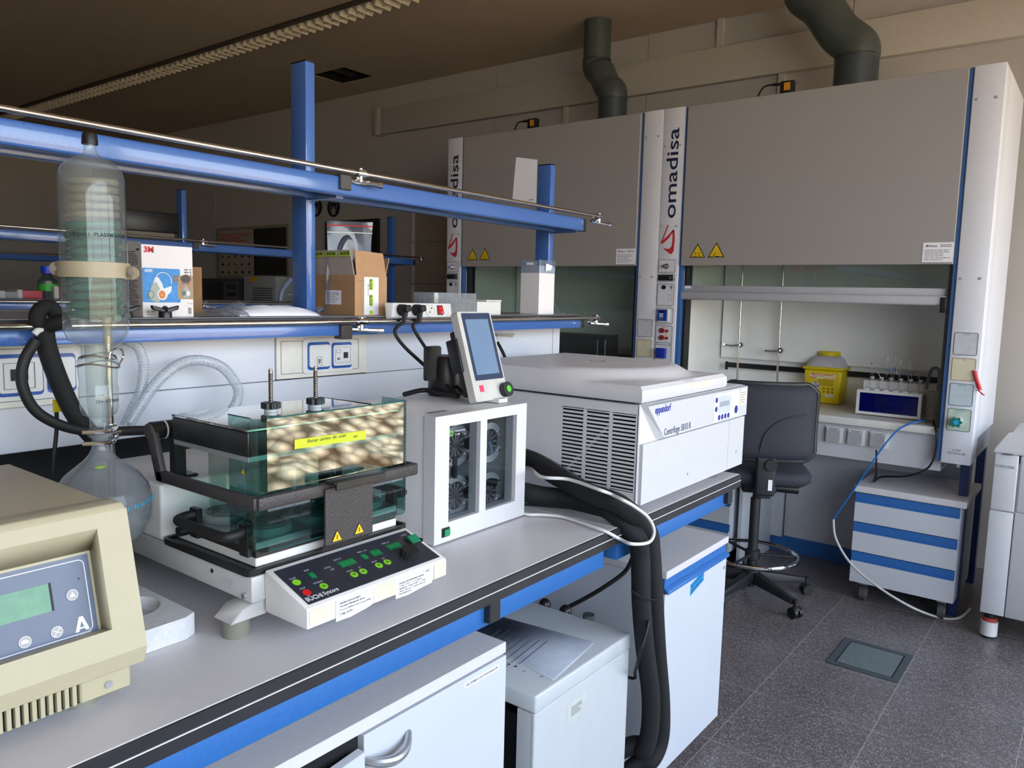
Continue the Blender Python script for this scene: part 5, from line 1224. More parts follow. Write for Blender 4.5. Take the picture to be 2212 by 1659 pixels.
# ---- respirator box
bx0 = at(307, 684, 'y', 1.60); RX0, RX1, RY0, RY1, RZ = .817, .930, 1.60, 1.70, 1.556
rb = thing('respirator_box', 'white and blue printed carton showing a half-mask respirator', 'box', ((RX0+RX1)/2, 1.65, ZS))
cw_ = mat('carton_white', '#d9d4d6', .55, var=.01)
B().box(RX0, RX1, RY0, RY1, ZS, RZ-.008, .0008, 1).out('carton', cw_, rb)
Fb = FY(RY0-.0002); Wb = RX1-RX0; Hb = RZ-.008-ZS
def q(u, v): return RX0+u*Wb, ZS+v*Hb
def fbb(m_, u0, v0, u1, v1, n0=0, n1=.0004, nm='print', par=None, rad=None):
    (a, c_), (d, e) = q(u0, v0), q(u1, v1); b = B()
    if rad: b.rr(Fb, a, d, c_, e, rad, n0, n1)
    else: b.fb(Fb, a, d, c_, e, n0, n1)
    return b.out(nm, m_, par or rb)
bl = mat('print_blue', '#2d82c8', .5, var=.12, scale=60)
fbb(bl, .003, .205, .735, .68, nm='blue_field', rad=.003)
text('3M', ink_red, rb, Fb, *q(.04, .895), width=.021, size=.0165, n=.0007, bold=.0006)
text('6000', ink_white, rb, Fb, *q(.045, .625), width=.0165, size=.0085, n=.0009, bold=.0002)
for k, t_ in enumerate(('6100 S', '6200 M', '6300 L')):
    text(t_, ink, rb, Fb, *q(.82, .665-.038*k), width=.0095, size=.0045, n=.0007); fbb(ink_grey, .935, .665-.038*k, .965, .69-.038*k, .0, .0003, 'tick_box')
text('CE 2797', ink, rb, Fb, *q(.06, .062), width=.021, size=.007, n=.0007); text('TH P2 R', ink_grey, rb, Fb, *q(.06, .03), width=.023, size=.004, n=.0007)
text('1 x', ink_grey, rb, Fb, *q(.88, .185), width=.009, size=.005, n=.0007)
for k in range(7): fbb(ink, .885, .045+k*.0135, .95, .045+k*.0135+(.009 if k % 2 else .006), .0003, .0006, 'barcode_bar')
# printed half mask (flat print in layers)
def ell(m_, cu, cv, ru, rv, n0, n1, nm, rot=0, par=None, seg=26):
    b = B(); P_ = []
    for k in range(seg):
        a = 2*math.pi*k/seg; x, y = ru*math.cos(a), rv*math.sin(a)
        P_.append((q(cu, cv)[0]+x*math.cos(rot)-y*math.sin(rot), q(cu, cv)[1]+x*math.sin(rot)+y*math.cos(rot)))
    return b.prism(Fb, P_, n0, n1).out(nm, m_, par or rb)
pg = mat('print_grey', '#9aa29c', .5); pl_ = mat('print_pale', '#d4d6da', .5); po_ = mat('print_orange', '#c9743c', .5); pd = mat('print_dark', '#5b625f', .5); sk_ = mat('print_skin', '#a77f67', .6)
cu, cv = q(.40, .50)
b = B()
for k in range(18):
    a0_, a1_ = math.radians(-15+k*10), math.radians(-15+(k+1)*10)
    ro, ri = .0185, .0172
    b.prism(Fb, [(cu+ro*math.cos(a0_), cv+ro*1.05*math.sin(a0_)), (cu+ro*math.cos(a1_), cv+ro*1.05*math.sin(a1_)), (cu+ri*math.cos(a1_), cv+ri*1.05*math.sin(a1_)), (cu+ri*math.cos(a0_), cv+ri*1.05*math.sin(a0_))], .0004, .0007)
b.out('printed_strap', pl_, rb)
B().prism(Fb, [q(.20, .47), q(.24, .55), q(.30, .56), q(.37, .48), q(.40, .40), q(.56, .44), q(.55, .36), q(.46, .30), q(.30, .31)], .0007, .0009).out('printed_headband', pl_, rb)
B().prism(Fb, [q(.12, .32), q(.17, .44), q(.25, .50), q(.32, .41), q(.36, .28), q(.30, .20), q(.14, .24)], .0009, .0011).out('printed_facepiece', pg, rb)
ell(pd, .155, .315, .0068, .0082, .0011, .0013, 'printed_valve'); ell(pg, .155, .315, .0052, .0066, .0013, .0014, 'printed_valve')
ell(pl_, .375, .315, .0112, .0118, .0011, .0013, 'printed_filter'); ell(po_, .365, .315, .0074, .0088, .0013, .0015, 'printed_filter'); ell(yellow, .372, .305, .0012, .0016, .0015, .0016, 'printed_filter')
# printed portrait panel on the right
fbb(mat('print_tan', '#9c8a70', .6), .675, .255, .997, .59, .0, .0006, 'portrait_field')
ell(sk_, .845, .46, .0125, .019, .0006, .0008, 'printed_head'); ell(mat('print_hair', '#4d4039', .6), .845, .545, .0118, .0088, .0008, .001, 'printed_hair')
B().prism(Fb, [q(.835, .45), q(.86, .45), q(.93, .36), q(.90, .28), q(.79, .28), q(.76, .36)], .001, .0012).out('printed_half_mask', pg, rb)
ell(pd, .80, .34, .0045, .0055, .0012, .0014, 'printed_filter'); ell(pl_, .89, .34, .0045, .0055, .0012, .0014, 'printed_filter')
fbb(pd, .765, .47, .82, .49, .0008, .001, 'printed_eye'); fbb(pd, .87, .47, .925, .49, .0008, .001, 'printed_eye')
fbb(mat('print_mosaic', '#7d7264', .6), .60, .50, .70, .59, .0006, .0008, 'portrait_inset')
Fbs = FX(RX0-.0002)
for k, (u0, u1, v0, v1, rw) in enumerate(((-1.685, -1.612, 1.43, 1.545, 26), )):
    lines(Fbs, u0, u1, 1.42, 1.535, 30, mat('ink_brown', '#5d544c', .7), rb, 'print_lines', 9, .0003, .42, .3)
text('6000', ink, rb, Fbs, -1.62, 1.535, width=.012, size=.006, n=.0004)
B().prism(FX(RX0), [(-1.70, 1.5482), (-1.604, 1.5482), (-1.612, 1.553), (-1.65, 1.556), (-1.69, 1.552)], -.0012, 0).out('open_flap', cw_, rb)
# ---- brown carton behind it
p = at(428, 615, 'y', 1.78)
o = thing('small_carton', 'small plain brown carton half hidden behind the respirator box', 'box', (1.0, 1.83, ZS))
B().box(.955, at(437, 620, 'y', 1.79).x, 1.79, 1.88, ZS, at(428, 577, 'y', 1.79).z, .001, 1).out('carton', mat('cardboard_dark', '#8d6946', .85, var=.05), o)
B().box(.956, at(436, 620, 'y', 1.79).x-.001, 1.8325, 1.8375, at(428, 577, 'y', 1.79).z, at(428, 577, 'y', 1.79).z+.0004).out('tape_strip', mat('tape_brown', '#7a5a38', .4), o)

# ---- white padded pouch in clear film
def pouch(u, v):
    x = 1.035+.235*u; e = math.sin(math.pi*min(1, max(0, u)))**.35; w = .5*math.sin(math.pi*v)
    y = 1.585+.10*v
    z = ZS+.001+.024*e*(1-abs(2*v-1)**3)*(1+.06*math.sin(17*u+5*v)+.05*math.sin(31*u*v+9*v))
    return V((x, y, z))
wp = thing('wrapped_pouch', 'white padded pouch lying flat in crumpled clear film', 'pouch', (1.15, 1.63, ZS))
b = B(); b.grid(pouch, 30, 14)
b.out('pouch', mat('pouch_white', '#e2e2ec', .5, var=.02), wp, 25, solid=.0006)
def film(u, v):
    x = .94+.13*u; z = ZS+.001+.026*u*(1-abs(2*v-1)**2)*(1+.35*math.sin(23*u+11*v))+.002*math.sin(40*u+20*v)
    return V((x, 1.585+.10*v+.004*math.sin(20*u), max(ZS+.0008, z)))
b = B(); b.grid(film, 22, 12); b.out('clear_film', glass('film', '#dadde2', 1.6, haze=.28, hazecol='#a9acb3', rough=.12), wp, 20)
b = B(); b.grid(lambda u, v: V((1.27+.05*u, 1.60+.05*v+.01*u, ZS+.004+.016*u+.006*v*math.sin(9*u))), 8, 5); b.out('film_tail', MATS['film'], wp, 20)

# ---- opened cardboard box with a zip bag inside
BX0, BX1, BY0, BY1, BZ = 1.390, 1.505, 1.60, 1.765, 1.505
cbx = thing('cardboard_box', 'opened brown cardboard box with raised flaps and white tape', 'box', ((BX0+BX1)/2, 1.68, ZS))
card2 = mat('cardboard_side', '#a67f5c', .85, var=.05, scale=25)
t_ = .003
B().box(BX0, BX1, BY0, BY0+t_, ZS, BZ).out('front_wall', card, cbx); B().box(BX0, BX1, BY1-t_, BY1, ZS, BZ).out('back_wall', card, cbx)
B().box(BX0, BX0+t_, BY0+t_, BY1-t_, ZS, BZ).out('side_wall', card2, cbx); B().box(BX1-t_, BX1, BY0+t_, BY1-t_, ZS, BZ).out('side_wall', card2, cbx)
B().box(BX0+t_, BX1-t_, BY0+t_, BY1-t_, ZS, ZS+t_).out('floor_panel', card2, cbx)
B().hexa([(BX0+.006, BY0, BZ), (BX1-.002, BY0, BZ), (BX1-.002, BY0+t_, BZ), (BX0+.006, BY0+t_, BZ), (BX0+.008, BY0+.010, BZ+.066), (BX1-.006, BY0+.010, BZ+.062), (BX1-.006, BY0+.013, BZ+.062), (BX0+.008, BY0+.013, BZ+.066)]).out('front_flap', card, cbx)
B().hexa([(BX1-t_, BY0+.004, BZ), (BX1, BY0+.004, BZ), (BX1, BY1-.004, BZ), (BX1-t_, BY1-.004, BZ), (BX1+.012, BY0+.006, BZ+.05), (BX1+.015, BY0+.006, BZ+.05), (BX1+.015, BY1-.006, BZ+.05), (BX1+.012, BY1-.006, BZ+.05)]).out('side_flap', card2, cbx)
Fl2 = FX(BX0-.0003)
fl2 = B().hexa([(BX0-.012, BY0+.006, BZ+.045), (BX0-.010, BY0+.006, BZ+.045), (BX0-.010, BY1, BZ+.045), (BX0-.012, BY1, BZ+.045), (BX0, BY0+.004, BZ), (BX0+t_, BY0+.004, BZ), (BX0+t_, BY1, BZ), (BX0, BY1, BZ)][4:]+[(BX0-.012, BY0+.006, BZ+.065), (BX0-.010, BY0+.006, BZ+.065), (BX0-.010, BY1, BZ+.065), (BX0-.012, BY1, BZ+.065)]).out('side_flap', mat('flap_greyish', '#a89a92', .8), cbx)
# tape with printed words
Fbx = FY(BY0-.0002); lime = mat('print_lime', '#a9c42a', .5)
tp = B().fb(Fbx, BX0+.032, BX0+.084, ZS+.002, BZ-.004, 0, .0004).out('packing_tape', mat('tape_white', '#e3e3ec', .35), cbx)
for k in range(3):
    v0 = ZS+.012+.043*k-.03
    b = B(); (b.rr(Fbx, BX0+.05, BX0+.064, max(v0, ZS+.003), min(v0+.032, BZ-.005), .006, .0004, .0006) if True else b)
    o = b.out('tape_badge', lime, tp)
    text('BUCHI', ink, o, Fbx, BX0+.0505, min(v0+.030, BZ-.008), width=.026, size=.013, rot=-math.pi/2, n=.0008, bold=.0003) if 0 <= k <= 2 and v0 > ZS else None
text('BUCHI', ink_grey, tp, Fbx, BX0+.044, ZS+.085, width=.03, size=.007, rot=-math.pi/2, n=.0006)
lines(Fbx, BX0+.008, BX1-.012, BZ-.017, BZ-.015, 1, MATS['tape_brown'], cbx, n=.0002, fill=.6)
lb_ = B().fb(Fl2, -(BY1-.045), -(BY0+.055), ZS+.028, ZS+.066, 0, .0004).out('address_label', paper, cbx)
lines(Fl2, -(BY1-.05), -(BY0+.06), ZS+.032, ZS+.062, 6, ink_grey, lb_, n=.0006, fill=.3)
lines(Fl2, -(BY1-.02), -(BY0+.06), BZ-.018, BZ-.016, 1, MATS['tape_brown'], cbx, n=.0002, fill=.6)
Ft2 = Fr((BX0-.0068, 0, 0), (0, -1, 0), (-.012, 0, .065))
for k in range(3):
    u0 = -(BY1-.006)+.055*k
    o = B().rr(FX(BX0-.0125), u0, u0+.045, BZ+.048, BZ+.062, .006, 0, .0005).out('tape_badge', lime, cbx)
    text('BUCHI', ink, o, FX(BX0-.0125), u0+.041, BZ+.060, width=.034, size=.011, rot=math.pi, n=.0008, bold=.0003)
# zip bag standing in the box, with a dark part inside
zb = thing('zip_bag', 'clear red-striped zip bag standing in the cardboard box', 'bag', (1.45, 1.71, ZS+.005))
bagm = glass('bag_film', '#e4e7ee', 1.3, haze=.09, hazecol='#b9bfd0', rough=.1)
def bag(s_):
    def fn(u, v):
        x = BX0+.008+.165*u*(.93+.07*v)-.02; z = ZS+.02+(.232+.010*u)*v
        return V((min(x, BX1-.006) if z < BZ else x, 1.70+s_*.010*math.sin(math.pi*u)*math.sin(math.pi*v)**.5+.003*math.sin(9*u+7*v), z))
    return fn
for s_ in (1, -1): b = B(); b.grid(bag(s_), 14, 14); b.out('film', bagm, zb, 60)
p0, p1 = bag(1)(0, .93), bag(1)(1, .93)
B().tube([bag(-1)(k/8, .95)-V((0, .0012, 0)) for k in range(9)], .0016, 6).out('red_stripe', ink_red, zb)
B().tube([bag(-1)(k/8, .87)-V((0, .0012, 0)) for k in range(9)], .0014, 6).out('zip_ridge', plastic_wht, zb)
B().tube([(1.402, 1.70, ZS+.08), (1.406, 1.70, ZS+.14), (1.424, 1.70, ZS+.19), (1.447, 1.70, ZS+.213), (1.470, 1.70, ZS+.19), (1.486, 1.70, ZS+.14), (1.488, 1.70, ZS+.08)], .0095, 10).out('dark_gasket', mat('gasket_navy', '#1c2436', .5), zb)

# ---- multi-socket strip lying over the rail
px0, px1 = at(838, 672, 'y', 1.545), at(972, 672, 'y', 1.545)
ps = thing('power_strip', 'white multi-socket strip with red switch lying on the shelf edge', 'power strip', ((px0.x+px1.x)/2, 1.57, ZS))
Fps = Fr((0, 1.533, 1.391), (1, 0, 0), (0, .006, .044))
X0, X1 = px0.x, px1.x
b = B(); b.hexa([Fps.p(X0, 0, -.021), Fps.p(X1, 0, -.021), Fps.p(X1, .046, -.021), Fps.p(X0, .046, -.021), Fps.p(X0+.004, .003, 0), Fps.p(X1-.003, .003, 0), Fps.p(X1-.003, .043, 0), Fps.p(X0+.015, .043, 0)], .003, 2); b.out('case', plastic_wht, ps)
for k, px in enumerate((865, 897, 930)):
    u, v = on(px, 672, Fps)
    so = B().frame(Fps, u-.019, u+.019, .004, .042, .0189, .0035, 0, .002, 8).out('socket_ring', plastic_wht, ps)
    B().disc(Fps, u, .023, .0155, -.001, .0008, 24).out('socket_well', mat('socket_well', '#cfcac4', .4), so)
    for s_ in (-.0055, .0055): B().disc(Fps, u+s_*.8, .023+s_, .0024, .0008, .0012, 8).out('pin_hole', ink, so)
    if k < 2:
        pg_ = thing('mains_plug', ['black angled mains plug in the first socket of the strip', 'black angled mains plug in the middle socket of the strip'][k], 'plug', Fps.p(u, .023, 0))
        B().cyl(Fps.p(u, .023, .001), Fps.p(u, .023, .018), .0165, 20, .0145).out('plug_body', rubber, pg_)
        B().hexa([Fps.p(u-.010, .012, .016), Fps.p(u+.014, .016, .016), Fps.p(u+.012, .036, .016), Fps.p(u-.012, .034, .016), Fps.p(u-.008, .014, .034), Fps.p(u+.012, .018, .034), Fps.p(u+.010, .034, .034), Fps.p(u-.010, .032, .034)], .003, 2).out('plug_head', rubber, pg_)
        e = Fps.p(u-.006, .010, .022)
        B().cyl(e, e+V((-.010, -.006, -.022)), .0085, 12, .005).out('strain_relief', rubber, pg_)
        st0 = e+V((-.010, -.006, -.02))
        if k == 0: pts = [st0]+[at(a, b_, 'y', y_) for a, b_, y_ in ((853, 715, 1.50), (870, 745, 1.49), (912, 785, 1.47), (950, 820, 1.40), (985, 850, 1.32))]
        else: pts = [st0]+[at(a, b_, 'y', y_) for a, b_, y_ in ((892, 705, 1.50), (915, 745, 1.48), (945, 785, 1.44), (978, 825, 1.38), (1000, 848, 1.31))]
        B().tube(pts, .0048, 10).out('cable', rubber, pg_)
        if k == 1: B().cyl(at(918, 752, 'y', 1.479), at(932, 772, 'y', 1.472), .0056, 10).out('cable_marker', plastic_wht, pg_)
u, v = on(950, 668, Fps)
rf = B().fb(Fps, u-.012, u+.012, .009, .037, 0, .002, .001, 1).out('switch_frame', plastic_blk, ps)
B().hexa([Fps.p(u-.010, .011, .002), Fps.p(u+.010, .011, .002), Fps.p(u+.010, .035, .002), Fps.p(u-.010, .035, .002), Fps.p(u-.009, .013, .008), Fps.p(u+.009, .013, .008), Fps.p(u+.009, .033, .004), Fps.p(u-.009, .033, .004)]).out('red_switch', mat('switch_scarlet', '#c81e1e', .3, coat=.3), rf)
text('I', ink_white, rf, Fps, u-.001, .026, size=.007, n=.0065); text('O', ink_white, rf, Fps, u-.002, .014, size=.007, n=.0088)

# ---- pipette tip boxes and glove dispenser
tb = thing('tip_rack', 'clear plastic pipette tip rack behind the socket strip', 'tip rack', (1.80, 1.63, ZS))
x0, x1 = at(938, 650, 'y', 1.60).x, at(1030, 650, 'y', 1.60).x; zt = at(990, 633, 'y', 1.60).z
tipg = glass('tip_clear', '#eef1f3', 1.2, haze=.16, hazecol='#d5d9de')
b = B(); b.frame(FZ(ZS), x0, x1, 1.60, 1.69, .004, .002, 0, zt-ZS); b.out('lid', tipg, tb)
B().box(x0+.003, x1-.003, 1.603, 1.687, ZS, ZS+.004).out('base', plastic_wht, tb)
B().box(x0+.003, x1-.003, 1.603, 1.687, ZS+.034, ZS+.036).out('tip_plate', tipg, tb)
src = None
for k in range(9):
    for j in range(3):
        x, y = x0+.014+k*(x1-x0-.028)/8, 1.618+j*.027
        if src is None: src = B().cyl((x, y, ZS+.005), (x, y, ZS+.05), .0012, 8, .0034).out('tip', tipg, tb); o0 = V((x, y, 0))
        else: t2 = src.copy(); COL.objects.link(t2); t2.parent = tb; t2.location = src.location+V((x, y, 0))-o0
tb2 = thing('tip_carton', 'low white carton beside the clear tip rack', 'box', (1.98, 1.62, ZS))
xa, xb_, xc_ = at(1030, 660, 'y', 1.60).x, at(1050, 660, 'y', 1.60).x, at(1082, 660, 'y', 1.60).x; zt2_ = at(1065, 648, 'y', 1.60).z
B().box(xa+.002, xc_, 1.60, 1.70, ZS, zt2_-.006, .001, 1).out('tray', plastic_wht, tb2)
B().box(xb_, xc_+.001, 1.598, 1.702, zt2_-.0055, zt2_, .001, 1).out('lid', plastic_wht, tb2)
gx0, gx1 = at(1164, 640, 'y', 1.61).x, at(1197, 640, 'y', 1.61).x; gz = at(1180, 572, 'y', 1.61).z; gy1 = at(1124, 640, 'x', gx0).y
gd = thing('tall_dispenser', 'tall white dispenser box with a clear top at the shelf end', 'dispenser', ((gx0+gx1)/2, 1.65, ZS))
B().box(gx0, gx1, 1.61, gy1, ZS, gz-.004, .001, 1).out('box', mat('dispenser_white', '#e4dfe2', .5, var=.01), gd)
b = B(); b.frame(FZ(gz-.03), gx0-.002, gx1+.002, 1.608, gy1+.002, .003, .0015, 0, .046); b.out('clear_holder', glass('acrylic', '#e9eef4', 1.2, haze=.08, hazecol='#cdd6e4'), gd)
B().fb(FX(gx0-.0022), -1.665, -1.635, gz-.002, gz+.006, 0, .001, .003 if False else 0).out('paper_tongue', paper, gd)
B().hexa([(gx0+.03, 1.605, gz-.022), (gx0+.062, 1.604, gz-.018), (gx0+.062, 1.6045, gz-.018), (gx0+.03, 1.6055, gz-.022), (gx0+.032, 1.605, gz+.004), (gx0+.07, 1.604, gz-.002), (gx0+.07, 1.6045, gz-.002), (gx0+.032, 1.6055, gz+.004)]).out('paper_corner', paper, gd)
B().cyl((gx1+.004, 1.63, ZS+.07), (gx1+.07, 1.63, ZS+.002), .0018, 6).box(gx1+.062, gx1+.085, 1.62, 1.64, ZS+.0002, ZS+.004).out('acrylic_strut', MATS['acrylic'], gd)
# black wing knobs standing at the shelf edge
for k, px in enumerate((357, 272)):
    p = at(px, 684, 'y', 1.566); lab = ['black winged clamp knob in front of the respirator box', 'black winged clamp knob half hidden behind the condenser'][k]
    w_ = thing('wing_knob', lab, 'knob', (p.x, 1.566, ZS), group='winged clamp knobs on the shelf edge')
    B().lathe([(0, ZS), (.0135, ZS), (.0135, ZS+.010), (.012, ZS+.013), (0, ZS+.013)], (p.x, 1.566, 0), 20).out('hub', plastic_blk, w_)
    for s_ in (-1, 1):
        B().hexa([(p.x+s_*.002, 1.559, ZS+.010), (p.x+s_*.027, 1.560, ZS+.017), (p.x+s_*.027, 1.572, ZS+.017), (p.x+s_*.002, 1.573, ZS+.010), (p.x+s_*.002, 1.560, ZS+.019), (p.x+s_*.030, 1.561, ZS+.026), (p.x+s_*.030, 1.571, ZS+.026), (p.x+s_*.002, 1.572, ZS+.019)], .002, 2).out('wing', plastic_blk, w_)
    B().ball((p.x, 1.566, ZS+.020), .006, 12, (1, 1, .8)).out('dome', plastic_blk, w_)
# small clear funnel hooked on the panel behind the controller
fn_ = thing('wall_bracket', 'small clear plastic tray bracket on the panel behind the controller', 'bracket', at(1085, 735, 'y', 1.63))
p = at(1085, 722, 'y', 1.60)
B().hexa([(p.x-.05, 1.58, p.z-.004), (p.x+.03, 1.58, p.z-.010), (p.x+.01, 1.642, p.z-.012), (p.x-.05, 1.642, p.z-.012), (p.x-.05, 1.58, p.z+.003), (p.x+.045, 1.58, p.z+.003), (p.x+.02, 1.642, p.z+.001), (p.x-.05, 1.642, p.z+.001)]).out('tray', glass('bracket_clear', '#d6d2c6', 1.2, haze=.3, hazecol='#b5b0a2'), fn_)
B().cyl((p.x-.02, 1.62, p.z-.012), (p.x-.022, 1.62, p.z-.06), .003, 8).out('stem', plastic_wht, fn_)
hose('thin_cable', 'black cord curving down behind the controller screen', 'cord', PY_([(1075, 740, 1.60), (1088, 765, 1.60), (1098, 795, 1.59), (1100, 830, 1.58)], 1.6), .0055, rubber, 8)
hose('black_hose', 'short black hose lying on the pump behind the controller', 'hose', [at(873, 852, 'z', 1.200), at(915, 843, 'z', 1.206), at(950, 849, 'z', 1.204), at(990, 856, 'z', 1.204)], .0065, rubber, 10)
# ================================================================== under the bench
# ---- wide cabinet on the left
CL = thing('base_cabinet', 'wide white base cabinet with arched metal handle under the bench', 'cabinet', (.78, 1.2, 0))
cx0, cx1, cyf, czt = .32, 1.238, .948, .738
B().box(cx0, cx1, cyf, cyf+.50, czt-.024, czt, .0015, 1).out('top_board', lam_top, CL)
B().box(cx0+.002, cx1-.002, cyf+.018, cyf+.50, .06, czt-.0245, .001, 1).out('carcass', lam_white, CL)
B().box(cx0+.02, cx1-.02, cyf+.06, cyf+.48, .0, .0595).out('plinth', lam_grey, CL)
xm = on(770, 1625, FY(cyf))[0]
xm = .842
dR = B().box(xm+.002, cx1, cyf-.001, cyf+.0175, .07, czt-.029, .001, 1).out('door', lam_white, CL)
Fd_ = FY(cyf-.0012)
lb_ = B().prism(Fd_, [(1.105, .688), (1.212, .688), (1.212, .699), (1.105, .699)], 0, .0004).out('door_label', paper, dR)
text('RECAMBIOS DE EVAPORADOR', ink, lb_, Fd_, 1.109, .691, width=.099, size=.0072, n=.0006)
hp = [on(a, b_, Fd_) for a, b_ in ((783, 1642), (800, 1638), (830, 1627), (860, 1607), (883, 1580))]
pts = [Fd_.p(u, v, [.0, .02, .028, .02, .0][k]) for k, (u, v) in enumerate(hp)]
B().tube(pts, .0075, 10, 6, rf=lambda t: .75+.5*math.sin(math.pi*t)).out('handle', brushed, dR)
# left door stands slightly open
dL = B().hexa([(cx0, cyf-.075, .07), (xm-.014, cyf-.022, .07), (xm-.014, cyf-.004, .07), (cx0, cyf-.057, .07), (cx0, cyf-.075, czt-.042), (xm-.014, cyf-.022, czt-.042), (xm-.014, cyf-.004, czt-.042), (cx0, cyf-.057, czt-.042)], .001, 1).out('door', lam_white, CL)
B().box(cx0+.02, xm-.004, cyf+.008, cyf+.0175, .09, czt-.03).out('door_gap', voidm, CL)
B().cyl((.829, cyf-.0235, .655), (.829, cyf-.028, .655), .008, 16).cyl((.829, cyf-.028, .655), (.829, cyf-.030, .655), .004, 10).out('lock', chrome, dL)
# ---- recirculating chiller
CH = thing('chiller', 'pale grey metal chiller box with lid under the bench', 'chiller', (1.51, 1.1, 0))
hx0, hx1, hy0, hy1, hz = 1.300, 1.722, .912, 1.36, .602
chg = mat('chiller_grey', '#bec1c6', .4, var=.01)
B().box(hx0, hx1, hy0, hy1, hz-.042, hz, .006, 3).out('lid', chg, CH)
B().box(hx0+.002, hx1-.003, hy0+.003, hy0+.012, .05, hz-.0435, .002, 1).out('front_panel', chg, CH)
B().box(hx1-.012, hx1-.003, hy0+.0122, hy1-.003, .05, hz-.0435).out('side_panel', chg, CH)
B().box(hx0+.002, hx0+.03, hy0+.0122, hy0+.05, .05, hz-.0435).out('corner_post', chg, CH)
B().box(hx0+.002, hx1-.0125, hy1-.02, hy1-.003, .05, hz-.0435).out('back_panel', mat('chiller_dark', '#3a3b40', .6), CH)
B().box(hx0+.03, hx1-.0125, hy0+.0122, hy1-.02, .05, .09).out('base_pan', chg, CH)
B().box(hx0+.06, hx1-.06, hy0+.09, hy1-.05, .0905, hz-.10).out('compressor_block', mat('compressor', '#1f2023', .5), CH)
B().cyl((hx0+.05, hy0+.12, .32), (hx0+.05, hy0+.2, .32), .035, 20).out('side_knob', plastic_blk, CH)
for fx in (hx0+.05, hx1-.05):
    for fy in (hy0+.05, hy1-.05): B().cyl((fx, fy, 0), (fx, fy, .0505), .02, 14).out('foot', rubber, CH)
Fch = FY(hy0+.0028)
st = B().fb(Fch, 1.43, 1.512, .475, .528, 0, .0004).out('old_sticker', mat('sticker_clear', '#c4c6c4', .3), CH)
lines(Fch, 1.448, 1.495, .49, .515, 5, ink_grey, st, n=.0006, fill=.5)
for k, (x_, y_) in enumerate(((1.690, 1.20), (1.69, 1.13), (1.685, 1.05))):
    if k < 2: B().cyl((hx1-.003, y_, hz-.02), (hx1+.02, y_, hz-.01), .016, 16).ball((hx1+.02, y_, hz-.008), .018, 14).out('fitting_cap', plastic_blk, CH)
    else: B().cyl((hx1+.012, y_, hz-.06), (hx1+.012, y_, hz+.008), .016, 16).out('fitting_cap', mat('fitting_grey', '#4b4d50', .5), CH)
# document pocket on the chiller
DP = thing('document_pocket', 'printed sheet in a clear punched pocket on the chiller lid', 'document', (1.47, 1.07, hz))
Fz = Fr((0, 0, hz+.0006), (1, 0, 0), (0, 1, 0))
c4 = [at(px, py, 'z', hz+.001) for px, py in ((1196, 1470), (1285, 1388), (1075, 1330), (1012, 1370))]
b = B(); b.bm.faces.new([b.bm.verts.new(c_) for c_ in c4]); b.out('sheet', mat('sheet_blueish', '#c9cbd8', .5), DP, solid=.0006)
e1 = (c4[1]-c4[0]); e2 = (c4[3]-c4[0])
Fdp = Fr(c4[0]+V((0, 0, .0008)), e1, (e2-e1*(e2.dot(e1)/e1.length_squared)))
b = B(); b.bm.faces.new([b.bm.verts.new(c_+V((0, 0, .0012))) for c_ in c4]); b.out('plastic_sleeve', glass('sleeve', '#f2f4f6', 1.2, rough=.12), DP)
l1, l2 = e1.length, (e2-e1*(e2.dot(e1)/e1.length_squared)).length
for k in range(8):
    v0 = l2*(.35+.065*k)
    b = B(); b.fb(Fdp, l1*.10, l1*(.75-.03*(k % 3)), v0, v0+.002, 0, .0002); b.out('print_line', ink_grey, DP)
    if k < 4: B().disc(Fdp, l1*.05, v0+.002, .0035, 0, .0002, 8).out('print_mark', ink, DP)
for k in range(6): B().disc(Fdp, -.004+l1*.02, l2*(.1+.16*k), .003, .0004, .0006, 8).out('punch_hole', mat('hole_grey', '#8e9096', .6), DP)
# ---- right cabinet
CR = thing('base_cabinet', 'narrow white cabinet with blue grip rail at the bench end', 'cabinet', (2.2, 1.2, 0))
rx0, rx1, ryf, rz = 1.968, 2.418, .942, .690
B().box(rx0, rx1, ryf-.004, ryf+.50, rz-.022, rz, .0015, 1).out('top_board', lam_top, CR)
B().box(rx0+.002, rx1-.002, ryf+.02, ryf+.50, .06, rz-.0225, .001, 1).out('carcass', lam_white, CR)
B().box(rx0+.004, rx1-.004, ryf+.004, ryf+.0195, rz-.06, rz-.023).out('blue_recess', blue_strip, CR)
B().hexa([(rx0+.002, ryf-.010, rz-.068), (rx1, ryf-.010, rz-.068), (rx1, ryf+.004, rz-.060), (rx0+.002, ryf+.004, rz-.060), (rx0+.002, ryf-.010, rz-.058), (rx1, ryf-.010, rz-.058), (rx1, ryf+.004, rz-.050), (rx0+.002, ryf+.004, rz-.050)], .001, 1).out('grip_rail', blue_strip, CR)
dr = B().box(rx0+.002, rx1, ryf, ryf+.019, .062, rz-.069, .001, 1).out('door', lam_white, CR)
Fr_ = FY(ryf-.0002)
(ua, va) = on(1508, 1240, Fr_)
tb_ = B().prism(Fr_, [(ua-.052, .566), (ua+.045, .590), (ua+.045, .624), (ua-.052, .602)], 0, .0005).out('tape_label', mat('tape_cyan', '#1f8fd0', .5), dr)
text('ACCESORIOS', ink_navy, tb_, Fr_, ua-.046, .589, width=.084, size=.014, n=.0007, rot=.23)
text('CENTRIFUGA', ink_navy, tb_, Fr_, ua-.046, .573, width=.084, size=.014, n=.0007, rot=.23)
B().disc(Fr_, 2.400, .587, .006, 0, .002, 12).out('lock', plastic_gry, dr)
for fx in (rx0+.06, rx1-.06):
    for fy in (ryf+.07, ryf+.44): B().cyl((fx, fy, 0), (fx, fy, .0605), .022, 14).out('foot', rubber, CR)

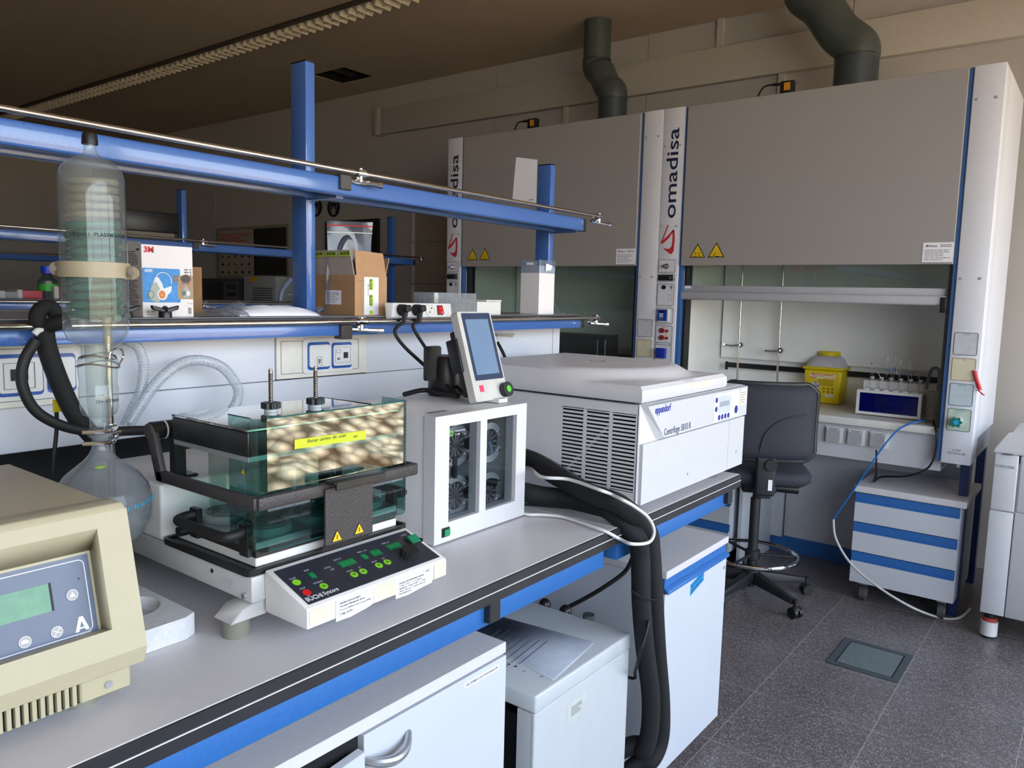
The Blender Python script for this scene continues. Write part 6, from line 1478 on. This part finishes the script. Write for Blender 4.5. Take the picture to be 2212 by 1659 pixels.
# ---- thick insulated hoses from the bench down to the chiller
def hpts(top, hang, end, yy): return top+[at(900+x/3.16, 1150+y/3.16, 'y', y_) for x, y, y_ in hang]+end
A_ = [(1.60, 1.34, 1.02), at(1133, 990, 'z', 1.00), at(1203, 1038, 'z', .965), at(1276, 1063, 'z', .945), at(1330, 1085, 'z', .936)]
hose('insulated_hose', 'inner thick black insulated hose hanging off the bench front', 'hose',
     [V((1.60, 1.36, .99)), at(1133, 1063, 'z', .945), at(1203, 1074, 'z', .932), at(1276, 1090, 'z', .930), at(1322, 1106, 'z', .930)]+[at(900+x/3.16, 1150+y/3.16, 'y', y_) for x, y, y_ in ((1500, 30, .886), (1525, 150, .885), (1531, 300, .882), (1535, 500, .882), (1560, 800, .882), (1597, 1100, .882), (1592, 1340, .886), (1550, 1480, .90), (1490, 1450, .93))]+[V((1.745, 1.00, .22)), V((1.725, 1.06, .25))], .0245, foamblk, 18)
hose('insulated_hose', 'outer thick black insulated hose hanging off the bench front', 'hose',
     [V((1.60, 1.32, 1.04)), at(1133, 990, 'z', 1.005), at(1203, 1030, 'z', .985), at(1276, 1066, 'z', .975), at(1340, 1090, 'z', .965)]+[at(900+x/3.16, 1150+y/3.16, 'y', y_) for x, y, y_ in ((1570, -20, .886), (1600, 120, .882), (1612, 300, .880), (1620, 450, .880), (1640, 800, .880), (1668, 1150, .880), (1662, 1400, .882), (1600, 1550, .89), (1510, 1580, .92))]+[V((1.74, .99, .12)), V((1.72, 1.05, .14))], .0245, foamblk, 18)
p = at(1410, 1293, 'y', .88)
tag(B().tube([at(900+1480/3.16, 1150+405/3.16, 'y', .858), at(900+1530/3.16, 1150+440/3.16, 'y', .855), at(900+1600/3.16, 1150+460/3.16, 'y', .853), at(900+1655/3.16, 1150+455/3.16, 'y', .857), at(900+1660/3.16, 1150+440/3.16, 'y', .90), at(900+1480/3.16, 1150+400/3.16, 'y', .90)], .002, 6, 4, closed=True).out('cable_tie', plastic_blk), 'thin black cable tie round the two hanging hoses', 'cable tie')
hose('white_cable', 'white cable looping over the bench edge from behind the pump', 'cable', [V((1.60, 1.30, .96)), at(1133, 1010, 'z', .985), at(1170, 1030, 'z', 1.02), at(1230, 1036, 'z', 1.02), at(1300, 1060, 'z', 1.018), at(1320, 1068, 'y', .915), at(1345, 1080, 'y', .868), at(1370, 1094, 'y', .853), at(1400, 1118, 'y', .845), at(1413, 1147, 'y', .842), at(1402, 1171, 'y', .846), at(1365, 1175, 'y', .858), at(1338, 1164, 'y', .897), at(1300, 1145, 'z', .906), at(1220, 1118, 'z', .906), at(1170, 1112, 'z', .906), at(1133, 1110, 'z', .906), V((1.60, 1.25, .906))], .0042, plastic_wht, 10)
hose('signal_cable', 'thin black cable crossing the bench between pump and white centrifuge', 'cable', [V((1.60, 1.33, 1.06)), at(1135, 972, 'y', 1.20), at(1200, 1002, 'y', 1.12), at(1270, 1045, 'y', 1.05), at(1330, 1085, 'y', .96), at(1360, 1105, 'y', .93), at(1375, 1120, 'y', .90)], .0042, rubber, 8)
hose('signal_cable', 'thin black cable lying flat on the bench under the hoses', 'cable', [V((1.59, 1.20, .905)), at(1133, 1090, 'z', .905), at(1190, 1094, 'z', .905), at(1260, 1100, 'z', .905), at(1318, 1110, 'z', .905)], .0036, rubber, 8)
hose('under_bench_cable', 'black cable sagging under the bench towards the chiller', 'cable', [at(1366, 1205, 'y', .98), at(1350, 1235, 'y', 1.0), at(1310, 1265, 'y', 1.04), at(1265, 1292, 'y', 1.10), at(1220, 1315, 'y', 1.16)], .006, rubber, 8)
hose('side_cable', 'thin black cable from the hoses to the chiller side', 'cable', [at(1402, 1340, 'y', .856), at(1395, 1370, 'y', .853), at(1383, 1410, 'y', .858), at(1372, 1450, 'y', .89), at(1366, 1465, 'y', .95), V((1.723, 1.0, .475))], .0042, rubber, 8)

# ================================================================== drawer units under the hoods
def drawer_unit(name, label, y0, y1):
    R_ = thing(name, label, 'drawer unit', (4.2, (y0+y1)/2, 0))
    B().box(3.972, 4.46, y0-.02, y1+.004, .552, .582, .001, 1).out('top_board', lam_top, R_)
    B().box(3.99, 4.45, y0, y1, .098, .5515).out('carcass', lam_white, R_)
    for k, (zt_, zb_) in enumerate(((.548, .404), (.402, .257), (.255, .100))):
        d_ = B().box(3.975, 3.9898, y0+.002, y1-.002, zb_, zt_-.042, .001, 1).out('drawer', lam_white, R_)
        B().box(3.979, 3.9898, y0+.004, y1-.004, zt_-.041, zt_-.002).out('blue_grip', blue_strip, d_)
        B().box(3.9735, 3.979, y0+.004, y1-.004, zt_-.047, zt_-.040).out('grip_edge', blue_strip, d_)
    for yy in (y0+.05, y1-.06):
        for xx in (4.03, 4.40):
            B().box(xx-.02, xx+.02, yy-.02, yy+.02, .082, .0978).out('caster_plate', brushed, R_)
            w_ = B().cyl((xx, yy-.013, .038), (xx, yy+.013, .038), .038, 22).out('caster_wheel', mat('caster_rubber', '#4a4a48', .6), R_)
            B().cyl((xx, yy-.016, .038), (xx, yy-.013, .038), .022, 18).out('hub_cap', brushed, w_)
            B().hexa([(xx-.012, yy-.018, .036), (xx+.012, yy-.018, .036), (xx+.012, yy+.018, .036), (xx-.012, yy+.018, .036), (xx-.016, yy-.018, .0825), (xx+.016, yy-.018, .0825), (xx+.016, yy+.018, .0825), (xx-.016, yy+.018, .0825)][4:]+[(xx-.016, yy-.0185, .084), (xx+.016, yy-.0185, .084), (xx+.016, yy+.0185, .084), (xx-.016, yy+.0185, .084)]).out('fork', brushed, R_)
    return R_
D1 = drawer_unit('drawer_unit', 'white rolling drawer unit with blue grips under the nearest hood', .466, .920)
dup(D1, (4.2, 1.77, 0), label='white rolling drawer unit half hidden behind the bench end')
struct(B().box(4.02, 4.5, 1.495, 1.513, .0, .70).out('trim_5', lam_grey))

# ================================================================== laboratory chair
HB = V((3.71, 1.314, 0)); CR_ = thing('lab_chair', 'black high lab chair with chrome foot ring by the hoods', 'chair', HB, rotz=math.radians(28), local=True)
chb = mat('chair_black', '#222327', .5, var=.06, bump=.1, bscale=300)
chf = mat('chair_fabric', '#2b2d38', .75, var=.08, scale=200, bump=.3, bscale=700)
r28 = math.radians(28)
for k in range(5):
    a = math.radians(-117-28+72*k)
    d = V((math.cos(a), math.sin(a), 0)); n = V((-d.y, d.x, 0))
    b = B(); c0 = d*.03+V((0, 0, .105)); c1 = d*.285+V((0, 0, .082))
    b.hexa([c0-n*.026-V((0, 0, .03)), c1-n*.014-V((0, 0, .022)), c1+n*.014-V((0, 0, .022)), c0+n*.026-V((0, 0, .03)), c0-n*.022+V((0, 0, .028)), c1-n*.012+V((0, 0, .006)), c1+n*.012+V((0, 0, .006)), c0+n*.022+V((0, 0, .028))], .006, 2); b.out('base_leg', chb, CR_)
    w = d*.297
    cs = B().cyl(w+V((0, 0, .055)), w+V((0, 0, .09)), .010, 12).out('caster_stem', chb, CR_)
    for s_ in (-1, 1): B().cyl(w+n*s_*.006+V((0, 0, .0265)), w+n*s_*.024+V((0, 0, .0265)), .0265, 18).out('caster_wheel', plastic_blk, CR_)
    B().ball(w+V((0, 0, .042)), .022, 12, (1, 1, .7)).out('caster_hood', chb, CR_)
B().lathe([(0, .07), (.04, .07), (.045, .10), (.042, .14), (.030, .15), (0, .15)], (0, 0, 0), 20).out('hub', chb, CR_)
B().cyl((0, 0, .05), (0, 0, .07), .02, 16).out('hub_cap', chb, CR_)
B().cyl((0, 0, .15), (0, 0, .50), .024, 20).out('column_sleeve', chb, CR_)
B().cyl((0, 0, .50), (0, 0, .545), .016, 18).out('gas_lift', plastic_blk, CR_)
B().tube([(.215*math.cos(2*math.pi*k/24), .215*math.sin(2*math.pi*k/24), .215) for k in range(24)], .010, 10, 3, closed=True).out('foot_ring', chrome, CR_)
B().lathe([(.03, .19), (.036, .195), (.036, .235), (.03, .24), (.0241, .24)], (0, 0, 0), 18).out('ring_collar', chb, CR_)
for k in range(3):
    a = 2*math.pi*k/3+.5; B().cyl((.034*math.cos(a), .034*math.sin(a), .215), (.21*math.cos(a), .21*math.sin(a), .215), .007, 10).out('ring_spoke', chb, CR_)
B().box(-.10, .10, -.08, .08, .545, .60, .012, 3).out('mechanism', chb, CR_)
# seat cushion
def seatp(u, v):
    a = 2*math.pi*u; e = .45; c_, s_ = math.cos(a), math.sin(a)
    x = .02+.225*math.copysign(abs(c_)**e, c_); y = .235*math.copysign(abs(s_)**e, s_)
    k = [(.0, .602), (.90, .602), (1.0, .622), (1.0, .652), (.93, .672), (.6, .680), (0, .678)][min(6, int(round(v*6)))]
    return V((x*k[0], y*k[0], k[1]))
b = B(); b.grid(seatp, 36, 7, closed_u=True); bmesh.ops.remove_doubles(b.bm, verts=b.bm.verts[:], dist=.0005); b.out('seat', chf, CR_, 60)
# backrest: curved shell with a raised arc seam
def backp(u, v, off=0):
    y = -.215+.43*u; zz = .735+.355*v
    edge = 1-abs(2*u-1)**4; 
    w = .215*(1-.18*max(0, v-.75)/.25*abs(2*u-1)**2)
    x = -.205-.03*(1-(2*u-1)**2)+.012*math.sin(math.pi*v)-off*.05*(edge*(1-abs(2*v-1)**4))**.5
    # rounded outline
    ry = 1.0; t = abs(2*v-1); r_ = max(0, (t-.72)/.28); y *= (1-.20*r_**2.2)
    return V((x, y, zz))
b = B(); b.grid(lambda u, v: backp(u, v, 0), 26, 20); b2 = b
b.grid(lambda u, v: backp(u, v, 1), 26, 20); bmesh.ops.remove_doubles(b.bm, verts=b.bm.verts[:], dist=.0008); b.out('backrest', chf, CR_, 60)
rim = [backp(u, 0, .2) for u in [k/12 for k in range(13)]]+[backp(1, v, .2) for v in [k/10 for k in range(1, 11)]]+[backp(u, 1, .2) for u in [1-k/12 for k in range(1, 13)]]+[backp(0, v, .2) for v in [1-k/10 for k in range(1, 10)]]
B().tube(rim, .011, 8, 2, closed=True).out('back_trim', chb, CR_)
arc = [backp(u, v, 1.02) for u, v in ((.60, .02), (.575, .2), (.53, .38), (.42, .52), (.26, .60), (.12, .63))]
B().tube(arc, .005, 8, 5).out('back_seam', chf, CR_)
B().box(-.255, -.215, -.045, .045, .57, .80, .012, 3).out('back_bracket', chb, CR_)
B().box(-.24, -.06, -.03, .03, .555, .585, .006, 2).out('back_arm', chb, CR_)
B().cyl((-.245, -.02, .72), (-.275, -.02, .72), .028, 20).out('adjust_knob', plastic_blk, CR_)
B().box(-.258, -.256, -.03, -.012, .60, .65).out('chair_label', paper, CR_)
B().cyl((-.03, -.08, .565), (-.03, -.19, .56), .022, 16).out('tension_knob', plastic_blk, CR_)
B().tube([(.08, -.08, .585), (.1, -.2, .585), (.1, -.25, .58)], .006, 8).out('lever', chb, CR_)

# ================================================================== floor centrifuge at the right
Gz = thing('floor_centrifuge', 'pale floor-standing centrifuge with sloping lid at the right edge', 'centrifuge', (4.2, .05, 0))
gx, gy0, gy1 = 3.90, -.40, .352
gzm = mat('machine_pale', '#c9cad0', .4, var=.01); gzd = mat('machine_seam', '#8b8c94', .5)
B().box(gx+.012, gx+.62, gy0, gy1-.004, .118, .80, .006, 2).out('body', gzm, Gz)
B().box(gx, gx+.0118, .262, gy1, .120, .582, .004, 2).out('front_panel', gzm, Gz)
B().box(gx, gx+.0118, gy0, .258, .120, .586, .004, 2).out('front_panel', gzm, Gz)
B().box(gx+.002, gx+.0118, .262, gy1, .586, .835, .006, 3).out('control_strip', gzm, Gz)
B().box(gx+.004, gx+.0118, gy0, .256, .590, .835, .006, 3).out('front_panel', gzm, Gz)
B().hexa([(gx-.004, gy0, .812), (gx+.62, gy0, .802), (gx+.62, gy1+.008, .802), (gx-.004, gy1+.008, .838), (gx+.0, gy0, .842), (gx+.62, gy0, .93), (gx+.62, gy1-.03, .93), (gx+.0, gy1+.006, .850)] if False else [(gx-.004, gy0, .836), (gx+.62, gy0, .802), (gx+.62, gy1+.008, .802), (gx-.004, gy1+.008, .836), (gx+.004, gy0, .856), (gx+.20, gy0, .905), (gx+.20, gy1-.03, .905), (gx+.004, gy1+.002, .856)], .006, 3).out('lid', gzm, Gz)
B().box(gx+.2, gx+.6, gy0+.01, gy1-.04, .84, .9045, .006, 2).out('lid_back', gzm, Gz)
B().rr(FX(gx-.0042), -.318, -.285, .833, .84, .002, 0, .003).out('lid_catch', chrome, Gz)
text('GYROZEN', mat('ink_slate2', '#6a6c76', .4), Gz, FX(gx+.0018), -.345, .775, width=.068, size=.016, n=.0004)
for yy in (.315, -.3):
    for xx in (gx+.045, gx+.55):
        B().cyl((xx, yy, .012), (xx, yy, .075), .034, 20).out('leveling_foot', plastic_wht, Gz); B().cyl((xx, yy, .075), (xx, yy, .1182), .022, 16).out('foot_stem', rubber, Gz)
        B().cyl((xx, yy, .078), (xx, yy, .092), .030, 18).out('red_collar', mat('collar_red', '#b03a32', .5), Gz); B().cyl((xx, yy, 0), (xx, yy, .012), .026, 16).out('foot_pad', rubber, Gz)

# ================================================================== things in and on the hoods
SH = thing('sharps_bin', 'yellow sharps container with domed grey lid inside the hood', 'container', (4.60, 1.255, ZWT))
yel = mat('bin_yellow', '#e0c410', .38, var=.02)
by0, by1, bx0_, bx1_ = 1.165, 1.346, 4.50, 4.70
def frus(z0, z1, g0, g1):
    return [(bx0_-g0, by0-g0, z0), (bx1_+g0, by0-g0, z0), (bx1_+g0, by1+g0, z0), (bx0_-g0, by1+g0, z0), (bx0_-g1, by0-g1, z1), (bx1_+g1, by0-g1, z1), (bx1_+g1, by1+g1, z1), (bx0_-g1, by1+g1, z1)]
B().hexa(frus(ZWT, 1.088, 0, .013), .012, 3).out('body', yel, SH)
B().hexa(frus(1.0885, 1.106, .020, .022), .008, 3).out('rim', yel, SH)
cxs, cys = (bx0_+bx1_)/2, (by0+by1)/2
def dome(u, v):
    a = 2*math.pi*u; e = .35+.65*v; c_, s_ = math.cos(a), math.sin(a)
    R0 = V((.115*math.copysign(abs(c_)**e, c_), .105*math.copysign(abs(s_)**e, s_), 0))
    k = 1-.42*v**1.2; return V((cxs+R0.x*k, cys+R0.y*k, 1.106+.060*math.sin(v*math.pi/2)))
b = B(); b.grid(dome, 32, 8, closed_u=True); b.out('lid', mat('bin_lid', '#c3bcc2', .4), SH, 60)
B().lathe([(0, 1.160), (.058, 1.160), (.060, 1.165), (.060, 1.186), (.056, 1.190), (0, 1.190)], (cxs, cys, 0), 28).out('cap', yel, SH)
Fsh = Fr((bx0_-.0015, 0, ZWT), (0, -1, 0), (-.013, 0, .188))
band = B().fb(Fsh, -1.328, -1.183, .140, .170, 0, .0006).out('label_band', mat('label_peach', '#e6d7a8', .5), SH)
text('LIMITE DE LLENADO', ink_red, band, Fsh, -1.322, .160, width=.125, size=.011, n=.001, bold=.0003)
text('Siemcompact', mat('ink_greenpen', '#4d7a5c', .6), band, Fsh, -1.31, .152, width=.06, size=.009, n=.001, shear=.2)
text('PELIGRO', ink_red, band, Fsh, -1.327, .142, width=.04, size=.009, n=.001, bold=.0003); text('RIESGO BIOLOGICO', ink_red, band, Fsh, -1.25, .142, width=.066, size=.007, n=.001)
dm = B().prism(Fsh, [(-1.324, .098), (-1.292, .063), (-1.257, .098), (-1.292, .134)], 0, .0006).out('diamond_label', mat('label_grey', '#d2ccc0', .5), SH)
lines(Fsh, -1.315, -1.266, .085, .103, 3, ink, dm, n=.001, fill=.5); text('RESIDUOS', ink, dm, Fsh, -1.316, .1, width=.05, size=.007, n=.001)
for k in range(3): B().frame(Fsh, -1.297+.006*math.cos(2.1*k+1.57)+.0, -1.287+.006*math.cos(2.1*k+1.57), .112+.006*math.sin(2.1*k+1.57), .122+.006*math.sin(2.1*k+1.57), .0049, .0018, .0006, .001).out('biohazard_ring', ink, dm)
lines(Fsh, -1.28, -1.185, .100, .138, 5, mat('ink_olive', '#7a6a14', .6), SH, seed=7, n=.0006, fill=.4)
lines(Fsh, -1.328, -1.25, .040, .060, 4, MATS['ink_olive'], SH, seed=8, n=.0006, fill=.5)
B().rr(Fsh, -1.24, -1.19, .038, .056, .004, 0, .0006).out('date_label', MATS['label_grey'], SH)
for k in range(6): B().disc(Fsh, -1.245+.023*(k % 3), .068+.018*(k//3), .0055, 0, .0004, 10).out('pictogram', MATS['ink_olive'], SH)
# ---- vacuum manifold
MF = thing('vacuum_manifold', 'white extraction manifold with blue window and needle valves in the hood', 'manifold', (4.26, .84, ZWT))
mx, my0, my1 = 4.19, .700, .998
B().frame(FX(mx), -my1, -my0, ZWT+.006, 1.030, .004, .014, -.012, 0).out('front_frame', plastic_wht, MF)
B().fb(FX(mx), -my1+.012, -my0-.012, ZWT+.018, 1.018, -.010, -.006).out('window', glass('cobalt_glass', '#1c2a8c', 1.0, haze=.45, hazecol='#10187a'), MF)
B().box(mx+.012, mx+.13, my0, my1, ZWT+.006, ZWT+.016).out('floor_plate', plastic_wht, MF); B().box(mx+.012, mx+.13, my0, my1, 1.020, 1.030).out('top_plate', plastic_wht, MF)
B().box(mx+.125, mx+.135, my0, my1, ZWT+.016, 1.068).out('back_plate', plastic_wht, MF)
B().box(mx+.012, mx+.125, my1-.01, my1, ZWT+.016, 1.02).out('side_plate', plastic_wht, MF)
for fy in (my0+.03, my1-.03): B().cyl((mx+.03, fy, ZWT), (mx+.03, fy, ZWT+.0065), .01, 12).out('foot', rubber, MF)
for k in range(6):
    y_ = my1-.035-.045*k; o = B().cyl((mx+.035, y_, ZWT+.018), (mx+.035, y_, 1.018), .010, 14).out('sample_tube', glass('tube_blue', '#aab4ee', 1.2, haze=.25, hazecol='#8f9be8'), MF)
    B().cyl((mx+.035, y_, 1.030), (mx+.035, y_, 1.036), .017, 16).out('port_ring', plastic_wht, MF)
    B().cyl((mx+.10, y_-.01, 1.03), (mx+.10, y_-.01, 1.085), .002, 8).cyl((mx+.10, y_-.01, 1.085), (mx+.10, y_-.01, 1.091), .011, 14).out('valve_knob', plastic_wht, MF)
    z_ = 1.165-.010*k-.02*(k % 2); yb = y_-.004+[0, -.03, -.02, 0, .004, .0][k]
    B().tube([(mx+.11, y_-.02, 1.07), (mx+.105, y_-.005+.02*(k % 2), 1.13), (mx+.10, (y_+yb)/2, z_+.075), (mx+.095, yb, z_+.06), (mx+.095, yb, z_)], .0016, 6).out('transfer_tube', glass('tube_clear', '#f0f2f2', 1.0, haze=.3, hazecol='#d6dad8'), MF)
    B().cyl((mx+.095, yb, z_), (mx+.095, yb, z_-.014), .0036, 10).out('blue_fitting', mat('fitting_blue', '#1f5fae', .4), MF); B().cyl((mx+.095, yb, z_-.014), (mx+.095, yb, z_-.028), .0034, 10).out('steel_fitting', chrome, MF)
    B().cyl((mx+.095, yb, z_-.028), (mx+.095, yb, 1.09), .0006, 6).out('needle', steel, MF)
cyb = B().cyl((mx+.06, .664, ZWT+.004), (mx+.06, .664, 1.045), .030, 24); cyb.out('waste_cylinder', mat('cylinder_grey', '#9c9b95', .45, var=.05), MF)
lines(FX(mx+.0295), -.675, -.65, ZWT+.02, 1.02, 7, ink_grey, MF, n=.001, fill=.2)
B().tube([(mx+.09, .70, 1.05), (mx+.10, .69, 1.13), (mx+.11, .675, 1.155), (mx+.11, .65, 1.14), (mx+.08, .645, 1.05)], .008, 10).out('vacuum_hose', mat('hose_grey', '#6f7270', .5), MF)
# ---- lattice rods with hook clamps
for k, (y_, zc_) in enumerate(((1.770, 1.199), (1.528, 1.180))):
    RD = thing('support_rod', ['steel rod with hook clamp nearest the left side of the open hood', 'steel rod with hook clamp left of the yellow container'][k], 'rod', (4.55, y_, ZWT), group='steel rods standing in the open hood')
    B().cyl((4.55, y_, ZWT+.0), (4.55, y_+.006, 2.2), .0065, 12).out('rod', steel, RD)
    B().cyl((4.535, y_-.012, zc_), (4.565, y_-.012, zc_), .016, 14).out('boss', chrome, RD)
    B().tube([(4.53, y_-.01, zc_), (4.52, y_+.03, zc_-.006), (4.51, y_+.06, zc_-.004), (4.49, y_+.075, zc_+.0), (4.475, y_+.065, zc_+.002)], .005, 8).out('hook', chrome, RD)
# ---- dark stand in the closed hood
SD = thing('black_stand', 'black apparatus on bright legs behind the lowered hood glass', 'apparatus', (4.35, 2.75, ZWT))
pa_, pb_ = at(1215, 735, 'x', 4.30), at(1318, 745, 'x', 4.30)
B().box(4.26, 4.40, pb_.y, pa_.y+.1, 1.20, 1.225, .003, 1).out('shelf', plastic_blk, SD)
B().box(4.36, 4.40, pb_.y, pa_.y+.1, ZWT, 1.20).out('back', plastic_blk, SD)
for yy in (pb_.y+.02, pb_.y+.075): B().cyl((4.275, yy, ZWT), (4.275, yy, 1.20), .0055, 10).out('leg', chrome, SD)
# ---- red ribbon tied to the column
RB = thing('red_ribbon', 'short red plastic ribbon knotted on the hood column', 'ribbon', (XH-.004, .455, 1.08))
rm = mat('ribbon_red', '#d23a44', .45)
def strip(pts, w):
    b = B(); L_ = []; P_ = catmull(pts, 5)
    for i, p_ in enumerate(P_):
        L_.append((b.bm.verts.new(p_+V((0, w, 0))), b.bm.verts.new(p_-V((0, w, .004)))))
    for a, c_ in zip(L_, L_[1:]): b.bm.faces.new((a[0], a[1], c_[1], c_[0]))
    return b
strip([at(2105, 800, 'x', XH-.006), at(2110, 820, 'x', XH-.014), at(2116, 840, 'x', XH-.008)], .010).out('ribbon', rm, RB, 30, solid=.0008)
strip([at(2112, 842, 'x', XH-.010), at(2120, 848, 'x', XH-.012), at(2125, 853, 'x', XH-.010)], .007).out('ribbon_end', rm, RB, 30, solid=.0008)
B().ball(at(2115, 842, 'x', XH-.01), .006, 10).out('knot', rm, RB)
# ---- tubing and mains lead in front of the hood
hose('blue_tube', 'thin blue tube hanging from the hood worktop', 'tube', [V((4.19, .66, .905)), at(1985, 910, 'x', 4.02), at(1945, 925, 'x', 3.99), at(1910, 962, 'x', 3.97), at(1870, 1020, 'x', 3.95), at(1800, 1122, 'x', 3.93)], .0042, mat('tube_bright_blue', '#1565b8', .35), 8)
hose('grey_tube', 'pale grey tube drooping from the blue tube to the floor', 'tube', [at(1800, 1122, 'x', 3.93), at(1806, 1165, 'x', 3.91), at(1840, 1220, 'x', 3.90), at(1900, 1270, 'x', 3.90), at(1970, 1312, 'x', 3.92), at(2030, 1334, 'z', .008), at(2070, 1335, 'z', .008), at(2095, 1315, 'z', .008)], .0062, mat('tube_grey', '#b5b4b2', .45), 8)
hose('mains_lead', 'black mains lead looping from the hood socket over the drawer unit', 'lead', [at(1893, 972, 'x', 4.03), at(1893, 1000, 'x', 4.03), at(1893, 1025, 'x', 4.05), at(1888, 1040, 'z', .590), at(1905, 1030, 'z', .592), at(1960, 1028, 'x', 4.05), at(2005, 1010, 'x', 4.02), at(2022, 970, 'x', 4.01), at(2022, 930, 'x', 4.01), at(2016, 910, 'z', .908)], .0048, rubber, 8)
# ================================================================== far end of the room
z2 = zl2+.0005
p = at(104, 645, 'y', 4.32); bt = thing('reagent_bottle', 'glass bottle with blue cap and green label on the second rack', 'bottle', (p.x, 4.32, z2))
r_ = .045
B().lathe([(0, z2), (r_, z2), (r_, z2+.09), (r_*.5, z2+.115), (r_*.45, z2+.13)], (p.x, 4.32, 0), 20).out('glass_body', glass('bottle_glass', '#b8c4c4', 1.0, haze=.15, hazecol='#8c9a98'), bt)
B().lathe([(r_+.001, z2+.04), (r_+.001, z2+.075)], (p.x, 4.32, 0), 20).out('label', mat('label_green', '#3fae3a', .5), bt)
B().cyl((p.x, 4.32, z2+.128), (p.x, 4.32, z2+.165), r_*.62, 18).out('cap', mat('cap_blue', '#1c3fd0', .4), bt)
for nm, lab, pa_, pb_, m_ in (('supply_box', 'long red and white supply box on the second rack', (40, 648), (92, 628), mat('box_red', '#b8434e', .5)), ('plain_box', 'grey and white plastic box left of the red supply box', (2, 648), (38, 630), mat('box_grey', '#8e8e90', .5)), ('amber_block', 'small orange-brown block right of the blue-capped bottle', (119, 645), (131, 620), mat('amber', '#8a4a1c', .5))):
    a, c_ = at(*pa_, 'y', 4.25), at(*pb_, 'y', 4.25)
    R_ = thing(nm, lab, 'box', ((a.x+c_.x)/2, 4.3, z2))
    B().box(a.x, c_.x, 4.25, 4.37, z2, c_.z, .004, 2).out('case', m_, R_)
    B().box(a.x-.004, a.x+.02, 4.248, 4.372, z2+.0003, c_.z+.004, .003, 1).out('end_cap', mat('box_white', '#b9b7b5', .5), R_)
a, c_ = at(255, 507, 'y', 4.24), at(376, 475, 'y', 4.24); zu = 1.7155
R_ = thing('dark_instrument', 'low black instrument on the upper shelf of the second rack', 'instrument', ((a.x+c_.x)/2, 4.25, zu))
B().box(a.x, c_.x-.02, 4.20, 4.29, zu, zu+.045, .003, 1).out('base', mat('inst_beige', '#6c6457', .5), R_); B().box(a.x, c_.x, 4.19, 4.29, zu+.0455, c_.z+.03, .006, 2).out('cover', plastic_blk, R_)
wb = thing('wall_bench', 'white bench along the far wall below the notice board', 'bench', (4.6, 7.0, 0))
B().box(4.2, XW-.002, 5.6, 8.6, .86, .90, .002, 1).out('worktop', lam_top, wb); B().box(4.26, XW-.002, 5.62, 8.58, .0, .8595).out('base', lam_white, wb)
gi = thing('grey_incubator', 'pale grey instrument with yellow warning label on the far bench', 'instrument', (4.6, 6.4, .9))
B().box(4.32, 4.9, 6.05, 6.55, .9005, 1.585, .006, 2).out('case', mat('inst_grey', '#a7adb2', .45), gi)
Fi_ = FX(4.3195); B().fb(Fi_, -6.45, -6.33, 1.535, 1.575, 0, .002).out('yellow_label', mat('label_yellow', '#d8a41c', .5), gi)
for k in range(6): B().fb(Fi_, -6.40, -6.10, 1.36+k*.022, 1.368+k*.022, 0, .003).out('vent_slot', plastic_blk, gi)
B().fb(Fi_, -6.54, -6.48, 1.54, 1.575, 0, .002).out('maker_plate', plastic_gry, gi)
mw = thing('dark_oven', 'dark oven with glass door beside the grey instrument', 'oven', (4.6, 7.2, .9))
B().box(4.34, 4.9, 6.62, 7.75, .9005, 1.56, .006, 2).out('case', mat('oven_dark', '#3b3b3a', .5), mw); Fo = FX(4.3395)
B().fb(Fo, -7.70, -6.95, 1.30, 1.53, 0, .004).out('door_glass', mat('oven_glass', '#0d0e0f', .15), mw); B().fb(Fo, -6.90, -6.66, 1.30, 1.53, 0, .004).out('control_panel', mat('oven_panel', '#55585a', .5), mw)
for k in range(3): B().fb(Fo, -6.86, -6.70, 1.32+k*.07, 1.36+k*.07, .004, .007).out('window_slot', plastic_blk, mw)
pf = at(600, 655, 'y', 4.66); pt_ = at(618, 600, 'y', 4.66)
fc = thing('tap', 'pale angled laboratory tap on the second bench', 'tap', (pf.x, 4.66, .9))
B().cyl((pf.x+.02, 4.66, .9005), (pf.x+.02, 4.66, 1.36), .016, 14).out('riser', mat('tap_blue', '#8797b5', .35), fc)
B().tube([(pf.x+.02, 4.66, 1.35), (pf.x+.03, 4.66, 1.44), (pf.x+.09, 4.66, 1.52), (pf.x+.12, 4.66, 1.535)], .018, 12).out('spout', MATS['tap_blue'], fc)
B().cyl((pf.x+.05, 4.61, 1.43), (pf.x+.16, 4.60, 1.43), .009, 12).out('lever', brushed, fc)
# ================================================================== lettering: fit to size and turn into plain meshes
bpy.context.view_layer.update()
dg = bpy.context.evaluated_depsgraph_get()
for o, w, hgt in TXT:
    ev = o.evaluated_get(dg); me = bpy.data.meshes.new_from_object(ev)
    me.transform(Matrix.Identity(4))
    xs = [v.co.x for v in me.vertices]; ysv = [v.co.y for v in me.vertices]
    if not xs: bpy.data.objects.remove(o); continue
    sx_ = (w/(max(xs)-min(xs))) if w else 1.0
    sy_ = (hgt/(max(ysv)-min(ysv))) if hgt else (sx_ if (w and not hgt and False) else 1.0)
    for v in me.vertices: v.co.x *= sx_; v.co.y *= sy_
    nm = o.name; par = o.parent; ml = o.matrix_local.copy(); m_ = o.data.materials[0]
    bpy.data.objects.remove(o)
    n_ = bpy.data.objects.new('lettering', me); COL.objects.link(n_); n_.parent = par; n_.matrix_local = ml
    if not me.materials: me.materials.append(m_)
